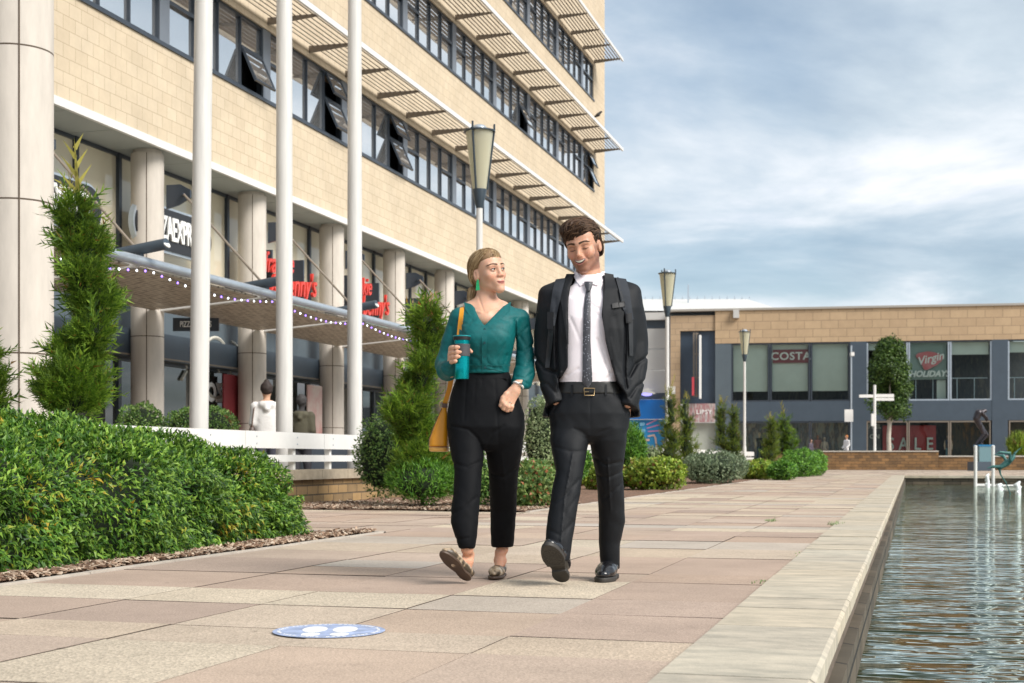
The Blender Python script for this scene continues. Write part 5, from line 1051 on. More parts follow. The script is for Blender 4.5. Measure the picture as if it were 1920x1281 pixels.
# ------------------------------------------------------------------ people
class Frame:                                        # person space: x right, y away from the camera, z up, metres; pixels measured on the photograph give x and z
    def __init__(s, px, D): s.D = D; s.X0 = (px-960)/F*D; s.M = PT(px, 860, D); s.M.translation.z = 0; s.o = s.M.translation.copy()
    def p(s, px, py, y=0.0): d = s.D+y; return ((px-960)/F*d - s.X0, y, HC+(860-py)/F*d)
    def rows(s, L_): return [(s.p(0, py, yc)[2], s.p(a, py, yc)[0], s.p(b, py, yc)[0], yc-ry, yc+ry) for py, a, b, yc, ry in L_]
    def pts(s, L_): return [s.p(*q) for q in L_]
    def xz(s, L_, y=0.0): return [(s.p(a, b, y)[0], s.p(a, b, y)[2]) for a, b in L_]
def surf(sd, x, z):                                 # first surface met from the camera side
    best = None
    for s in (sd if isinstance(sd, (list, tuple)) else [sd]):
        fx = np.clip((x-s.lo[0])/s.h, 0, s.n[0]-1.001); fz = np.clip((z-s.lo[2])/s.h, 0, s.n[2]-1.001); ix, iz = fx.astype(int), fz.astype(int); ax, az = (fx-ix)[:,None], (fz-iz)[:,None]
        c = s.d[ix,:,iz]*(1-ax)*(1-az)+s.d[ix+1,:,iz]*ax*(1-az)+s.d[ix,:,iz+1]*(1-ax)*az+s.d[ix+1,:,iz+1]*ax*az
        neg = c < 0; has = neg.any(1); j = np.argmax(neg, 1); j0 = np.maximum(j-1, 0); k = np.arange(len(c)); a, b = c[k,j0], c[k,j]; t = np.where(j > 0, a/(a-b+1e-9), 0)
        y = np.where(has, s.lo[1]+(j0+t)*s.h, 1.0); best = y if best is None else np.minimum(best, y)
    return best
def resamp(pts, n):
    p = np.array(pts, float); d = np.r_[0, np.cumsum(np.linalg.norm(np.diff(p, axis=0), axis=1))]; t = np.linspace(0, d[-1], n); return np.stack([np.interp(t, d, p[:,i]) for i in range(p.shape[1])], 1)
def ribbon(name, fr, sd, Lp, Rp, m, parent, off=.004, th=.004, n=24, k=6, y=None, bulge=0.0, smooth=2):
    A = resamp(fr.xz(Lp), n); B = resamp(fr.xz(Rp), n); t = np.linspace(0, 1, k); G = A[:,None,:]*(1-t)[None,:,None]+B[:,None,:]*t[None,:,None]
    Y = surf(sd, G[...,0].ravel(), G[...,1].ravel()).reshape(n, k) if y is None else np.full((n,k), y)
    bad = Y > .5
    if y is None:
        for i in range(n):
            if bad[i].all(): continue
            ok = np.where(~bad[i])[0]; Y[i] = np.interp(np.arange(k), ok, Y[i,ok])
            md = Y[i].min(); Y[i] = np.minimum(Y[i], md+.022)
        full = bad.all(1); v0 = int(np.argmin(full))
        for i in range(v0-1, -1, -1): Y[i] = Y[i+1]+.030; G[i,:,1] = G[v0,:,1]+.002*(v0-i > 0)
        for i in range(v0+1, n):
            if full[i]: Y[i] = Y[i-1]
    for _ in range(smooth):
        Q = np.pad(Y, 1, 'edge'); Y = np.minimum(Y, (Q[:-2,1:-1]+Q[2:,1:-1]+Q[1:-1,:-2]+Q[1:-1,2:])/4)
    sc_ = 1+Y/fr.D; cx = -fr.X0; X_ = (G[...,0]+fr.X0)*sc_-fr.X0; Z_ = HC+(G[...,1]-HC)*sc_; Yf = Y-off-th-bulge*np.sin(np.pi*t)[None,:]
    V = np.concatenate([np.stack([X_,Yf,Z_],2).reshape(-1,3), np.stack([X_,Y-off+.0,Z_],2).reshape(-1,3)]); i = np.arange(n*k).reshape(n,k); N_ = n*k
    q = np.stack([i[:-1,:-1],i[1:,:-1],i[1:,1:],i[:-1,1:]],2).reshape(-1,4); Fs = [q, q[:,::-1]+N_]
    ed = np.concatenate([i[0,:], i[1:,-1], i[-1,:-1][::-1], i[1:-1,0][::-1]]); e2 = np.roll(ed,-1); Fs.append(np.stack([ed,e2,e2+N_,ed+N_],1))
    M_ = np.array(fr.M); V = V @ M_[:3,:3].T+M_[:3,3]; me = mesh_np(name, V, np.concatenate(Fs), True); o = link(name, me, m, parent)
    try: me.set_sharp_from_angle(angle=R(50))
    except Exception: pass
    return o
def joinmesh(name, parts):                          # (verts, quads, colours) lists -> one mesh with a tint attribute
    V = []; Q = []; C = []; b = 0
    for v, q, c in parts: V.append(v); Q.append(q+b); C.append(c); b += len(v)
    me = mesh_np(name, np.concatenate(V), np.concatenate(Q), True); vcol(me, np.concatenate(C)); return me
def polys(s, T):
    g = vdb.FloatGrid(9.0); g.copyFromArray(s.d.astype(np.float32)); p, t, q = g.convertToPolygons(isovalue=0.0, adaptivity=0.0); v = p*s.h+s.lo; m = np.array(T); return v, v @ m[:3,:3].T+m[:3,3], q[:, ::-1]
def suitmat(name, col, rough=.62, sheen=.3, bs=900, spec=.35, var=.12):
    m = mat(name, col, rough, var=var, vs=60, bump=.15, bs=bs, spec=spec, sheen=sheen); return m
m_suit = suitmat('black_suit_cloth', (.0052,.0062,.0085), .6, .0, spec=.28); m_trous = suitmat('black_trouser_cloth', (.0050,.0060,.0082), .6, .0, spec=.25); m_black = suitmat('black_crepe', (.0025,.0029,.0042), .7, .0, spec=.16)
m_shirt = mat('pale_pink_shirt', (.80,.735,.77), .65, var=.03, vs=40, bump=.06, bs=300, sheen=.2)
m_teal = mat('teal_satin', (.0,.098,.102), .56, var=.14, vs=70, bump=.16, bs=300, spec=.30, sheen=.0)
m_strap = mat('black_webbing', (.012,.014,.018), .6, var=.2, vs=200, bump=.3, bs=600); m_pad = mat('backpack_padding', (.016,.02,.028), .75, bump=.3, bs=500)
m_plastic = mat('black_plastic', (.015,.015,.017), .5, spec=.3); m_gold = mat('gold_metal', (.55,.40,.22), .35, metal=1); m_leather = mat('black_leather', (.010,.010,.012), .22, bump=.08, bs=120, coat=.3); m_rubber = mat('dark_rubber', (.030,.026,.022), .6, var=.2, vs=30)
m_belt = mat('belt_leather', (.012,.011,.010), .4, bump=.1, bs=200)
m_skin = attr_mat('skin', .48, .45, sss=.25, bump=.04, bs=350); m_wht = mat('eye_white', (.62,.58,.55), .2); m_iris = mat('brown_iris', (.035,.018,.010), .15); m_lash = mat('lash', (.03,.015,.01), .6); m_teeth = mat('teeth', (.62,.56,.46), .3)
m_silver = mat('silver_metal', (.62,.62,.62), .25, metal=1)
def hairmat(name, stops, rough=.55):
    m = bpy.data.materials.new(name); m.use_nodes = True; t = m.node_tree; p = t.nodes['Principled BSDF']; p.inputs['Roughness'].default_value = rough; p.inputs['Specular IOR Level'].default_value = .28
    gi = t.nodes.new('ShaderNodeNewGeometry'); r = t.nodes.new('ShaderNodeValToRGB'); e = r.color_ramp.elements
    while len(e) < len(stops): e.new(.5)
    for i, c in enumerate(stops): e[i].position = i/(len(stops)-1); e[i].color = (*c, 1)
    t.links.new(gi.outputs['Random Per Island'], r.inputs[0]); t.links.new(r.outputs[0], p.inputs['Base Color']); return m
mh_m = hairmat('dark_brown_hair', [(.014,.007,.004),(.032,.016,.009),(.065,.034,.019),(.16,.09,.05)]); mh_mb = mat('dark_hair_base', (.018,.009,.006), .7, spec=.2)
mh_w = hairmat('blonde_hair', [(.13,.075,.035),(.28,.175,.08),(.44,.30,.15),(.66,.50,.30)]); mh_wb = mat('blonde_hair_base', (.24,.145,.07), .6, col2=(.16,.09,.04), vs=30)
def hframe(fr, px, py, y, yaw, pitch, roll, sc_): p = Vector(fr.p(px, py, y)); return Matrix.Translation(p) @ Matrix.Rotation(R(yaw),4,'Z') @ Matrix.Rotation(R(roll),4,'Y') @ Matrix.Rotation(R(pitch),4,'X') @ Matrix.Scale(sc_,4)
def head_sdf(s, H, male):                            # adds head primitives to s in frame H (coordinates swapped while building)
    X0, Y0_, Z0_ = s.X, s.Y, s.Z; inv = np.array(H.inverted()); sc_ = H.to_scale()[0]
    c = [inv[i][0]*X0+inv[i][1]*Y0_+inv[i][2]*Z0_+inv[i][3] for i in range(3)]; s.X, s.Y, s.Z = [a.astype(np.float32) for a in c]
    body = s.d; s.d = np.full(s.n, 9.0, np.float32); g = 1 if male else .93
    s.ell((0,.018,.035), (.076*g,.095,.086), .0); s.ell((0,-.025,-.010), (.064*g,.064,.082), .03); s.ell((0,-.038,.045), (.058*g,.043,.046), .03)
    jw = .047 if male else .039; mz = 0 if male else -.0075
    for q in (-1, 1):
        s.cap((q*jw,-.005,-.060), (q*.013,-.070,-.100 if male else -.102), .021 if male else .016, .014, .035)
        s.ell((q*.044*g,-.058,-.026), (.021,.020,.020 if male else .022), .025)
        s.cap((q*.010,-.088,.020), (q*.044,-.074,.020), .007 if male else .0045, .006, .02)
    s.ell((0,-.080 if male else -.082,-.101 if male else -.104), (.017 if male else .013,.014,.013), .022)
    s.cap((0,-.070,-.070), (0,-.072,-.055), .022, .022, .025)
    for q in (-1, 1): s.S(s.e((q*.031,-.103,-.001), (.018,.016,.0125)), .016)
    for q in (-1, 1): s.ell((q*.031,-.0735,-.001), (.0145,.0135,.0135), .004)
    s.cap((0,-.086,.014), (0,-.106 if male else -.101,-.028), .0075, .0095 if male else .0080, .018); s.ell((0,-.108 if male else -.103,-.033), (.0095,.008,.008), .010)
    for q in (-1, 1): s.ell((q*.0125,-.096,-.036), (.007,.009,.006), .008); s.S(s.e((q*.007,-.101,-.0435), (.0035,.005,.003)), .003)
    if male:
        s.chain([(-.030,-.080,-.057),(-.015,-.089,-.0615),(0,-.0910,-.0630),(.015,-.089,-.0615),(.030,-.080,-.057)], [.010,.013,.014,.013,.010], .018)
        for q in (-1, 1): s.S(s.q((q*.021,-.096,-.034), (q*.038,-.084,-.060), .0022, .003), .012); s.ell((q*.042,-.070,-.036), (.016,.015,.015), .014)
    else:
        s.cap((-.012,-.076,-.069), (.012,-.076,-.069), .015, .015, .02)
        s.chain([(-.022,-.0830,-.0675),(-.010,-.0905,-.0650),(0,-.0915,-.0665),(.010,-.0905,-.0650),(.022,-.0830,-.0675)], [.002,.0040,.0036,.0040,.002], .006)
        s.chain([(-.020,-.0840,-.0715),(0,-.0900,-.0755),(.020,-.0840,-.0715)], [.002,.0060,.002], .006); s.S(s.q((-.022,-.092,-.0695), (.022,-.092,-.0695), .0010, .0010, (1,3,1)), .0025)
    for q in (-1, 1):
        s.ell((q*.078*g,.012,-.012), (.0075,.017,.030), .008, Matrix.Rotation(R(q*-18),4,'Z')); s.S(s.e((q*.087*g,.008,-.006), (.006,.008,.016)), .004)
    hd = s.d*sc_; s.hX, s.hY, s.hZ = s.X, s.Y, s.Z; s.X, s.Y, s.Z = X0, Y0_, Z0_; s.d = smin(body, hd, .030)
def lin(*c): return np.array(c, float)
def face_tint(v, H, male, base, lip, brow):
    inv = np.array(H.inverted()); l = v @ inv[:3,:3].T+inv[:3,3]; x, y, z = l[:,0], l[:,1], l[:,2]; ax = np.abs(x); c = np.tile(base, (len(v),1)).astype(float)
    def mixc(w, col): nonlocal c; w = np.clip(w,0,1)[:,None]; c = c*(1-w)+np.array(col)*w
    fr_ = y < -.03; g = lambda cx, cz, rx, rz: np.exp(-(((ax-cx)/rx)**2+((z-cz)/rz)**2))*fr_
    mixc(g(.040,-.035,.020,.016)*.45, base*np.array((1.08,.72,.68))); mixc(g(0,-.035,.014,.012)*.35, base*np.array((1.05,.75,.7)))
    if male:
        st_ = np.clip((-.038-z)/.02,0,1)*np.clip((z+.125)/.01,0,1)*(y < .03)*np.clip(1-g(0,-.062,.020,.010)*1.5,0,1); st_ = st_*np.clip(1-np.exp(-(((ax-.045)/.022)**2+((z+.035)/.02)**2)),0,1); mixc(st_*.80, base*np.array((.42,.34,.34))); side = (ax > .058)*(y < .0)*(y > -.05)*np.clip((.01-z)/.02,0,1)*np.clip((z+.12)/.02,0,1); mixc(side*.7, base*np.array((.42,.34,.34)))
        pass
    else:
        lp = np.exp(-((z+.0700)/.0092)**4)*np.clip((.0225-ax)/.004,0,1)*(y < -.076); mixc(lp*.85, lip); mixc(np.exp(-((z+.0695+.0015*(ax/.02)**2)/.0014)**2)*(ax < .022)*(y < -.074), (.16,.035,.03))
    mixc(np.exp(-(((ax-.031)/.020)**2+((z-.004)/.012)**2))*fr_*.38, base*np.array((.68,.48,.44))); mixc(g(.024,-.034,.008,.010)*.25, base*np.array((.8,.6,.55)))  # shading of the eye sockets painted into the skin colour
    return c
def face_y(s, H, x, z, lo=-.125, n=50):       # nearest skin surface straight in front of the face, in head space
    x = np.atleast_1d(np.asarray(x, float)); z = np.atleast_1d(np.asarray(z, float)); m = np.array(H); ys = np.linspace(lo, -.04, n); P = np.stack([np.repeat(x[:,None],n,1), np.repeat(ys[None],len(x),0), np.repeat(z[:,None],n,1)],2).reshape(-1,3)
    d = sample(s, P @ m[:3,:3].T+m[:3,3]).reshape(len(x), n); neg = d < 0; j = np.maximum(np.argmax(neg,1),1); k = np.arange(len(x)); a, b = d[k,j-1], d[k,j]; return ys[j-1]+(ys[1]-ys[0])*a/(a-b+1e-9)
def brows(s, H, fr, root, m, rad, thick, tilt=0.0):
    rg = np.random.default_rng(2); M_ = np.array(fr.M @ H); paths = []
    for q in (-1, 1):
        for i in range(170):
            t = rg.uniform(0,1); x = .009+.040*t; z = .0225+.0055*math.sin(t*2.3)-.010*max(0,t-.68)+rg.uniform(-1,1)*thick*(1.1-.75*t); xs = np.linspace(0,.0095,4)+x; zs = z+np.linspace(0,.0022*(1-1.8*t),4); y = face_y(s, H, q*xs, zs)-.0008; paths.append(np.stack([q*xs,y,zs],1) @ M_[:3,:3].T+M_[:3,3])
    strands('eyebrow', paths, rad, m, root)
def crescent(name, s, H, fr, root, m, w_, top, bot, off, n=16, k=5, th=.0015):
    xs = np.linspace(-w_, w_, n); V = []
    for j in range(k):
        t = j/(k-1); z = top(xs)*(1-t)+bot(xs)*t; V.append(np.stack([xs, face_y(s,H,xs,z)-off, z],1))
    V = np.stack(V,1).reshape(-1,3); M_ = np.array(fr.M @ H); W_ = V+np.array([0,th,0]); A = np.concatenate([V,W_]) @ M_[:3,:3].T+M_[:3,3]; i = np.arange(n*k).reshape(n,k); q = np.stack([i[:-1,:-1],i[:-1,1:],i[1:,1:],i[1:,:-1]],2).reshape(-1,4); return link(name, mesh_np(name, A, np.concatenate([q, q[:,::-1]+n*k]), True), m, root)
def lip(name, s, H, fr, root, m, xs, zs, rs, off): M_ = fr.M @ H; y = face_y(s, H, xs, zs)-off; b = MB(); b.tube([M_ @ Vector((a,c,d)) for a, c, d in zip(xs,y,zs)], list(rs), 8, flat=.8); return obj(name, b, m, root)
def sample(s, P):
    f = np.clip((P-s.lo)/s.h, 0, np.array(s.n)-1.001); i = f.astype(int); a = f-i; o = 0
    for dx in (0,1):
        for dy in (0,1):
            for dz in (0,1): o = o+s.d[i[:,0]+dx,i[:,1]+dy,i[:,2]+dz]*(a[:,0] if dx else 1-a[:,0])*(a[:,1] if dy else 1-a[:,1])*(a[:,2] if dz else 1-a[:,2])
    return o
def closed_eyes(s, H, fr, root):
    for q in (-1, 1):
        x = q*np.linspace(.0155,.0475,9); z = -.0045-.0035*np.sin(np.linspace(.15,3.0,9)); lip('eyelash', s, H, fr, root, m_lash, x, z, [.0006,.0014,.0019,.0021,.0021,.0021,.0020,.0016,.0007], .0006)
        z2 = .0075+.0030*np.sin(np.linspace(0,3.14,9)); lip('lid_crease', s, H, fr, root, m_crease, x, z2, [.0004]+[.0009]*7+[.0004], .0001)
m_crease = mat('lid_crease_skin', (.26,.11,.075), .6)
def eyes(H, fr, root, look, open_, male):
    M_ = fr.M @ H
    for q in (-1, 1):
        if open_ > 0:
            b = MB(); b.lathe((0,0,0), [(.0125*math.sin(a), -.0125*math.cos(a)) for a in [R(i*15) for i in range(1,12)]], 16); e = [tuple(Vector((v[0]+q*.031, v[1]-.0765, v[2]-.001))) for v in b.v]; b.v = [tuple(M_ @ Vector(v)) for v in e]; eo = obj('eye', b, m_wht, root)
            b = MB(); d_ = Vector((look[0], -1, look[1])).normalized(); c = Vector((q*.031,-.0765,-.001))+d_*.0112; u = d_.orthogonal().normalized(); w_ = d_.cross(u); n = 12; b.add([M_ @ (c+d_*.0018)]+[M_ @ (c+(u*math.cos(6.283*i/n)+w_*math.sin(6.283*i/n))*.0062) for i in range(n)], [(0, i+1, (i+1) % n+1) for i in range(n)]); obj('iris', b, m_iris, eo)
        b = MB(); zz = .0052*open_ - .0040*(1-open_); pts = [(q*.0165,-.0835,-.003+.3*zz),(q*.023,-.0895,zz*.85),(q*.031,-.0915,zz+.0008),(q*.039,-.0885,zz*.8),(q*.0475,-.0800,-.0010+.2*zz)]; b.tube([M_ @ Vector(p) for p in pts], [.0007,.0014,.0017,.0016,.0008], 6); obj('eyelash', b, m_lash, root)
        if open_ > 0:                                # lids close round the eye
            b = MB(); b.tube([M_ @ Vector((p[0], p[1]+.0012, p[2]+.0022)) for p in pts], [.0010,.0022,.0026,.0022,.0010], 6); lo = [(q*.0165,-.0835,-.0035),(q*.024,-.0885,-.0066),(q*.032,-.0895,-.0076),(q*.040,-.0865,-.0062),(q*.047,-.0805,-.0030)]; b.tube([M_ @ Vector(p) for p in lo], [.0008,.0018,.002,.0018,.0008], 6); obj('eyelid', b, m_lid, root)
m_lid = mat('eyelid_skin', (.50,.27,.18), .5)
def strands(name, paths, rad, m, parent, nside=3):
    V = []; Fc = []; b = 0
    for P in paths:
        P = np.asarray(P); n = len(P); t = unit(np.gradient(P, axis=0)); u = unit(np.cross(t, np.array([.3,.2,1.0]))); w_ = np.cross(t, u); r = rad*np.sin(np.pi*np.clip(np.linspace(.12,.97,n),0,1))**.6
        for k in range(nside): a = 6.283*k/nside; V.append(P+u*(math.cos(a)*r)[:,None]+w_*(math.sin(a)*r)[:,None])
        for k in range(nside):
            i = np.arange(n-1); a0 = b+k*n; a1 = b+((k+1) % nside)*n; Fc.append(np.stack([a0+i, a1+i, a1+i+1, a0+i+1],1))
        b += n*nside
    return link(name, mesh_np(name, np.concatenate(V), np.concatenate(Fc), True), m, parent)
def on_skull(d, off): d = unit(np.asarray(d, float)); return np.array([0,.018,.035])+d*(1/np.sqrt(((d/np.array([.076,.095,.086]))**2).sum(-1)))[...,None]*(1+off/.086)
# ---- limbs' and torso core under the clothes, so that each body is one figure
def shoe_sdf(male, h=.0035):
    s = SDF((-.062,-.325,-.012), (.062,.05,.17), h)
    if male:
        s.chain([(0,-.248,.034),(0,-.205,.042),(0,-.15,.050),(0,-.085,.064),(0,-.045,.070)], [.030,.044,.046,.042,.038], .03, (1,1,.8)); s.cap((0,-.05,.07),(0,-.050,.14),.038,.038,.02)
    else:
        s.chain([(0,-.222,.030),(0,-.185,.036),(0,-.13,.034),(0,-.06,.040),(0,-.012,.044)], [.014,.030,.034,.030,.028], .02, (1,1,.85))
        s.S(s.e((0,-.055,.085), (.034,.080,.042)), .008)
    so = SDF((-.062,-.325,-.012), (.062,.05,.06), h)
    L_ = .285 if male else .235; r1 = .0475 if male else .037; r2 = .035 if male else .028
    so.d = np.minimum(so.e((0,-L_*.70,.0),(r1,L_*.33,9)), so.e((0,-r2-.0,.0),(r2,r2*1.15,9))).astype(np.float32); so.U(so.q((0,-L_*.62,0),(0,-.06,0),r1*.78,r2*.9,(1,1,99))/1.0, .03)
    so.d = smax(so.d, np.abs(so.Z-.011)-(.011 if male else .007), .004)
    if male: so.S(np.maximum(np.abs(so.Y+.105)-.020, so.Z-.011)+0*so.X, .004); s.d = smax(s.d, .019-s.Z, .003)
    if male:
        an = np.arctan2(so.X, so.Y+L_*.70); rr = np.sqrt(so.X**2+((so.Y+L_*.70)*.75)**2); so.d = so.d+(np.where((rr > .010) & (rr < .038) & (so.Z < .006), (np.sin(an*18) > .2)*.0028, 0)).astype(np.float32)
        so.d = so.d+(np.where((np.abs(rr-.042) < .0025) & (so.Z < .006), .003, 0)).astype(np.float32)
    return s, so
def place_shoe(fr, root, male, heel, yaw, pitch, roll, m_up, m_so, label=None):
    s, so = shoe_sdf(male); T = fr.M @ Matrix.Translation(Vector(heel)) @ Matrix.Scale(1.10 if male else 1.06, 4) @ Matrix.Rotation(R(yaw),4,'Z') @ Matrix.Rotation(R(roll),4,'Y') @ Matrix.Rotation(R(-pitch),4,'X'); o = link('shoe', s.mesh('shoe', T), m_up, root); link('sole', so.mesh('sole', T), m_so, o)
    if label: o['label'] = label
    return o, T
# ================================================================== the man
fm = Frame(1100, 7.05); P_ = fm.p
man = thing('person', 'smiling bearded man in black suit, grey tie and backpack straps, hands in pockets, striding', 'person', tuple(fm.o))
hip_m = [(830,1066,1146,0,.060),(818,1040,1168,0,.098),(804,1032,1178,0,.112),(776,1029,1182,0,.122),(745,1038,1172,0,.118),(728,1046,1164,0,.112),(716,1049,1160,0,.108)]
tr_ = SDF((-.29,-.42,.05), (.29,.36,1.08), .006)
tr_.col(fm.rows(hip_m), 0); 
tr_.col(fm.rows([(1052,1036,1067,-.20,.060),(1038,1024,1070,-.19,.066),(1020,1022,1072,-.18,.068),(992,1024,1077,-.16,.070),(951,1030,1083,-.135,.074),(924,1034,1088,-.115,.078),(883,1042,1094,-.08,.090),(856,1037,1099,-.05,.100),(826,1031,1104,-.02,.106),(804,1033,1103,0,.106),(775,1042,1098,0,.090),(745,1055,1090,0,.07)]), .014, 2.2)
tr_.col(fm.rows([(1067,1128,1162,.175,.058),(1058,1126,1162,.165,.062),(1040,1124,1162,.155,.062),(1018,1123,1163,.15,.066),(979,1123,1172,.13,.070),(951,1122,1171,.11,.074),(924,1121,1170,.09,.080),(883,1116,1167,.06,.090),(856,1110,1171,.04,.098),(826,1106,1174,.01,.104),(804,1107,1174,0,.106),(775,1112,1168,0,.090),(745,1118,1155,0,.07)]), .014, 2.2)
for pts, w_, dp in (([(1104,822),(1088,810),(1074,804)],.008,.004), ([(1106,822),(1124,810),(1142,804)],.008,.004), ([(1038,838),(1070,848),(1094,846)],.008,.005), ([(1083,898),(1060,925),(1036,940)],.010,.007), ([(1080,930),(1055,960)],.008,.004), ([(1028,990),(1048,1000),(1072,975)],.010,.006), ([(1036,1034),(1062,1030)],.007,.005),
    ([(1112,856),(1135,872),(1164,866)],.009,.006), ([(1166,884),(1140,896),(1118,890)],.009,.006), ([(1168,905),(1145,925),(1125,945)],.010,.006), ([(1170,950),(1148,972),(1126,980)],.010,.006), ([(1164,1000),(1140,1010),(1125,1006)],.009,.006), ([(1160,1022),(1138,1030),(1126,1026)],.008,.006), ([(1127,1042),(1145,1046),(1160,1040)],.007,.005), ([(1104,742),(1105,815)],.004,.003), ([(1052,745),(1036,775)],.005,.005), ([(1160,745),(1176,780)],.005,.005)): tr_.fold(fm.xz(pts), w_*.85, dp*.72, True, .05)
for pts in ([(1072,850),(1056,930),(1048,1015)], [(1138,860),(1146,960),(1143,1050)]): tr_.fold(fm.xz(pts), .004, -.005, True, .05)
tr_.wrinkle(.0022, 38, 3); link('trousers', tr_.mesh('trousers', fm.M), m_trous, man)
sh = SDF((-.25,-.22,.90), (.25,.22,1.66), .005)
sh.col(fm.rows([(735,1050,1160,0,.104),(719,1048,1160,-.005,.112),(700,1046,1162,-.005,.120),(660,1044,1166,0,.120),(600,1040,1174,0,.122),(562,1043,1158,.0,.100),(546,1060,1136,.004,.084),(534,1074,1136,.006,.076),(524,1080,1130,.022,.064),(517,1084,1126,.03,.055)]), 0, 2.3)
for pts, dp in (([(1090,560),(1112,580),(1128,585)],.004), ([(1110,590),(1130,600)],.004), ([(1068,600),(1085,640)],.003), ([(1118,640),(1140,700)],.005), ([(1062,706),(1082,694)],.004), ([(1130,716),(1146,700)],.004), ([(1072,560),(1090,552)],.003)): sh.fold(fm.xz(pts), .008, dp)
sh.wrinkle(.0025, 26, 5)
# jacket
jk = SDF((-.33,-.24,.80), (.36,.24,1.56), .006)
jk.col(fm.rows([(783,1016,1202,.03,.150),(760,1022,1198,.02,.148),(720,1028,1190,0,.142),(680,1030,1188,0,.140),(620,1022,1196,0,.142),(580,1018,1200,.005,.132),(556,1018,1198,.01,.112),(546,1020,1194,.012,.104),(538,1032,1184,.018,.090),(528,1052,1162,.022,.074),(516,1070,1142,.03,.060),(508,1078,1134,.035,.052)]), 0, 2.4)
zz = jk.Z[0,0]
def edge(pts): a = np.array(sorted([(P_(x,y,-.12)[2], P_(x,y,-.12)[0]) for x, y in pts])); return np.interp(zz, a[:,0], a[:,1]).astype(np.float32)[None,None,:]
eL = edge([(1079,508),(1076,520),(1067,545),(1065,590),(1066,636),(1064.7,688),(1048,719),(1040,740),(1034,760),(1028,790)]); eR = edge([(1132,508),(1133,520),(1132,545),(1129,590),(1135,636),(1146,681),(1157,715),(1172,735),(1186,758),(1194,790)])
wedge = np.maximum(np.maximum(eL-jk.X, jk.X-eR), jk.Y-.03); jk.d = smax(jk.d, -wedge.astype(np.float32), .008)
nk = jk.e((P_(1104,505)[0], .04, P_(1104,505)[2]), (.062,.070,.055)); jk.S(nk, .01)
armL = fm.pts([(1030,557,.01),(1026,600,.02),(1023,640,.03),(1024,685,.02),(1032,725,-.02),(1043,752,-.05)]); armR = fm.pts([(1180,554,.01),(1189,600,.02),(1193,645,.03),(1192,688,.02),(1186,728,-.02),(1177,757,-.05)])
aL = np.minimum.reduce([jk.q(armL[i], armL[i+1], a, b) for i, (a, b) in enumerate(((.056,.060),(.060,.060),(.060,.057),(.057,.051),(.051,.045)))]); aR = np.minimum.reduce([jk.q(armR[i], armR[i+1], a, b) for i, (a, b) in enumerate(((.058,.062),(.062,.062),(.062,.060),(.060,.053),(.053,.045)))])
jk.U(aL, .022); jk.U(aR, .022); jk.cap(P_(1026,548,.01), P_(1050,540,.02), .026, .04, .03); jk.cap(P_(1187,545,.01), P_(1160,538,.02), .026, .04, .03)
def cut_end(s, c, dirv): n = np.array(dirv)/np.linalg.norm(dirv); g = (s.X-c[0])*n[0]+(s.Y-c[1])*n[1]+(s.Z-c[2])*n[2]; return g
for c, dv in ((P_(1045,757,-.05), (.25,-.25,-1)), (P_(1175,763,-.05), (-.25,-.25,-1))):
    g = cut_end(jk, c, dv); near = np.sqrt((jk.X-c[0])**2+(jk.Y-c[1])**2+(jk.Z-c[2])**2)-.075; jk.d = smax(jk.d, -np.maximum(-g, near).astype(np.float32), .004)
for pts, w_, dp in (([(1042,560),(1042,640),(1044,700),(1052,730)],.006,.012), ([(1172,560),(1170,640),(1168,700),(1172,730)],.006,.012), ([(1003,670),(1020,692),(1040,700)],.007,.010), ([(1008,716),(1026,722),(1042,740)],.007,.009), 
    ([(1215,668),(1192,684),(1178,708)],.007,.011), ([(1208,716),(1192,726),(1178,746)],.007,.010), ([(1206,676),(1200,700),(1196,740)],.006,.005), ([(1052,640),(1058,690),(1046,728)],.010,.004), ([(1150,600),(1160,660),(1158,700)],.012,.005), ([(1140,640),(1152,680),(1166,705)],.008,-.004), ([(1206,570),(1204,640)],.014,.003)): jk.fold(fm.xz(pts), w_*1.1, dp*(.55 if abs(dp) < .0095 else 1), True, .08)
jk.wrinkle(.0028, 24, 9); jo = link('jacket', jk.mesh('jacket', fm.M), m_suit, man)
rb = lambda name, L_, R_, m, parent=jo, sd=jk, **k: ribbon(name, fm, sd, L_, R_, m, parent, **k)
rb('lapel', [(1062,514),(1053,535),(1049,560),(1053,572),(1057,600),(1064,650)], [(1078,514),(1070,535),(1066,560),(1065,580),(1065,610),(1066,650)], m_suit, off=.002, th=.006, n=30)
rb('lapel', [(1133,512),(1134,535),(1132,560),(1130,590),(1134,630),(1146,676)], [(1150,515),(1155,545),(1156,572),(1143,592),(1141,630),(1149,672)], m_suit, off=.002, th=.006, n=30)
rb('pocket_welt', [(1144,588),(1144,592)], [(1166,585),(1166,589)], m_suit, off=.001, th=.003, n=4, k=10)
for (x, y) in ((1063,652),(1053,697)):
    b = MB(); c = fm.M @ Vector(P_(x, y, float(surf(jk, np.array([P_(x,y)[0]]), np.array([P_(x,y)[2]]))[0]))); b.tube([c, c+fm.M.to_3x3() @ Vector((0,-.006,0))], .0055, 12); obj('button', b, m_plastic, jo)
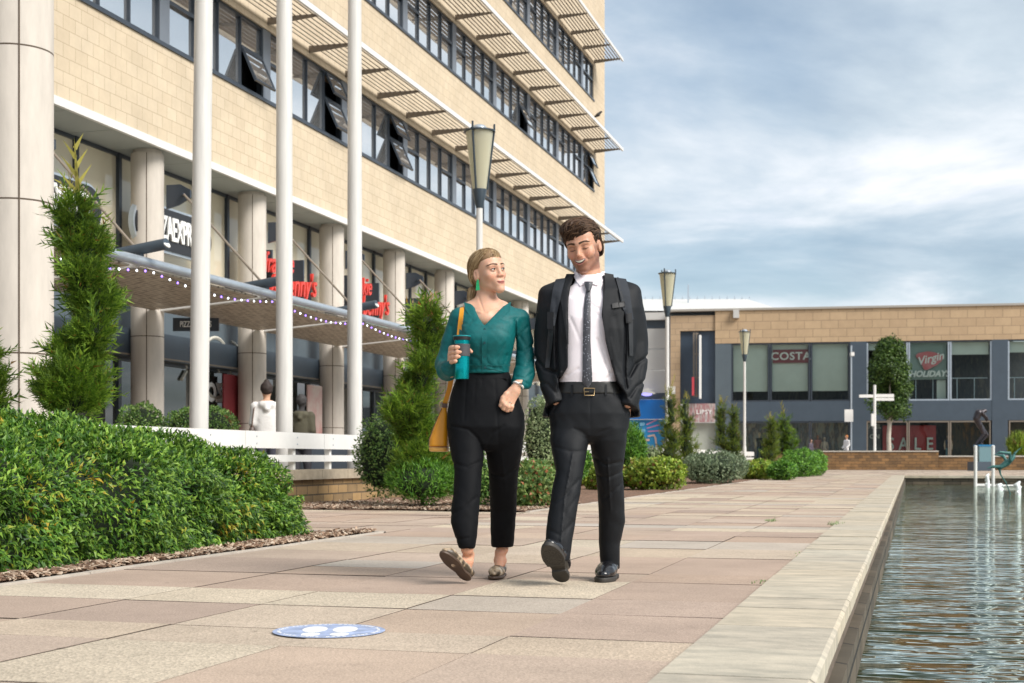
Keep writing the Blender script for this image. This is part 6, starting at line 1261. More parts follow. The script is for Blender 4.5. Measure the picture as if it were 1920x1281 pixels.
# collar, tie, belt
bodym = SDF((-.13,-.17,1.28), (.22,.20,1.90), .0032)
Hm = hframe(fm, 1093, 462, .005, -20, 15, -8, 1.045)
nb, nt_ = P_(1105,540,.045), (Hm @ Vector((0,.035,-.06)))
bodym.cap(nb, tuple(nt_), .066, .060, .03); bodym.cap(P_(1105,575,.05), nb, .07, .062, .03); head_sdf(bodym, Hm, True)
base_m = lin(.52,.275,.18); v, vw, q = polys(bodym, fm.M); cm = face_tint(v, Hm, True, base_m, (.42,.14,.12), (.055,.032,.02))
core = SDF((-.33,-.42,.0), (.36,.36,1.50), .013); core.cap(P_(1105,560,.02), P_(1105,720,.0), .10, .095, .05); core.cap(P_(1085,730,0), P_(1125,730,0), .08, .08, .05)
core.chain(fm.pts([(1068,790,0),(1064,900,-.1),(1048,1010,-.18),(1050,1040,-.18)]), [.06,.048,.035,.030], .03); core.chain(fm.pts([(1140,790,0),(1145,900,.09),(1143,1020,.15),(1144,1055,.16)]), [.06,.048,.035,.032], .03)
core.chain([P_(1070,560,.02)]+armL[:1]+armL[2:3]+armL[4:], [.06,.04,.036,.03,.026], .03); core.chain([P_(1140,560,.02)]+armR[:1]+armR[2:3]+armR[4:], [.06,.04,.036,.03,.026], .03)
handm = SDF((-.26,-.18,.78), (.30,.08,.98), .004)
for g, wr in ((1, P_(1047,742,-.008)), (-1, P_(1176,749,-.012))):
    a = Vector(wr); handm.cap(tuple(a), tuple(a+Vector((g*.012,.005,-.035))), .024, .026, .01); 
    for i in range(4): f0 = a+Vector((g*(-.006+.012*i)-.006*g,.006,-.045)); handm.chain([tuple(f0), tuple(f0+Vector((g*.004,.012,-.03))), tuple(f0+Vector((g*.004,.02,-.05)))], [.0095,.009,.008], .004)
    handm.chain([tuple(a+Vector((-g*.018,-.008,-.015))), tuple(a+Vector((-g*.028,-.004,-.045)))], [.010,.009], .006)
parts = [(vw, q, cm)]
for s in (core, handm): v, vw, q = polys(s, fm.M); parts.append((vw, q, np.tile(base_m, (len(v),1))))
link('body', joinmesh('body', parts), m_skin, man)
closed_eyes(bodym, Hm, fm, man); brows(bodym, Hm, fm, man, mh_m, .0012, .0042)
Mh = fm.M @ Hm; m_mouth = mat('mouth_inside', (.035,.008,.007), .5); m_lipm = mat('male_lip', (.36,.13,.105), .4)
up_ = lambda x: -.0560+.0050*(x/.03)**2; dn_ = lambda x: -.0725+.0215*np.abs(x/.03)**2.2
crescent('mouth', bodym, Hm, fm, man, m_mouth, .0295, up_, dn_, .0006)
crescent('teeth', bodym, Hm, fm, man, m_teeth, .0240, lambda x: up_(x)-.0008, lambda x: -.0660+.0130*np.abs(x/.0250)**2.2, .0022)
xs_ = np.linspace(-.031,.031,13); lip('upper_lip', bodym, Hm, fm, man, m_lipm, xs_, up_(xs_)+.0018, [.0008,.0016,.0020,.0023,.0024,.0024,.0022,.0024,.0024,.0023,.0020,.0016,.0008], .0012)
lip('lower_lip', bodym, Hm, fm, man, m_lipm, xs_, dn_(np.clip(xs_,-.0295,.0295))-.0020, [.0008,.0016,.0024,.0032,.0038,.0041,.0042,.0041,.0038,.0032,.0024,.0016,.0008], .0014)
# man's hair: base volume plus wavy locks
def hair_base(fr, H, fn, m, parent, name='hair'):
    s = SDF((-.115,-.135,-.12), (.115,.145,.165), .004); fn(s); return link(name, s.mesh(name, fr.M @ H), m, parent), s
def snap(s, P, off):
    P = P.copy(); c = np.array([0,.022,.036]); cd = s.d; s.d = getattr(s, 'u', cd)
    for _ in range(7): n = unit(P-c); P = P-n*(np.clip(sample(s, P)-off, -.03, .03))[:,None]*.8
    s.d = cd
    for _ in range(2): P[1:-1] = (P[:-2]+2*P[1:-1]+P[2:])/4
    return P
def hm(s):
    s.ell((0,.022,.045), (.086,.104,.088), 0); s.ell((-.012,-.045,.095), (.066,.052,.040), .03); s.ell((-.035,-.070,.083), (.040,.028,.026), .02); s.ell((.052,.058,-.022), (.028,.036,.046), .02); s.ell((-.050,.058,-.022), (.028,.036,.044), .02); s.ell((0,.085,-.03), (.055,.03,.045), .02); s.u = s.d.copy()
    zl = .058+.020*np.clip(s.X/.07,-1,1); face = np.maximum(np.maximum(s.Y+.030-.35*np.clip(.05-s.Z,-.1,.1), s.Z-zl), np.abs(s.X)-.20); s.d = smax(s.d, -face.astype(np.float32), .012)
    lo = np.maximum(s.Y-.050, s.Z+.002+0*s.X)+0*s.X; s.d = smax(s.d, -lo.astype(np.float32), .012); s.d = smax(s.d, (-.078-s.Z)+0*s.d, .01)
    s.d = smax(s.d, -s.e((.082,.012,-.010),(.020,.026,.034)), .005); s.d = smax(s.d, -s.e((-.082,.012,-.010),(.020,.026,.034)), .005)
    s.wrinkle(.004, 70, 4)
ho, hs_ = hair_base(fm, Hm, hm, mh_mb, man)
rg = np.random.default_rng(3); paths = []
def lock(d0, vel, n=9, step=.011, lift=.012, wave=.005, fr_=60.0, grow=.0, stop=None):
    d = np.array(d0, float); p = on_skull(d[None], lift)[0]; out_ = [p]; ph = rg.uniform(0,6.28)
    for i in range(n):
        nn = unit((p-np.array([0,.018,.035]))[None])[0]; t = np.array(vel, float)+np.array([0,0,-.06*i]) ; t = t-nn*np.dot(t,nn); t = t/np.linalg.norm(t); sd = np.cross(nn,t)
        p = p+t*step+sd*math.cos(ph+i*fr_*.016)*wave*.9; c = np.array([0,.018,.035]); r_ = p-c; base = 1/math.sqrt(((unit(r_[None])[0]/np.array([.076,.095,.086]))**2).sum()); p = c+unit(r_[None])[0]*(base+lift+grow*i+.003*math.sin(ph+i*1.1)); out_.append(p.copy())
        if stop and stop(p): break
    return np.array(out_)
for i in range(520):
    u = unit(rg.normal(size=3)[None])[0]
    if u[2] < -.7: continue
    x, y_, z_ = u
    if z_ > .10 and y_ < .75: vel = (-.70+.30*rg.normal(), -.60+.25*rg.normal(), .0); pa = lock(u, vel, 9, .0105, .018, .0065, 75, 0)
    else: vel = (0,.35+.2*rg.normal(),-.8) if y_ < .3 else (.25*rg.normal(),.1,-1); pa = lock(u, vel, 6, .010, .012, .006, 75, 0)
    keep = np.abs(sample(hs_, snap(hs_, pa, 0.0))) < .0075
    if not keep[0]: continue
    k_ = len(pa) if keep.all() else int(np.argmin(keep))
    if k_ < 4: continue
    pa = snap(hs_, pa[:k_], 0.0); cn = unit(pa-np.array([0,.022,.036])); sd_ = unit(np.cross(np.gradient(pa,axis=0), cn)); ht = .003+.006*rg.random(); wd_ = .005+.003*rg.random(); tt = np.linspace(0,1,len(pa)); tap = (1-.75*tt**2)
    for j in range(22):
        a = rg.uniform(-1,1); hgt = ht*(1-a*a)*(.4+.6*np.sin(np.pi*np.clip(tt*.9+.15,0,1)))+.0008; paths.append(pa+sd_*(a*wd_*tap)[:,None]+cn*hgt[:,None])
Mh3 = np.array(Mh); paths = [p @ Mh3[:3,:3].T+Mh3[:3,3] for p in paths]; strands('locks', paths, .00125, mh_m, ho)
# collar
c1 = sh.q(nb, tuple(nt_), .0735, .0700); ztop = P_(0,513,.0)[2]+.10*(sh.Y+.02)+0*sh.X; c1 = smax(c1, sh.Z-ztop, .003); c1 = smax(c1, P_(0,545,0)[2]-sh.Z, .003)
vx0 = np.interp(sh.Z[0,0], [P_(0,527,-.03)[2], P_(0,500,-.03)[2]], [P_(1100,0,-.03)[0], P_(1079,0,-.03)[0]])[None,None,:]; vx1 = np.interp(sh.Z[0,0], [P_(0,527,-.03)[2], P_(0,500,-.03)[2]], [P_(1104,0,-.03)[0], P_(1131,0,-.03)[0]])[None,None,:]
c1 = smax(c1, -np.maximum(np.maximum(vx0-sh.X, sh.X-vx1), sh.Y-.03), .004); sh.U(c1, .004); link('shirt', sh.mesh('shirt', fm.M), m_shirt, man); cl = [bodym, sh]
ribbon('collar', fm, cl, [(1077,509),(1075,517),(1080,527),(1088,537)], [(1082,511),(1088,521),(1095,528),(1099,531)], m_shirt, man, off=.006, th=.004, n=12, k=6, smooth=6)
ribbon('collar', fm, cl, [(1129,508),(1123,517),(1114,526),(1106,531)], [(1134,507),(1135,518),(1131,527),(1121,536)], m_shirt, man, off=.006, th=.005, n=12, k=6, smooth=6)
m_tie = mat('patterned_tie', (.055,.058,.072), .5, bump=.1, bs=400, sheen=.3)
t_ = m_tie.node_tree; v_ = t_.nodes.new('ShaderNodeTexVoronoi'); v_.inputs['Scale'].default_value = 85; tc_ = t_.nodes.new('ShaderNodeTexCoord'); t_.links.new(tc_.outputs['Object'], v_.inputs[0]); r_ = t_.nodes.new('ShaderNodeValToRGB'); r_.color_ramp.elements[0].position = .17; r_.color_ramp.elements[0].color = (.26,.27,.32,1); r_.color_ramp.elements[1].position = .26; r_.color_ramp.elements[1].color = (.026,.028,.038,1); t_.links.new(v_.outputs['Distance'], r_.inputs[0]); t_.links.new(r_.outputs[0], t_.nodes['Principled BSDF'].inputs['Base Color'])
ribbon('tie', fm, sh, [(1098.5,544),(1094,580),(1092.5,640),(1092,700),(1091,716),(1100,729)], [(1107.5,544),(1107.5,580),(1107,640),(1110,700),(1110.5,716),(1102,729)], m_tie, man, off=.004, th=.004, n=44, k=8, bulge=.004, smooth=4)
ribbon('tie_knot', fm, sh, [(1095,529),(1096.5,538),(1099.5,546)], [(1111.5,529),(1110,538),(1107,546)], m_tie, man, off=.012, th=.010, n=8, k=8, bulge=.007, smooth=4)
bl = SDF((-.25,-.16,.92), (.25,.16,1.04), .004); bl.col(fm.rows([(740,1042,1169,0,.121),(728,1044,1166,0,.120),(717,1046,1164,0,.118)]), 0, 2.3, .004); bo = link('belt', bl.mesh('belt', fm.M), m_belt, man)
yb = -.122; b = MB(); bx = [fm.M @ Vector(P_(x,y,yb-.004)) for x, y in ((1095,728),(1096,741.5),(1114,741.5),(1115,728.5),(1095,728))]; b.tube(bx, .0026, 8); b.tube([fm.M @ Vector(P_(1096,735,yb-.006)), fm.M @ Vector(P_(1104,734.5,yb-.008))], .002, 6); obj('buckle', b, m_gold, bo)
for x in (1070,1134,1150): ribbon('belt_loop', fm, [bl], [(x,716),(x,742)], [(x+4,716),(x+4,742)], m_trous, man, off=.002, th=.003, n=6, k=3)
# shoes
hl = P_(1056,1094,-.145); place_shoe(fm, man, True, (hl[0],hl[1],.012), -15, 38, -6, m_leather, m_rubber)
hr_ = P_(1146,1080,.20); place_shoe(fm, man, True, (hr_[0]+.01,.245,.001), -14, 0, 0, m_leather, m_rubber)
# backpack: straps over the shoulders, chest clip, bag behind
bp = thing('backpack', 'dark backpack worn by the man, straps over both shoulders', 'backpack', tuple(fm.o+Vector((0,.2,1.1))))
ribbon('shoulder_strap', fm, jk, [(1043,519),(1036,545),(1030,590),(1028,612)], [(1062,516),(1054,545),(1044,590),(1040,612)], m_pad, bp, off=.003, th=.012, n=30, bulge=.003)
ribbon('shoulder_strap', fm, jk, [(1152,516),(1160,545),(1166,575),(1176,600)], [(1172,519),(1180,545),(1184,575),(1188,600)], m_pad, bp, off=.003, th=.012, n=30, bulge=.003)
ribbon('webbing', fm, jk, [(1153,518),(1163,555),(1172,585),(1178,600),(1180,668)], [(1158,516),(1169,555),(1179,585),(1186,600),(1187,668)], m_strap, bp, off=.014, th=.003, n=30)
ribbon('webbing', fm, jk, [(1030,600),(1026,640),(1022,690)], [(1038,600),(1036,640),(1030,690)], m_strap, bp, off=.008, th=.003, n=20)
ribbon('buckle', fm, jk, [(1172,590),(1173,607)], [(1184,588),(1184,605)], m_plastic, bp, off=.017, th=.007, n=4, k=4); ribbon('buckle', fm, jk, [(1026,586),(1026,618)], [(1038,586),(1037,618)], m_plastic, bp, off=.014, th=.008, n=4, k=4)
ribbon('chest_clip', fm, jk, [(1147,570),(1148,579)], [(1170,565),(1171,575)], m_plastic, bp, off=.010, th=.006, n=4, k=8)
b = MB(); b.tube([fm.M @ Vector(P_(x,y,-.155)) for x, y in ((1160,567),(1171,566),(1171.5,576),(1161,577),(1160,567))], .0022, 6); obj('clip_ring', b, m_plastic, bp)
bg_ = SDF((-.20,.10,.98), (.24,.42,1.52), .012); bg_.col([(1.0,-.12,.16,.12,.34),(1.1,-.15,.18,.12,.38),(1.35,-.14,.17,.13,.36),(1.46,-.09,.13,.14,.28)], 0, 3, .04); link('bag', bg_.mesh('bag', fm.M), m_pad, bp)
# ================================================================== the woman
fw = Frame(905, 7.1); Q_ = fw.p
wom = thing('person', 'blonde woman in teal blouse and black cropped trousers looking up at the man while walking', 'person', tuple(fw.o))
pt = SDF((-.26,-.40,.12), (.27,.40,1.10), .006)
pt.col(fw.rows([(846,880,945,0,.062),(834,860,962,0,.092),(818,843,981,0,.108),(801,838,985,0,.124),(776,838,983,.01,.128),(745,844,972,.01,.122),(720,852,962,.01,.112),(698,860,955,.01,.100)]), 0, 2.3)
pt.col(fw.rows([(1029,861,891,-.17,.055),(1020,858,892,-.17,.060),(1006,853,894,-.165,.064),(979,845,897,-.15,.072),(952,846,899,-.13,.076),(924,850,901,-.11,.080),(883,852,904,-.07,.090),(850,845,908,-.03,.102),(826,841,908,-.01,.108),(804,842,905,0,.110),(775,850,900,.0,.092),(745,860,895,.0,.07)]), .014, 2.2)
pt.col(fw.rows([(1026,921,963,.24,.062),(1000,920,965,.22,.070),(960,919,968,.19,.078),(924,918,969,.14,.084),(883,916,972,.09,.092),(850,911,979,.05,.102),(826,910,981,.02,.108),(804,912,981,.005,.110),(775,918,974,.0,.092),(745,925,962,.0,.07)]), .014, 2.2)
for pts, w_, dp in (([(908,848),(896,822),(880,806),(850,800)],.008,.008), ([(910,846),(925,812),(945,800)],.009,.006), ([(850,868),(878,876),(900,866)],.009,.006), ([(896,930),(874,948),(850,962)],.009,.005), ([(856,1008),(880,1004)],.007,.005), ([(876,712),(873,760),(872,790)],.005,.004), ([(893,712),(890,760)],.004,.003), ([(928,708),(932,770),(936,840)],.006,.004), ([(968,880),(945,895),(922,890)],.009,.006), ([(966,930),(940,960)],.010,.004), ([(964,985),(945,1000),(925,1000)],.008,.004), ([(940,850),(950,930),(948,1010)],.006,-.004)): pt.fold(fw.xz(pts), w_*.85, dp*.72, True, .06)
pt.fold(fw.xz([(905,706),(905,728)]), .003, .003); pt.wrinkle(.0022, 36, 13)
for c, rr in ((Q_(876,1034,-.17), (.030,.048,.05)), (Q_(942,1034,.24), (.036,.05,.05))): pt.S(pt.e(c, rr), .004)
link('trousers', pt.mesh('trousers', fw.M), m_black, wom)
ribbon('waistband', fw, pt, [(862,698),(860,710)], [(954,698),(955,710)], m_black, wom, off=-.001, th=.003, n=4, k=30)
# blouse
bz_ = SDF((-.26,-.34,.98), (.30,.20,1.47), .0055)
bz_.col(fw.rows([(702,868,954,0,.112),(694,870,955,0,.108),(686,868,956,-.005,.112),(660,864,962,-.012,.122),(635,860,967,-.018,.128),(612,856,974,-.012,.122),(595,854,982,0,.100),(583,862,976,.01,.080),(575,872,960,.02,.062),(566,880,946,.03,.050)]), 0, 2.2)
bz_.ell(Q_(889,634,-.095), (.058,.050,.055), .06); bz_.ell(Q_(930,634,-.095), (.058,.050,.055), .06)
sl1 = fw.pts([(861,596,.01),(848,640,.02),(838,682,.02)]); sl2 = fw.pts([(838,684,.02),(839,694,-.08),(844,690,-.17),(848,682,-.205)])
bz_.chain(sl1, [.050,.052,.056], .03); bz_.chain(sl2, [.056,.054,.046,.026], .03)
sr = fw.pts([(976,598,.01),(983,640,.02),(985,672,.01),(983,700,-.03),(978,716,-.06),(973,724,-.085)]); bz_.chain(sr, [.048,.044,.046,.053,.050,.030], .025)
def w_edge(pts): a = np.array(sorted([(Q_(x,y,-.08)[2], Q_(x,y,-.08)[0]) for x, y in pts])); return np.interp(bz_.Z[0,0], a[:,0], a[:,1]).astype(np.float32)[None,None,:]
vl = w_edge([(882,560),(886,574),(893,590),(908,612)]); vr = w_edge([(952,560),(942,574),(927,592),(909,612)])
cut = np.maximum(np.maximum(np.maximum(vl-bz_.X, bz_.X-vr), bz_.Y-.02), Q_(0,612,-.08)[2]-bz_.Z); bz_.d = smax(bz_.d, -cut.astype(np.float32), .006)
bz_.S(bz_.e((Q_(915,560)[0],.02,Q_(915,560)[2]), (.058,.060,.045)), .01)
for pts, w_, dp in (([(862,605),(872,640),(866,680)],.008,.010), ([(966,605),(967,640),(960,690)],.007,.011), ([(880,668),(897,676),(908,690)],.008,.006), ([(908,668),(915,684),(930,694)],.008,.006), ([(945,650),(930,678),(938,694)],.009,.006), ([(872,655),(884,672),(882,695)],.008,.006), ([(930,598),(950,606),(968,600)],.009,.004), ([(893,600),(880,612),(864,610)],.009,.005), ([(915,625),(935,622),(955,630)],.010,.003),
    ([(990,612),(975,630),(988,655)],.008,.006), ([(998,648),(982,662),(972,656)],.009,.007), ([(1001,672),(985,690),(970,686)],.009,.007), ([(998,700),(984,712),(968,708)],.007,.007), ([(990,722),(978,716)],.006,.006), ([(846,612),(856,650)],.008,.005), ([(828,672),(842,680),(856,676)],.009,.007), ([(832,690),(846,702),(852,694)],.007,.007), ([(950,668),(944,690)],.006,.005), ([(890,690),(892,698)],.004,.004)): bz_.fold(fw.xz(pts), w_*.85, dp*.75, True, .08)
bz_.wrinkle(.0022, 30, 21); bz_.wrinkle(.0014, 75, 22); bo_ = link('blouse', bz_.mesh('blouse', fw.M), m_teal, wom)
rw = lambda name, L_, R_, m, parent=bo_, sd=bz_, **k: ribbon(name, fw, sd, L_, R_, m, parent, **k)
rw('collar', [(870,567),(872,580),(884,597),(905,613)], [(889,572),(892,584),(899,598),(909,612)], m_teal, off=.001, th=.007, n=20, smooth=5)
rw('collar', [(945,574),(936,586),(924,599),(910,612)], [(958,566),(956,582),(938,600),(914,612)], m_teal, off=.001, th=.007, n=20, smooth=5)
rw('placket', [(904,611),(903,650),(904,697)], [(914,611),(913,650),(914,697)], m_teal, off=.000, th=.0025, n=30, k=4)
rw('waist_tie', [(909,686),(930,690),(950,694)], [(909,690),(930,694),(952,700)], m_teal, off=.001, th=.003, n=12, k=4)
rw('waist_seam', [(868,683),(868,685)], [(957,684),(957,686)], m_teal, off=.0, th=.003, n=3, k=24)
m_btn = mat('dark_teal_button', (.004,.04,.045), .25)
for (x, y) in ((908.5,618),(908.5,643),(908.5,668),(910,689)):
    a = np.array([Q_(x,y)[0]]); c_ = np.array([Q_(x,y)[2]]); yy_ = float(surf(bz_, a, c_)[0]); c = fw.M @ Vector(Q_(x, y, yy_)); b = MB(); fwd = fw.M.to_3x3() @ Vector((0,-1,0)); b.tube([c+fwd*.001, c+fwd*.006], .0062, 14); obj('button', b, m_btn, bo_)
for px_, py_, yy_, dx in ((847,683,-.207,0), (972,724,-.088,0)):
    pass
mh_wbrow = hairmat('brown_eyebrow', [(.06,.035,.02),(.14,.085,.05)])
# body: head, neck, chest, hands, ankles
Hw = hframe(fw, 915, 511, .01, 40, -6, -7, .985)
bw = SDF((-.12,-.15,1.20), (.18,.16,1.76), .003)
nt2 = Hw @ Vector((0,.03,-.055)); bw.cap(Q_(912,566,.025), tuple(nt2), .052, .047, .03); bw.cap(Q_(885,584,.02), Q_(940,584,.02), .055, .055, .05); bw.ell(Q_(911,600,-.018), (.080,.078,.065), .04)
bw.fold(fw.xz([(897,556),(903,574),(908,588)]), .005, .0025); bw.fold(fw.xz([(886,584),(902,589)]), .006, -.003); bw.fold(fw.xz([(916,589),(934,582)]), .006, -.003)
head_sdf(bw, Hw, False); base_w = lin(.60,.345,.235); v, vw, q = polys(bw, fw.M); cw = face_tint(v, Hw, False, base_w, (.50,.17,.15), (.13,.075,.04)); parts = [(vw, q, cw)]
cr = SDF((-.26,-.34,.05), (.30,.36,1.46), .013); cr.cap(Q_(910,610,.01), Q_(908,700,.0), .075, .075, .05); cr.cap(Q_(890,740,0), Q_(930,740,0), .08, .08, .05)
cr.chain(fw.pts([(880,790,0),(878,900,-.08),(874,1000,-.16),(876,1028,-.17)]), [.06,.045,.032,.024], .03); cr.chain(fw.pts([(940,790,0),(945,900,.12),(943,1000,.22),(942,1028,.24)]), [.06,.045,.034,.024], .03)
cr.chain([Q_(880,600,.01)]+sl1+sl2[1:3], [.05,.03,.03,.03,.028,.024], .03); cr.chain([Q_(950,600,.01)]+sr[:1]+sr[2:3]+sr[4:5], [.05,.03,.03,.024,.022], .03); v, vw, q = polys(cr, fw.M); parts.append((vw, q, np.tile(base_w, (len(v),1))))
# bare feet and ankles, set in the shoes
h1 = Q_(877,1092,-.165); h1 = (h1[0], h1[1]+.02, .010); h2 = Q_(941,1078,.26); h2 = (h2[0], .285, .001); SH1, SH2 = (-32, 37, -8), (-10, 0, 0)
def shoeT(h, a): return Matrix.Translation(Vector(h)) @ Matrix.Scale(1.06,4) @ Matrix.Rotation(R(a[0]),4,'Z') @ Matrix.Rotation(R(a[2]),4,'Y') @ Matrix.Rotation(R(-a[1]),4,'X')
an = SDF((-.22,-.46,.0), (.20,.34,.34), .005)
for h, a, top in ((h1, SH1, [(875,1005,-.165),(876,1030,-.170)]), (h2, SH2, [(943,1005,.235),(942,1030,.24)])):
    tt = shoeT(h, a); L_ = lambda *p: tuple(tt @ Vector(p)); an.chain(fw.pts(top)+[L_(0,-.048,.120), L_(0,-.046,.080), L_(0,-.028,.046)], [.034,.029,.0265,.028,.021], .012); an.chain([L_(0,-.05,.085), L_(0,-.085,.058), L_(0,-.115,.050)], [.026,.021,.011], .02)
    for g in (-1,1): an.ell(L_(g*.022,-.045,.082), (.009,.009,.010), .012)
v, vw, q = polys(an, fw.M); parts.append((vw, q, np.tile(base_w*np.array((1,.90,.86)), (len(v),1))))
# right hand round the mug
MD = -.245; mk = (7.1+MD)/F; mug_c = Vector(Q_(866,670,MD)); hx = SDF((mug_c.x-.10, MD-.08, 1.03), (mug_c.x+.075, MD+.13, 1.21), .0026)
def Hp(px, py, dy): return Q_(px, py, MD+dy)
for py, tip, r0 in ((651.5,860,.0088),(660.5,863,.0090),(669,861,.0086),(677.5,855,.0076)):
    hx.chain([Hp(847,py+3,.040),Hp(846.5,py+1.5,.012),Hp(849.5,py+.5,-.024),Hp((849.5+tip)/2+1,py,-.046),Hp(tip,py-.3,-.0505)], [r0*1.1,r0*1.05,r0*1.06,r0*.98,r0*.82], .004)
hx.chain([Hp(848,654,.046),Hp(848,668,.050),Hp(848.5,680,.052)], [.017,.020,.020], .02); hx.chain([Hp(851,662,.052),Hp(851,678,.055)], [.016,.018], .02)
hx.chain([Hp(849,680,.050),Hp(849,690,.058),Hp(846,700,.075)], [.021,.020,.022], .02)
hx.chain([Hp(853,668,.056),Hp(868,663,.060),Hp(880,658,.042),Hp(883.5,659.5,.018)], [.014,.0115,.0100,.0085], .008)
v, vw, q = polys(hx, fw.M); tipw = np.clip((v[:,0]-Q_(858,0,MD)[0])/.01,0,1)[:,None]*.25; parts.append((vw, q, base_w*(1-tipw)+base_w*np.array((1.08,.8,.76))*tipw))
# left hand, relaxed and half curled
LH = -.10; hy = SDF((Q_(930,0,LH)[0], LH-.09, Q_(0,778,LH)[2]), (Q_(985,0,LH)[0], LH+.07, Q_(0,712,LH)[2]), .0026)
def Lp(px, py, dy): return Q_(px, py, LH+dy)
hy.chain([Lp(976,713,.01),Lp(970,723,.0),Lp(965,731,-.004)], [.021,.0215,.022], .02)
hy.chain([Lp(964,732,-.004),Lp(950,747,-.018)], [.021,.012], .02); hy.chain([Lp(966,734,.0),Lp(955,753,-.016)], [.019,.012], .02); hy.chain([Lp(967,737,.006),Lp(961,755,-.006)], [.017,.012], .02)
for pts, r0 in (([(949,745,-.022),(942,753,-.030),(939,760,-.022),(940.5,764,-.010)],.0086), ([(952.5,750,-.022),(946.5,759,-.031),(944,766,-.022),(946.5,769,-.008)],.0088), ([(957,754,-.017),(953,763,-.026),(951,769.5,-.017),(953.5,771,-.002)],.0084), ([(962,755,-.008),(960,763,-.016),(958,768.5,-.010),(959,769.5,.004)],.0074)):
    hy.chain([Lp(*p) for p in pts], [r0*1.12,r0*1.06,r0*.96,r0*.82], .004)
hy.chain([Lp(957,732,-.012),Lp(949,739,-.022),Lp(943,746,-.026),Lp(940,752,-.020)], [.014,.0110,.0096,.0084], .010)
for pts in ([(948,744),(959,734)], [(953,749),(962,737)], [(958,753),(965,740)]): hy.fold(fw.xz(pts, LH), .0025, -.0012, False)
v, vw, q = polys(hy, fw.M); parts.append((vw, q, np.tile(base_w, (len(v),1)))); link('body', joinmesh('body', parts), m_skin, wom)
eyes(Hw, fw, wom, (.12,.12), .95, False); brows(bw, Hw, fw, wom, mh_wbrow, .0011, .0034); m_lipw = mat('rose_lip', (.44,.15,.13), .35)
xw_ = np.linspace(-.0245,.0245,11); lip('upper_lip', bw, Hw, fw, wom, m_lipw, xw_, -.0665+.0030*(np.abs(xw_)/.0245)**2+.0012*np.exp(-((np.abs(xw_)-.006)/.004)**2), [.0006,.0014,.0020,.0025,.0028,.0026,.0028,.0025,.0020,.0014,.0006], .0004)
lip('lower_lip', bw, Hw, fw, wom, m_lipw, xw_*.92, -.0738+.0075*(np.abs(xw_)/.0245)**2, [.0006,.0018,.0028,.0036,.0040,.0042,.0040,.0036,.0028,.0018,.0006], .0002)
lip('mouth_line', bw, Hw, fw, wom, m_crease, xw_*1.05, -.0697+.0052*(np.abs(xw_)/.0245)**2, [.0005]+[.0009]*9+[.0005], .0022)
# hair drawn back into a low ponytail
def hw(s):
    s.ell((0,.024,.040), (.076,.100,.086), 0); s.ell((0,-.030,.068), (.060,.052,.044), .03); s.ell((0,.07,-.015), (.050,.050,.050), .04); s.u = s.d.copy()
    zl = .062-1.2*np.abs(s.X)**1.6; fc = np.maximum(s.Y+.034-.42*np.clip(.050-s.Z,-.05,.10), s.Z-zl)+0*s.X; s.d = smax(s.d, -fc.astype(np.float32), .014)
    for q_ in (-1,1): s.d = smax(s.d, -s.e((q_*.074,.002,-.014),(.022,.024,.034)), .005)
    s.d = smax(s.d, (-.058-s.Z)+0*s.d, .012)
how, ws_ = hair_base(fw, Hw, hw, mh_wb, wom); Mw = fw.M @ Hw; rg = np.random.default_rng(6); paths = []; nape = np.array([0,.108,-.052])
for i in range(2400):
    a = rg.uniform(-1.45,1.45); el = .050+.012*math.cos(a)-.075*max(0,abs(a)-.75); st_ = np.array([math.sin(a)*.068, -math.cos(a)*.078+.012, el+rg.uniform(-.004,.02)]); st_[1] += rg.uniform(0,.10)*(rg.random() < .6); st_[2] += .030*(abs(a) < .8)*rg.uniform(-.1,1); c = np.array([0,.022,.036])
    d0 = unit((st_-c)[None])[0]; d1 = unit((nape+rg.normal(0,.008,3)-c)[None])[0]; om = math.acos(np.clip(np.dot(d0,d1),-1,1)); n = 13; t = np.linspace(0,1,n)[:,None]; t2 = t; D_ = (np.sin((1-t2)*om)*d0+np.sin(t2*om)*d1)/math.sin(om); D_[:,2] += .10*np.sin(np.pi*t[:,0])*abs(math.sin(a)); D_[:,0] += (.34 if st_[0] > .018 else -.34)*np.sin(np.pi*t[:,0])*math.cos(a); D_ = unit(D_)
    rr = 1/np.sqrt(((D_/np.array([.078,.100,.088]))**2).sum(1)); off = .0015+rg.uniform(0,.0045); P = c+D_*(rr+off)[:,None]
    if ((np.abs(P[:,0]) > .058)*(np.abs(P[:,1]+.001) < .024)*(np.abs(P[:,2]+.016) < .032)).any(): continue
    kp = np.abs(sample(ws_, snap(ws_, P, 0.0))) < .0055; f0 = int(np.argmax(kp)); P = P[f0:]
    if len(P) < 5: continue
    P = np.stack([np.interp(np.linspace(0,len(P)-1,13), np.arange(len(P)), P[:,k]) for k in range(3)],1); paths.append(snap(ws_, P, rg.uniform(.0003,.0026)))
mh_w2 = hairmat('blonde_streaks', [(.11,.06,.028),(.20,.12,.055),(.46,.32,.17),(.70,.55,.34)]); raw = [p.copy() for p in paths[::9]]; Mw3 = np.array(Mw); paths = [p @ Mw3[:3,:3].T+Mw3[:3,3] for p in paths]; strands('strands', paths, .0014, mh_w, how)
thick = [snap(ws_, (lambda P: P)(np.asarray(p)), .0022) for p in raw[:230]]
strands('streaks', [p @ Mw3[:3,:3].T+Mw3[:3,3] for p in thick], .0030, mh_w2, how)
fly = []
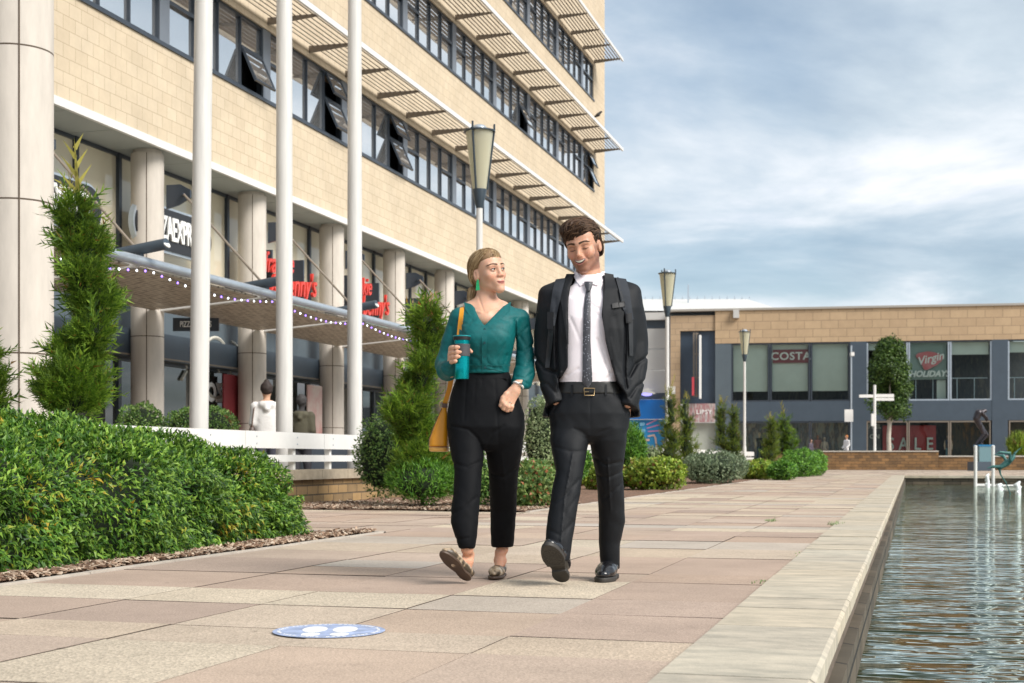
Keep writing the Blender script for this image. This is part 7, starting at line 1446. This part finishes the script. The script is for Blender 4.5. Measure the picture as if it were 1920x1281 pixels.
for i in range(60):
    a = rg.uniform(-1.3,1.3); z0 = .074-.10*max(0,abs(a)-.7); p0 = np.array([math.sin(a)*.066,-math.cos(a)*.085+.01,z0]); d_ = np.array([math.sin(a)*.5+.25*rg.normal(),-.4,.25*rg.normal()-.2*abs(a)]); t = np.linspace(0,1,7)[:,None]; P = p0+d_*t*.016+np.array([0,.02,0])*t**2+rg.normal(0,.0006,(7,3)); c_ = np.array([0,.018,.035]); P = P+unit(P-c_)*.002; fly.append(P)
strands('flyaway', [p @ Mw3[:3,:3].T+Mw3[:3,3] for p in fly], .0006, mh_w, how)
tail0 = Hw @ Vector((-.012,.112,-.050)); tail = [tail0, Vector(Q_(886,542,.075)), Vector(Q_(884,556,.070)), Vector(Q_(884,570,.06)), Vector(Q_(886,580,.055))]
pts_ = resamp([tuple(p) for p in tail], 12); pth = []
for i in range(420):
    a = rg.uniform(0,6.28); rr = .023*rg.uniform(.1,1)**.5; w_ = np.array([.35,.9,1.0,1.05,1.05,1.0,.95,.9,.8,.65,.5,.35]); ph = rg.uniform(0,6.28); pth.append(pts_+np.stack([math.cos(a)*rr*w_+.002*np.sin(ph+np.arange(12)*.6), math.sin(a)*rr*w_, np.zeros(12)],1))
Mf = np.array(fw.M); strands('ponytail', [p @ Mf[:3,:3].T+Mf[:3,3] for p in pth], .0026, mh_w, how)
# earring, watch, ring
b = MB(); e0 = Hw @ Vector((-.078,.000,-.044)); e0.y -= .006; T = fw.M @ Matrix.Translation(e0); b.prism([(-.006,0),(.006,0),(.011,-.045),(-.010,-.047)], -.004, .004, T=T @ Matrix.Rotation(R(90),4,'X')); b.lathe(tuple(T.translation), [(.006,-.004),(.006,.008)], 10); obj('earring', b, mat('green_enamel', (.01,.28,.10), .15), wom)
b = MB(); c = Vector(Lp(972,722,.0)); ax = (Vector(Lp(965,731,-.004))-Vector(Lp(976,713,.01))).normalized(); u = ax.orthogonal().normalized(); w_ = ax.cross(u); 
b.tube([fw.M @ (c+(u*math.cos(R(a))+w_*math.sin(R(a)))*.0265) for a in range(0,361,20)], .0055, 8, up=Vector((0,0,1))); wo = obj('watch', b, mat('white_watch_strap', (.75,.74,.72), .4), wom)
b = MB(); q_ = c+Vector((.012,-.026,.004)); b.lathe(tuple(fw.M @ q_), [(.001,-.002),(.011,-.002),(.011,.003)], 14); obj('watch_face', b, m_plastic, wo)
b = MB(); c = Vector(Lp(956,756,-.020)); ax = (Vector(Lp(953,763,-.026))-Vector(Lp(957,754,-.017))).normalized(); u = ax.orthogonal().normalized(); w_ = ax.cross(u); b.tube([fw.M @ (c+(u*math.cos(R(a))+w_*math.sin(R(a)))*.0098) for a in range(0,361,30)], .0014, 6); obj('ring', b, m_silver, wom)
# snake print loafers
m_snake = mat('snake_print', (.42,.34,.25), .4, bump=.1, bs=200); t_ = m_snake.node_tree; v_ = t_.nodes.new('ShaderNodeTexVoronoi'); v_.inputs['Scale'].default_value = 55; tc_ = t_.nodes.new('ShaderNodeTexCoord'); n_ = t_.nodes.new('ShaderNodeTexNoise'); n_.inputs['Scale'].default_value = 22; t_.links.new(tc_.outputs['Object'], v_.inputs[0]); t_.links.new(tc_.outputs['Object'], n_.inputs[0])
r_ = t_.nodes.new('ShaderNodeValToRGB'); e_ = r_.color_ramp.elements; e_[0].position = .42; e_[0].color = (.06,.045,.03,1); e_[1].position = .62; e_[1].color = (.50,.42,.32,1); e_.new(.5).color = (.30,.22,.14,1); t_.links.new(n_.outputs['Fac'], r_.inputs[0]); t_.links.new(r_.outputs[0], t_.nodes['Principled BSDF'].inputs['Base Color'])
m_tansole = mat('brown_sole', (.085,.050,.030), .5, col2=(.045,.028,.02), vs=14)
s1, T1 = place_shoe(fw, wom, False, h1, *SH1, m_snake, m_tansole); s2, T2_ = place_shoe(fw, wom, False, h2, *SH2, m_snake, m_tansole)
for s_o, TT in ((s1, T1), (s2, T2_)):
    for i in range(5):
        a = -40+20*i; b = MB(); c = Vector((math.sin(R(a))*.033, -.128, .030+math.cos(R(a))*.031)); b.tube([TT @ (c+Vector((math.cos(R(t))*.0075, math.sin(R(t))*.0065, .001*math.sin(R(t*2))))) for t in range(0,361,40)], .0018, 5); obj('chain_link', b, m_silver, s_o)
# travel mug
mug = thing('travel_mug', 'teal metal travel mug with black lid and grip held in her right hand', 'mug', tuple(fw.M @ mug_c)); c = fw.M @ mug_c; zM = lambda py: Q_(0,py,MD)[2]-c.z+0.0
r_m = .0385; b = MB(); b.lathe(tuple(c), [(r_m*.86,zM(711)),(r_m*.90,zM(710)),(r_m*.94,zM(690)),(r_m*.97,zM(640)),(r_m*.99,zM(638))], 40); obj('body', b, mat('teal_anodised_metal', (.0,.34,.38), .22, metal=.75), mug)
b = MB(); b.lathe(tuple(c), [(r_m*.97,zM(668.5)),(r_m*1.045,zM(668)),(r_m*1.06,zM(646)),(r_m*.98,zM(645.5))], 40); obj('grip', b, mat('grey_silicone', (.055,.052,.058), .65), mug)
b = MB(); b.lathe(tuple(c), [(r_m*.99,zM(638.5)),(r_m*1.08,zM(638)),(r_m*1.13,zM(631)),(r_m*1.12,zM(629.6)),(r_m*.9,zM(629)),(r_m*.85,zM(631))], 40); lo = obj('lid', b, m_plastic, mug)
b = MB(); b.lathe(tuple(c), [(r_m*1.10,zM(632.2)),(r_m*1.155,zM(631.6)),(r_m*1.155,zM(630.2)),(r_m*1.11,zM(629.5))], 40); obj('rim', b, mat('teal_plastic', (.0,.20,.22), .3), lo)
# yellow shoulder bag
m_yel = mat('mustard_leather', (.66,.27,.008), .35, bump=.08, bs=200, var=.06, vs=12); m_yel2 = mat('pale_mustard_edge', (.72,.40,.10), .4); m_brl = mat('brown_leather', (.10,.05,.03), .45)
bag = thing('handbag', 'mustard yellow leather shoulder bag hanging behind her elbow', 'handbag', tuple(fw.M @ Vector(Q_(822,810,.10))))
ribbon('strap', fw, [bz_], [(863,574),(859,605),(855.5,640),(855,660)], [(871,572),(868,605),(862,640),(860,660)], m_yel, bag, off=.003, th=.004, n=24, k=4)
b = MB(); T = fw.M
def quadstrip(pl, pr, ys, th, m, name, par):
    b = MB(); 
    for i in range(len(pl)-1):
        f = [Q_(*pl[i], ys[i]), Q_(*pr[i], ys[i]), Q_(*pr[i+1], ys[i+1]), Q_(*pl[i+1], ys[i+1])]; bk = [(x,y+th,z) for x,y,z in f]; b.add([T @ Vector(p) for p in f+bk], [(3,2,1,0),(4,5,6,7),(0,1,5,4),(1,2,6,5),(2,3,7,6),(3,0,4,7)])
    return obj(name, b, m, par)
quadstrip([(843,700),(838,730),(829,758)], [(853,700),(847,730),(838,760)], [.02,.05,.08], .006, m_yel, 'strap', bag)
b = MB(); c = Vector(Q_(833.5,759.5,.075)); b.tube([T @ (c+Vector((math.cos(R(a))*.0255, 0, math.sin(R(a))*.0255))) for a in range(0,361,15)], .0028, 8); obj('ring', b, m_gold, bag)
quadstrip([(828,756),(829,764)], [(839,757),(839,765)], [.068,.068], .016, m_brl, 'tab', bag)
bgp = SDF((-.34,-.06,.55), (-.10,.26,1.0), .005)
zr = []
bgp.col([(Q_(0,838,.09)[2],Q_(805,0,.09)[0],Q_(842,0,.09)[0],.02,.16),(Q_(0,822,.09)[2],Q_(806,0,.09)[0],Q_(842,0,.09)[0],.025,.155),(Q_(0,800,.09)[2],Q_(814,0,.09)[0],Q_(841,0,.09)[0],.04,.14),(Q_(0,780,.09)[2],Q_(822,0,.09)[0],Q_(840,0,.09)[0],.055,.125),(Q_(0,764,.09)[2],Q_(828,0,.09)[0],Q_(838,0,.09)[0],.07,.11)], 0, 3.5, .006); po = link('pouch', bgp.mesh('pouch', T), m_yel, bag)
gs = SDF((-.34,-.06,.55), (-.10,.26,.80), .005); gs.col([(Q_(0,847,.09)[2],Q_(806,0,.09)[0],Q_(842,0,.09)[0],.02,.16),(Q_(0,838.5,.09)[2],Q_(804,0,.09)[0],Q_(842.5,0,.09)[0],.014,.165)], 0, 3.5, .006); link('gusset', gs.mesh('gusset', T), m_yel2, bag)
b = MB(); pl_ = [Q_(x,y,yy) for x, y, yy in ((828,766,.064),(821,782,.050),(813,801,.034),(805,823,.018),(804,838,.010))]; b.tube([T @ Vector(p) for p in pl_], .0022, 6); b.tube([T @ Vector(Q_(x,838.3,.010)) for x in (804,822,842)], .0022, 6); obj('piping', b, m_brl, bag)
# ================================================================== passers-by
def passer(label, px, py_head, d, h, cols, hoodie=False, bag_=False, yaw=0, zg=0.0, res=.014):
    o = W(px, 860, d); t = thing('person', label, 'person', (o.x, o.y, zg)); T = Matrix.Translation((o.x,o.y,zg)) @ Matrix.Rotation(TH+R(yaw),4,'Z'); k = h/1.75
    s = SDF((-.36,-.30,0), (.36,.30,1.85), res)
    s.ell((0,.0,1.63), (.075,.09,.115), .01); s.cap((-.15,.02,1.40),(.15,.02,1.40),.055,.055,.04); s.cap((0,.02,1.42),(0,.01,1.56),.055,.05,.02)
    s.col([(.82,-.16,.16,-.10,.12),(1.0,-.16,.16,-.10,.11),(1.25,-.18,.18,-.10,.12),(1.40,-.17,.17,-.08,.10),(1.46,-.10,.10,-.06,.09)], .03)
    for g in (-1,1):
        s.chain([(g*.09,.02*g,.05),(g*.095,.03*g,.45),(g*.085,0,.85)], [.055,.065,.09], .03); s.cap((g*.09,-.10,.03),(g*.09,.05,.035),.035,.04,.03)
        s.chain([(g*.175,.02,1.39),(g*.205,.03,1.14),(g*.17,-.14,.98)], [.060,.055,.045], .05)
    if hoodie: s.cap((-.06,.08,1.42),(.06,.08,1.42),.06,.06,.04); s.cap((0,.12,1.36),(0,.10,1.42),.05,.05,.04)
    s.wrinkle(.006, 22, 8)
    me = s.mesh('clothed_body', T @ Matrix.Scale(k,4)); v = s.vl; z, y_ = v[:,2:3], v[:,1:2]
    c = np.where(z > 1.47, np.array(cols[0]), np.where(z > .84, np.array(cols[1]), np.where(z > .08, np.array(cols[2]), np.array((.03,.03,.03))))); vcol(me, c); link('body', me, m_cloth, t)
    hs = SDF((-.14,-.15,1.45), (.14,.16,1.82), .010); hs.ell((0,.025,1.66), (.092,.098,.105), 0); hs.S(hs.e((0,-.10,1.60), (.085,.07,.10)), .01); hs.wrinkle(.008, 40, 3)
    if hoodie == 'bun': hs.ell((0,.03,1.765), (.04,.04,.035), .02)
    link('hair', hs.mesh('hair', T @ Matrix.Scale(k,4)), mat('passer_hair', cols[3], .7, var=.3, vs=40), t)
    return T, k
m_cloth = attr_mat('cloth_and_skin', .8, bump=.3, bs=30)
T, k = passer('woman seen from behind in a white hooded top beside the middle flagpole', 500, 727, 21.0, 1.78, ((.50,.30,.20),(.72,.70,.68),(.06,.06,.08),(.025,.015,.012)), 'bun', yaw=190)
sb = thing('shoulder_bag', 'brown shoulder bag on the woman in the white top', 'bag', tuple(T @ Vector((.22,.0,1.0)))); s = SDF((.10,-.12,.80), (.34,.2,1.2), .012); s.col([(.86,.16,.26,-.08,.12),(1.0,.17,.27,-.09,.13),(1.12,.19,.25,-.04,.10)], 0, 3, .03); link('bag_body', s.mesh('bag_body', T), mat('taupe_leather', (.12,.09,.08), .5), sb)
b = MB(); b.tube([T @ Vector(p) for p in ((.22,.10,1.10),(.19,.10,1.38),(.15,.02,1.46),(.20,-.08,1.36),(.23,-.04,1.10))], .009, 6); obj('strap', b, m_brl, sb)
passer('dark headed passer by in an olive green hooded coat between two flagpoles', 566, 745, 22.5, 1.66, ((.05,.045,.045),(.115,.105,.07),(.05,.05,.06),(.05,.045,.045)), True, yaw=170)
passer('ginger haired woman in a white top walking past the far shops', 1587, 815, 78.5, 1.66, ((.55,.33,.24),(.74,.72,.72),(.08,.09,.14),(.45,.17,.04)), False, yaw=-60, zg=.3, res=.02)
passer('small distant figure in dark clothes walking by the far shop window above the green mound', 1521, 826, 80, 1.45, ((.5,.32,.25),(.12,.10,.13),(.05,.05,.07),(.10,.05,.03)), False, yaw=40, zg=.3, res=.02)
# dark terrace screen behind the fence
p = W(612, 860, 22.6); ts = thing('terrace_screen', 'dark low terrace screen behind the white fence beside the olive coat', 'screen', (p.x, p.y, 0)); b = MB(); b.box(-9.7,-9.62,19.4,30,.05,.98); obj('panel', b, m_frame, ts); b = MB()
for y in (19.4, 22, 24.6, 27.2, 29.9): b.box(-9.76,-9.7,y,y+.06,0,1.05)
obj('post', b, m_frame, ts)
# crow on the sunshade
cw_ = W(1121.5, 219, 57.4); s = SDF((-.25,-.15,-.12), (.25,.15,.3), .012); s.chain([(-.16,0,-.02),(0,0,.08),(.08,0,.16)], [.03,.075,.05], .03); s.chain([(.08,0,.17),(.12,0,.20),(.18,0,.19)], [.045,.04,.008], .02); cr_ = link('crow', s.mesh('crow', Matrix.Translation(cw_) @ Matrix.Rotation(TH,4,'Z')), mat('black_feather', (.012,.012,.014), .5)); tag(cr_, 'small black bird perched on the middle sunshade near the building corner', 'bird')
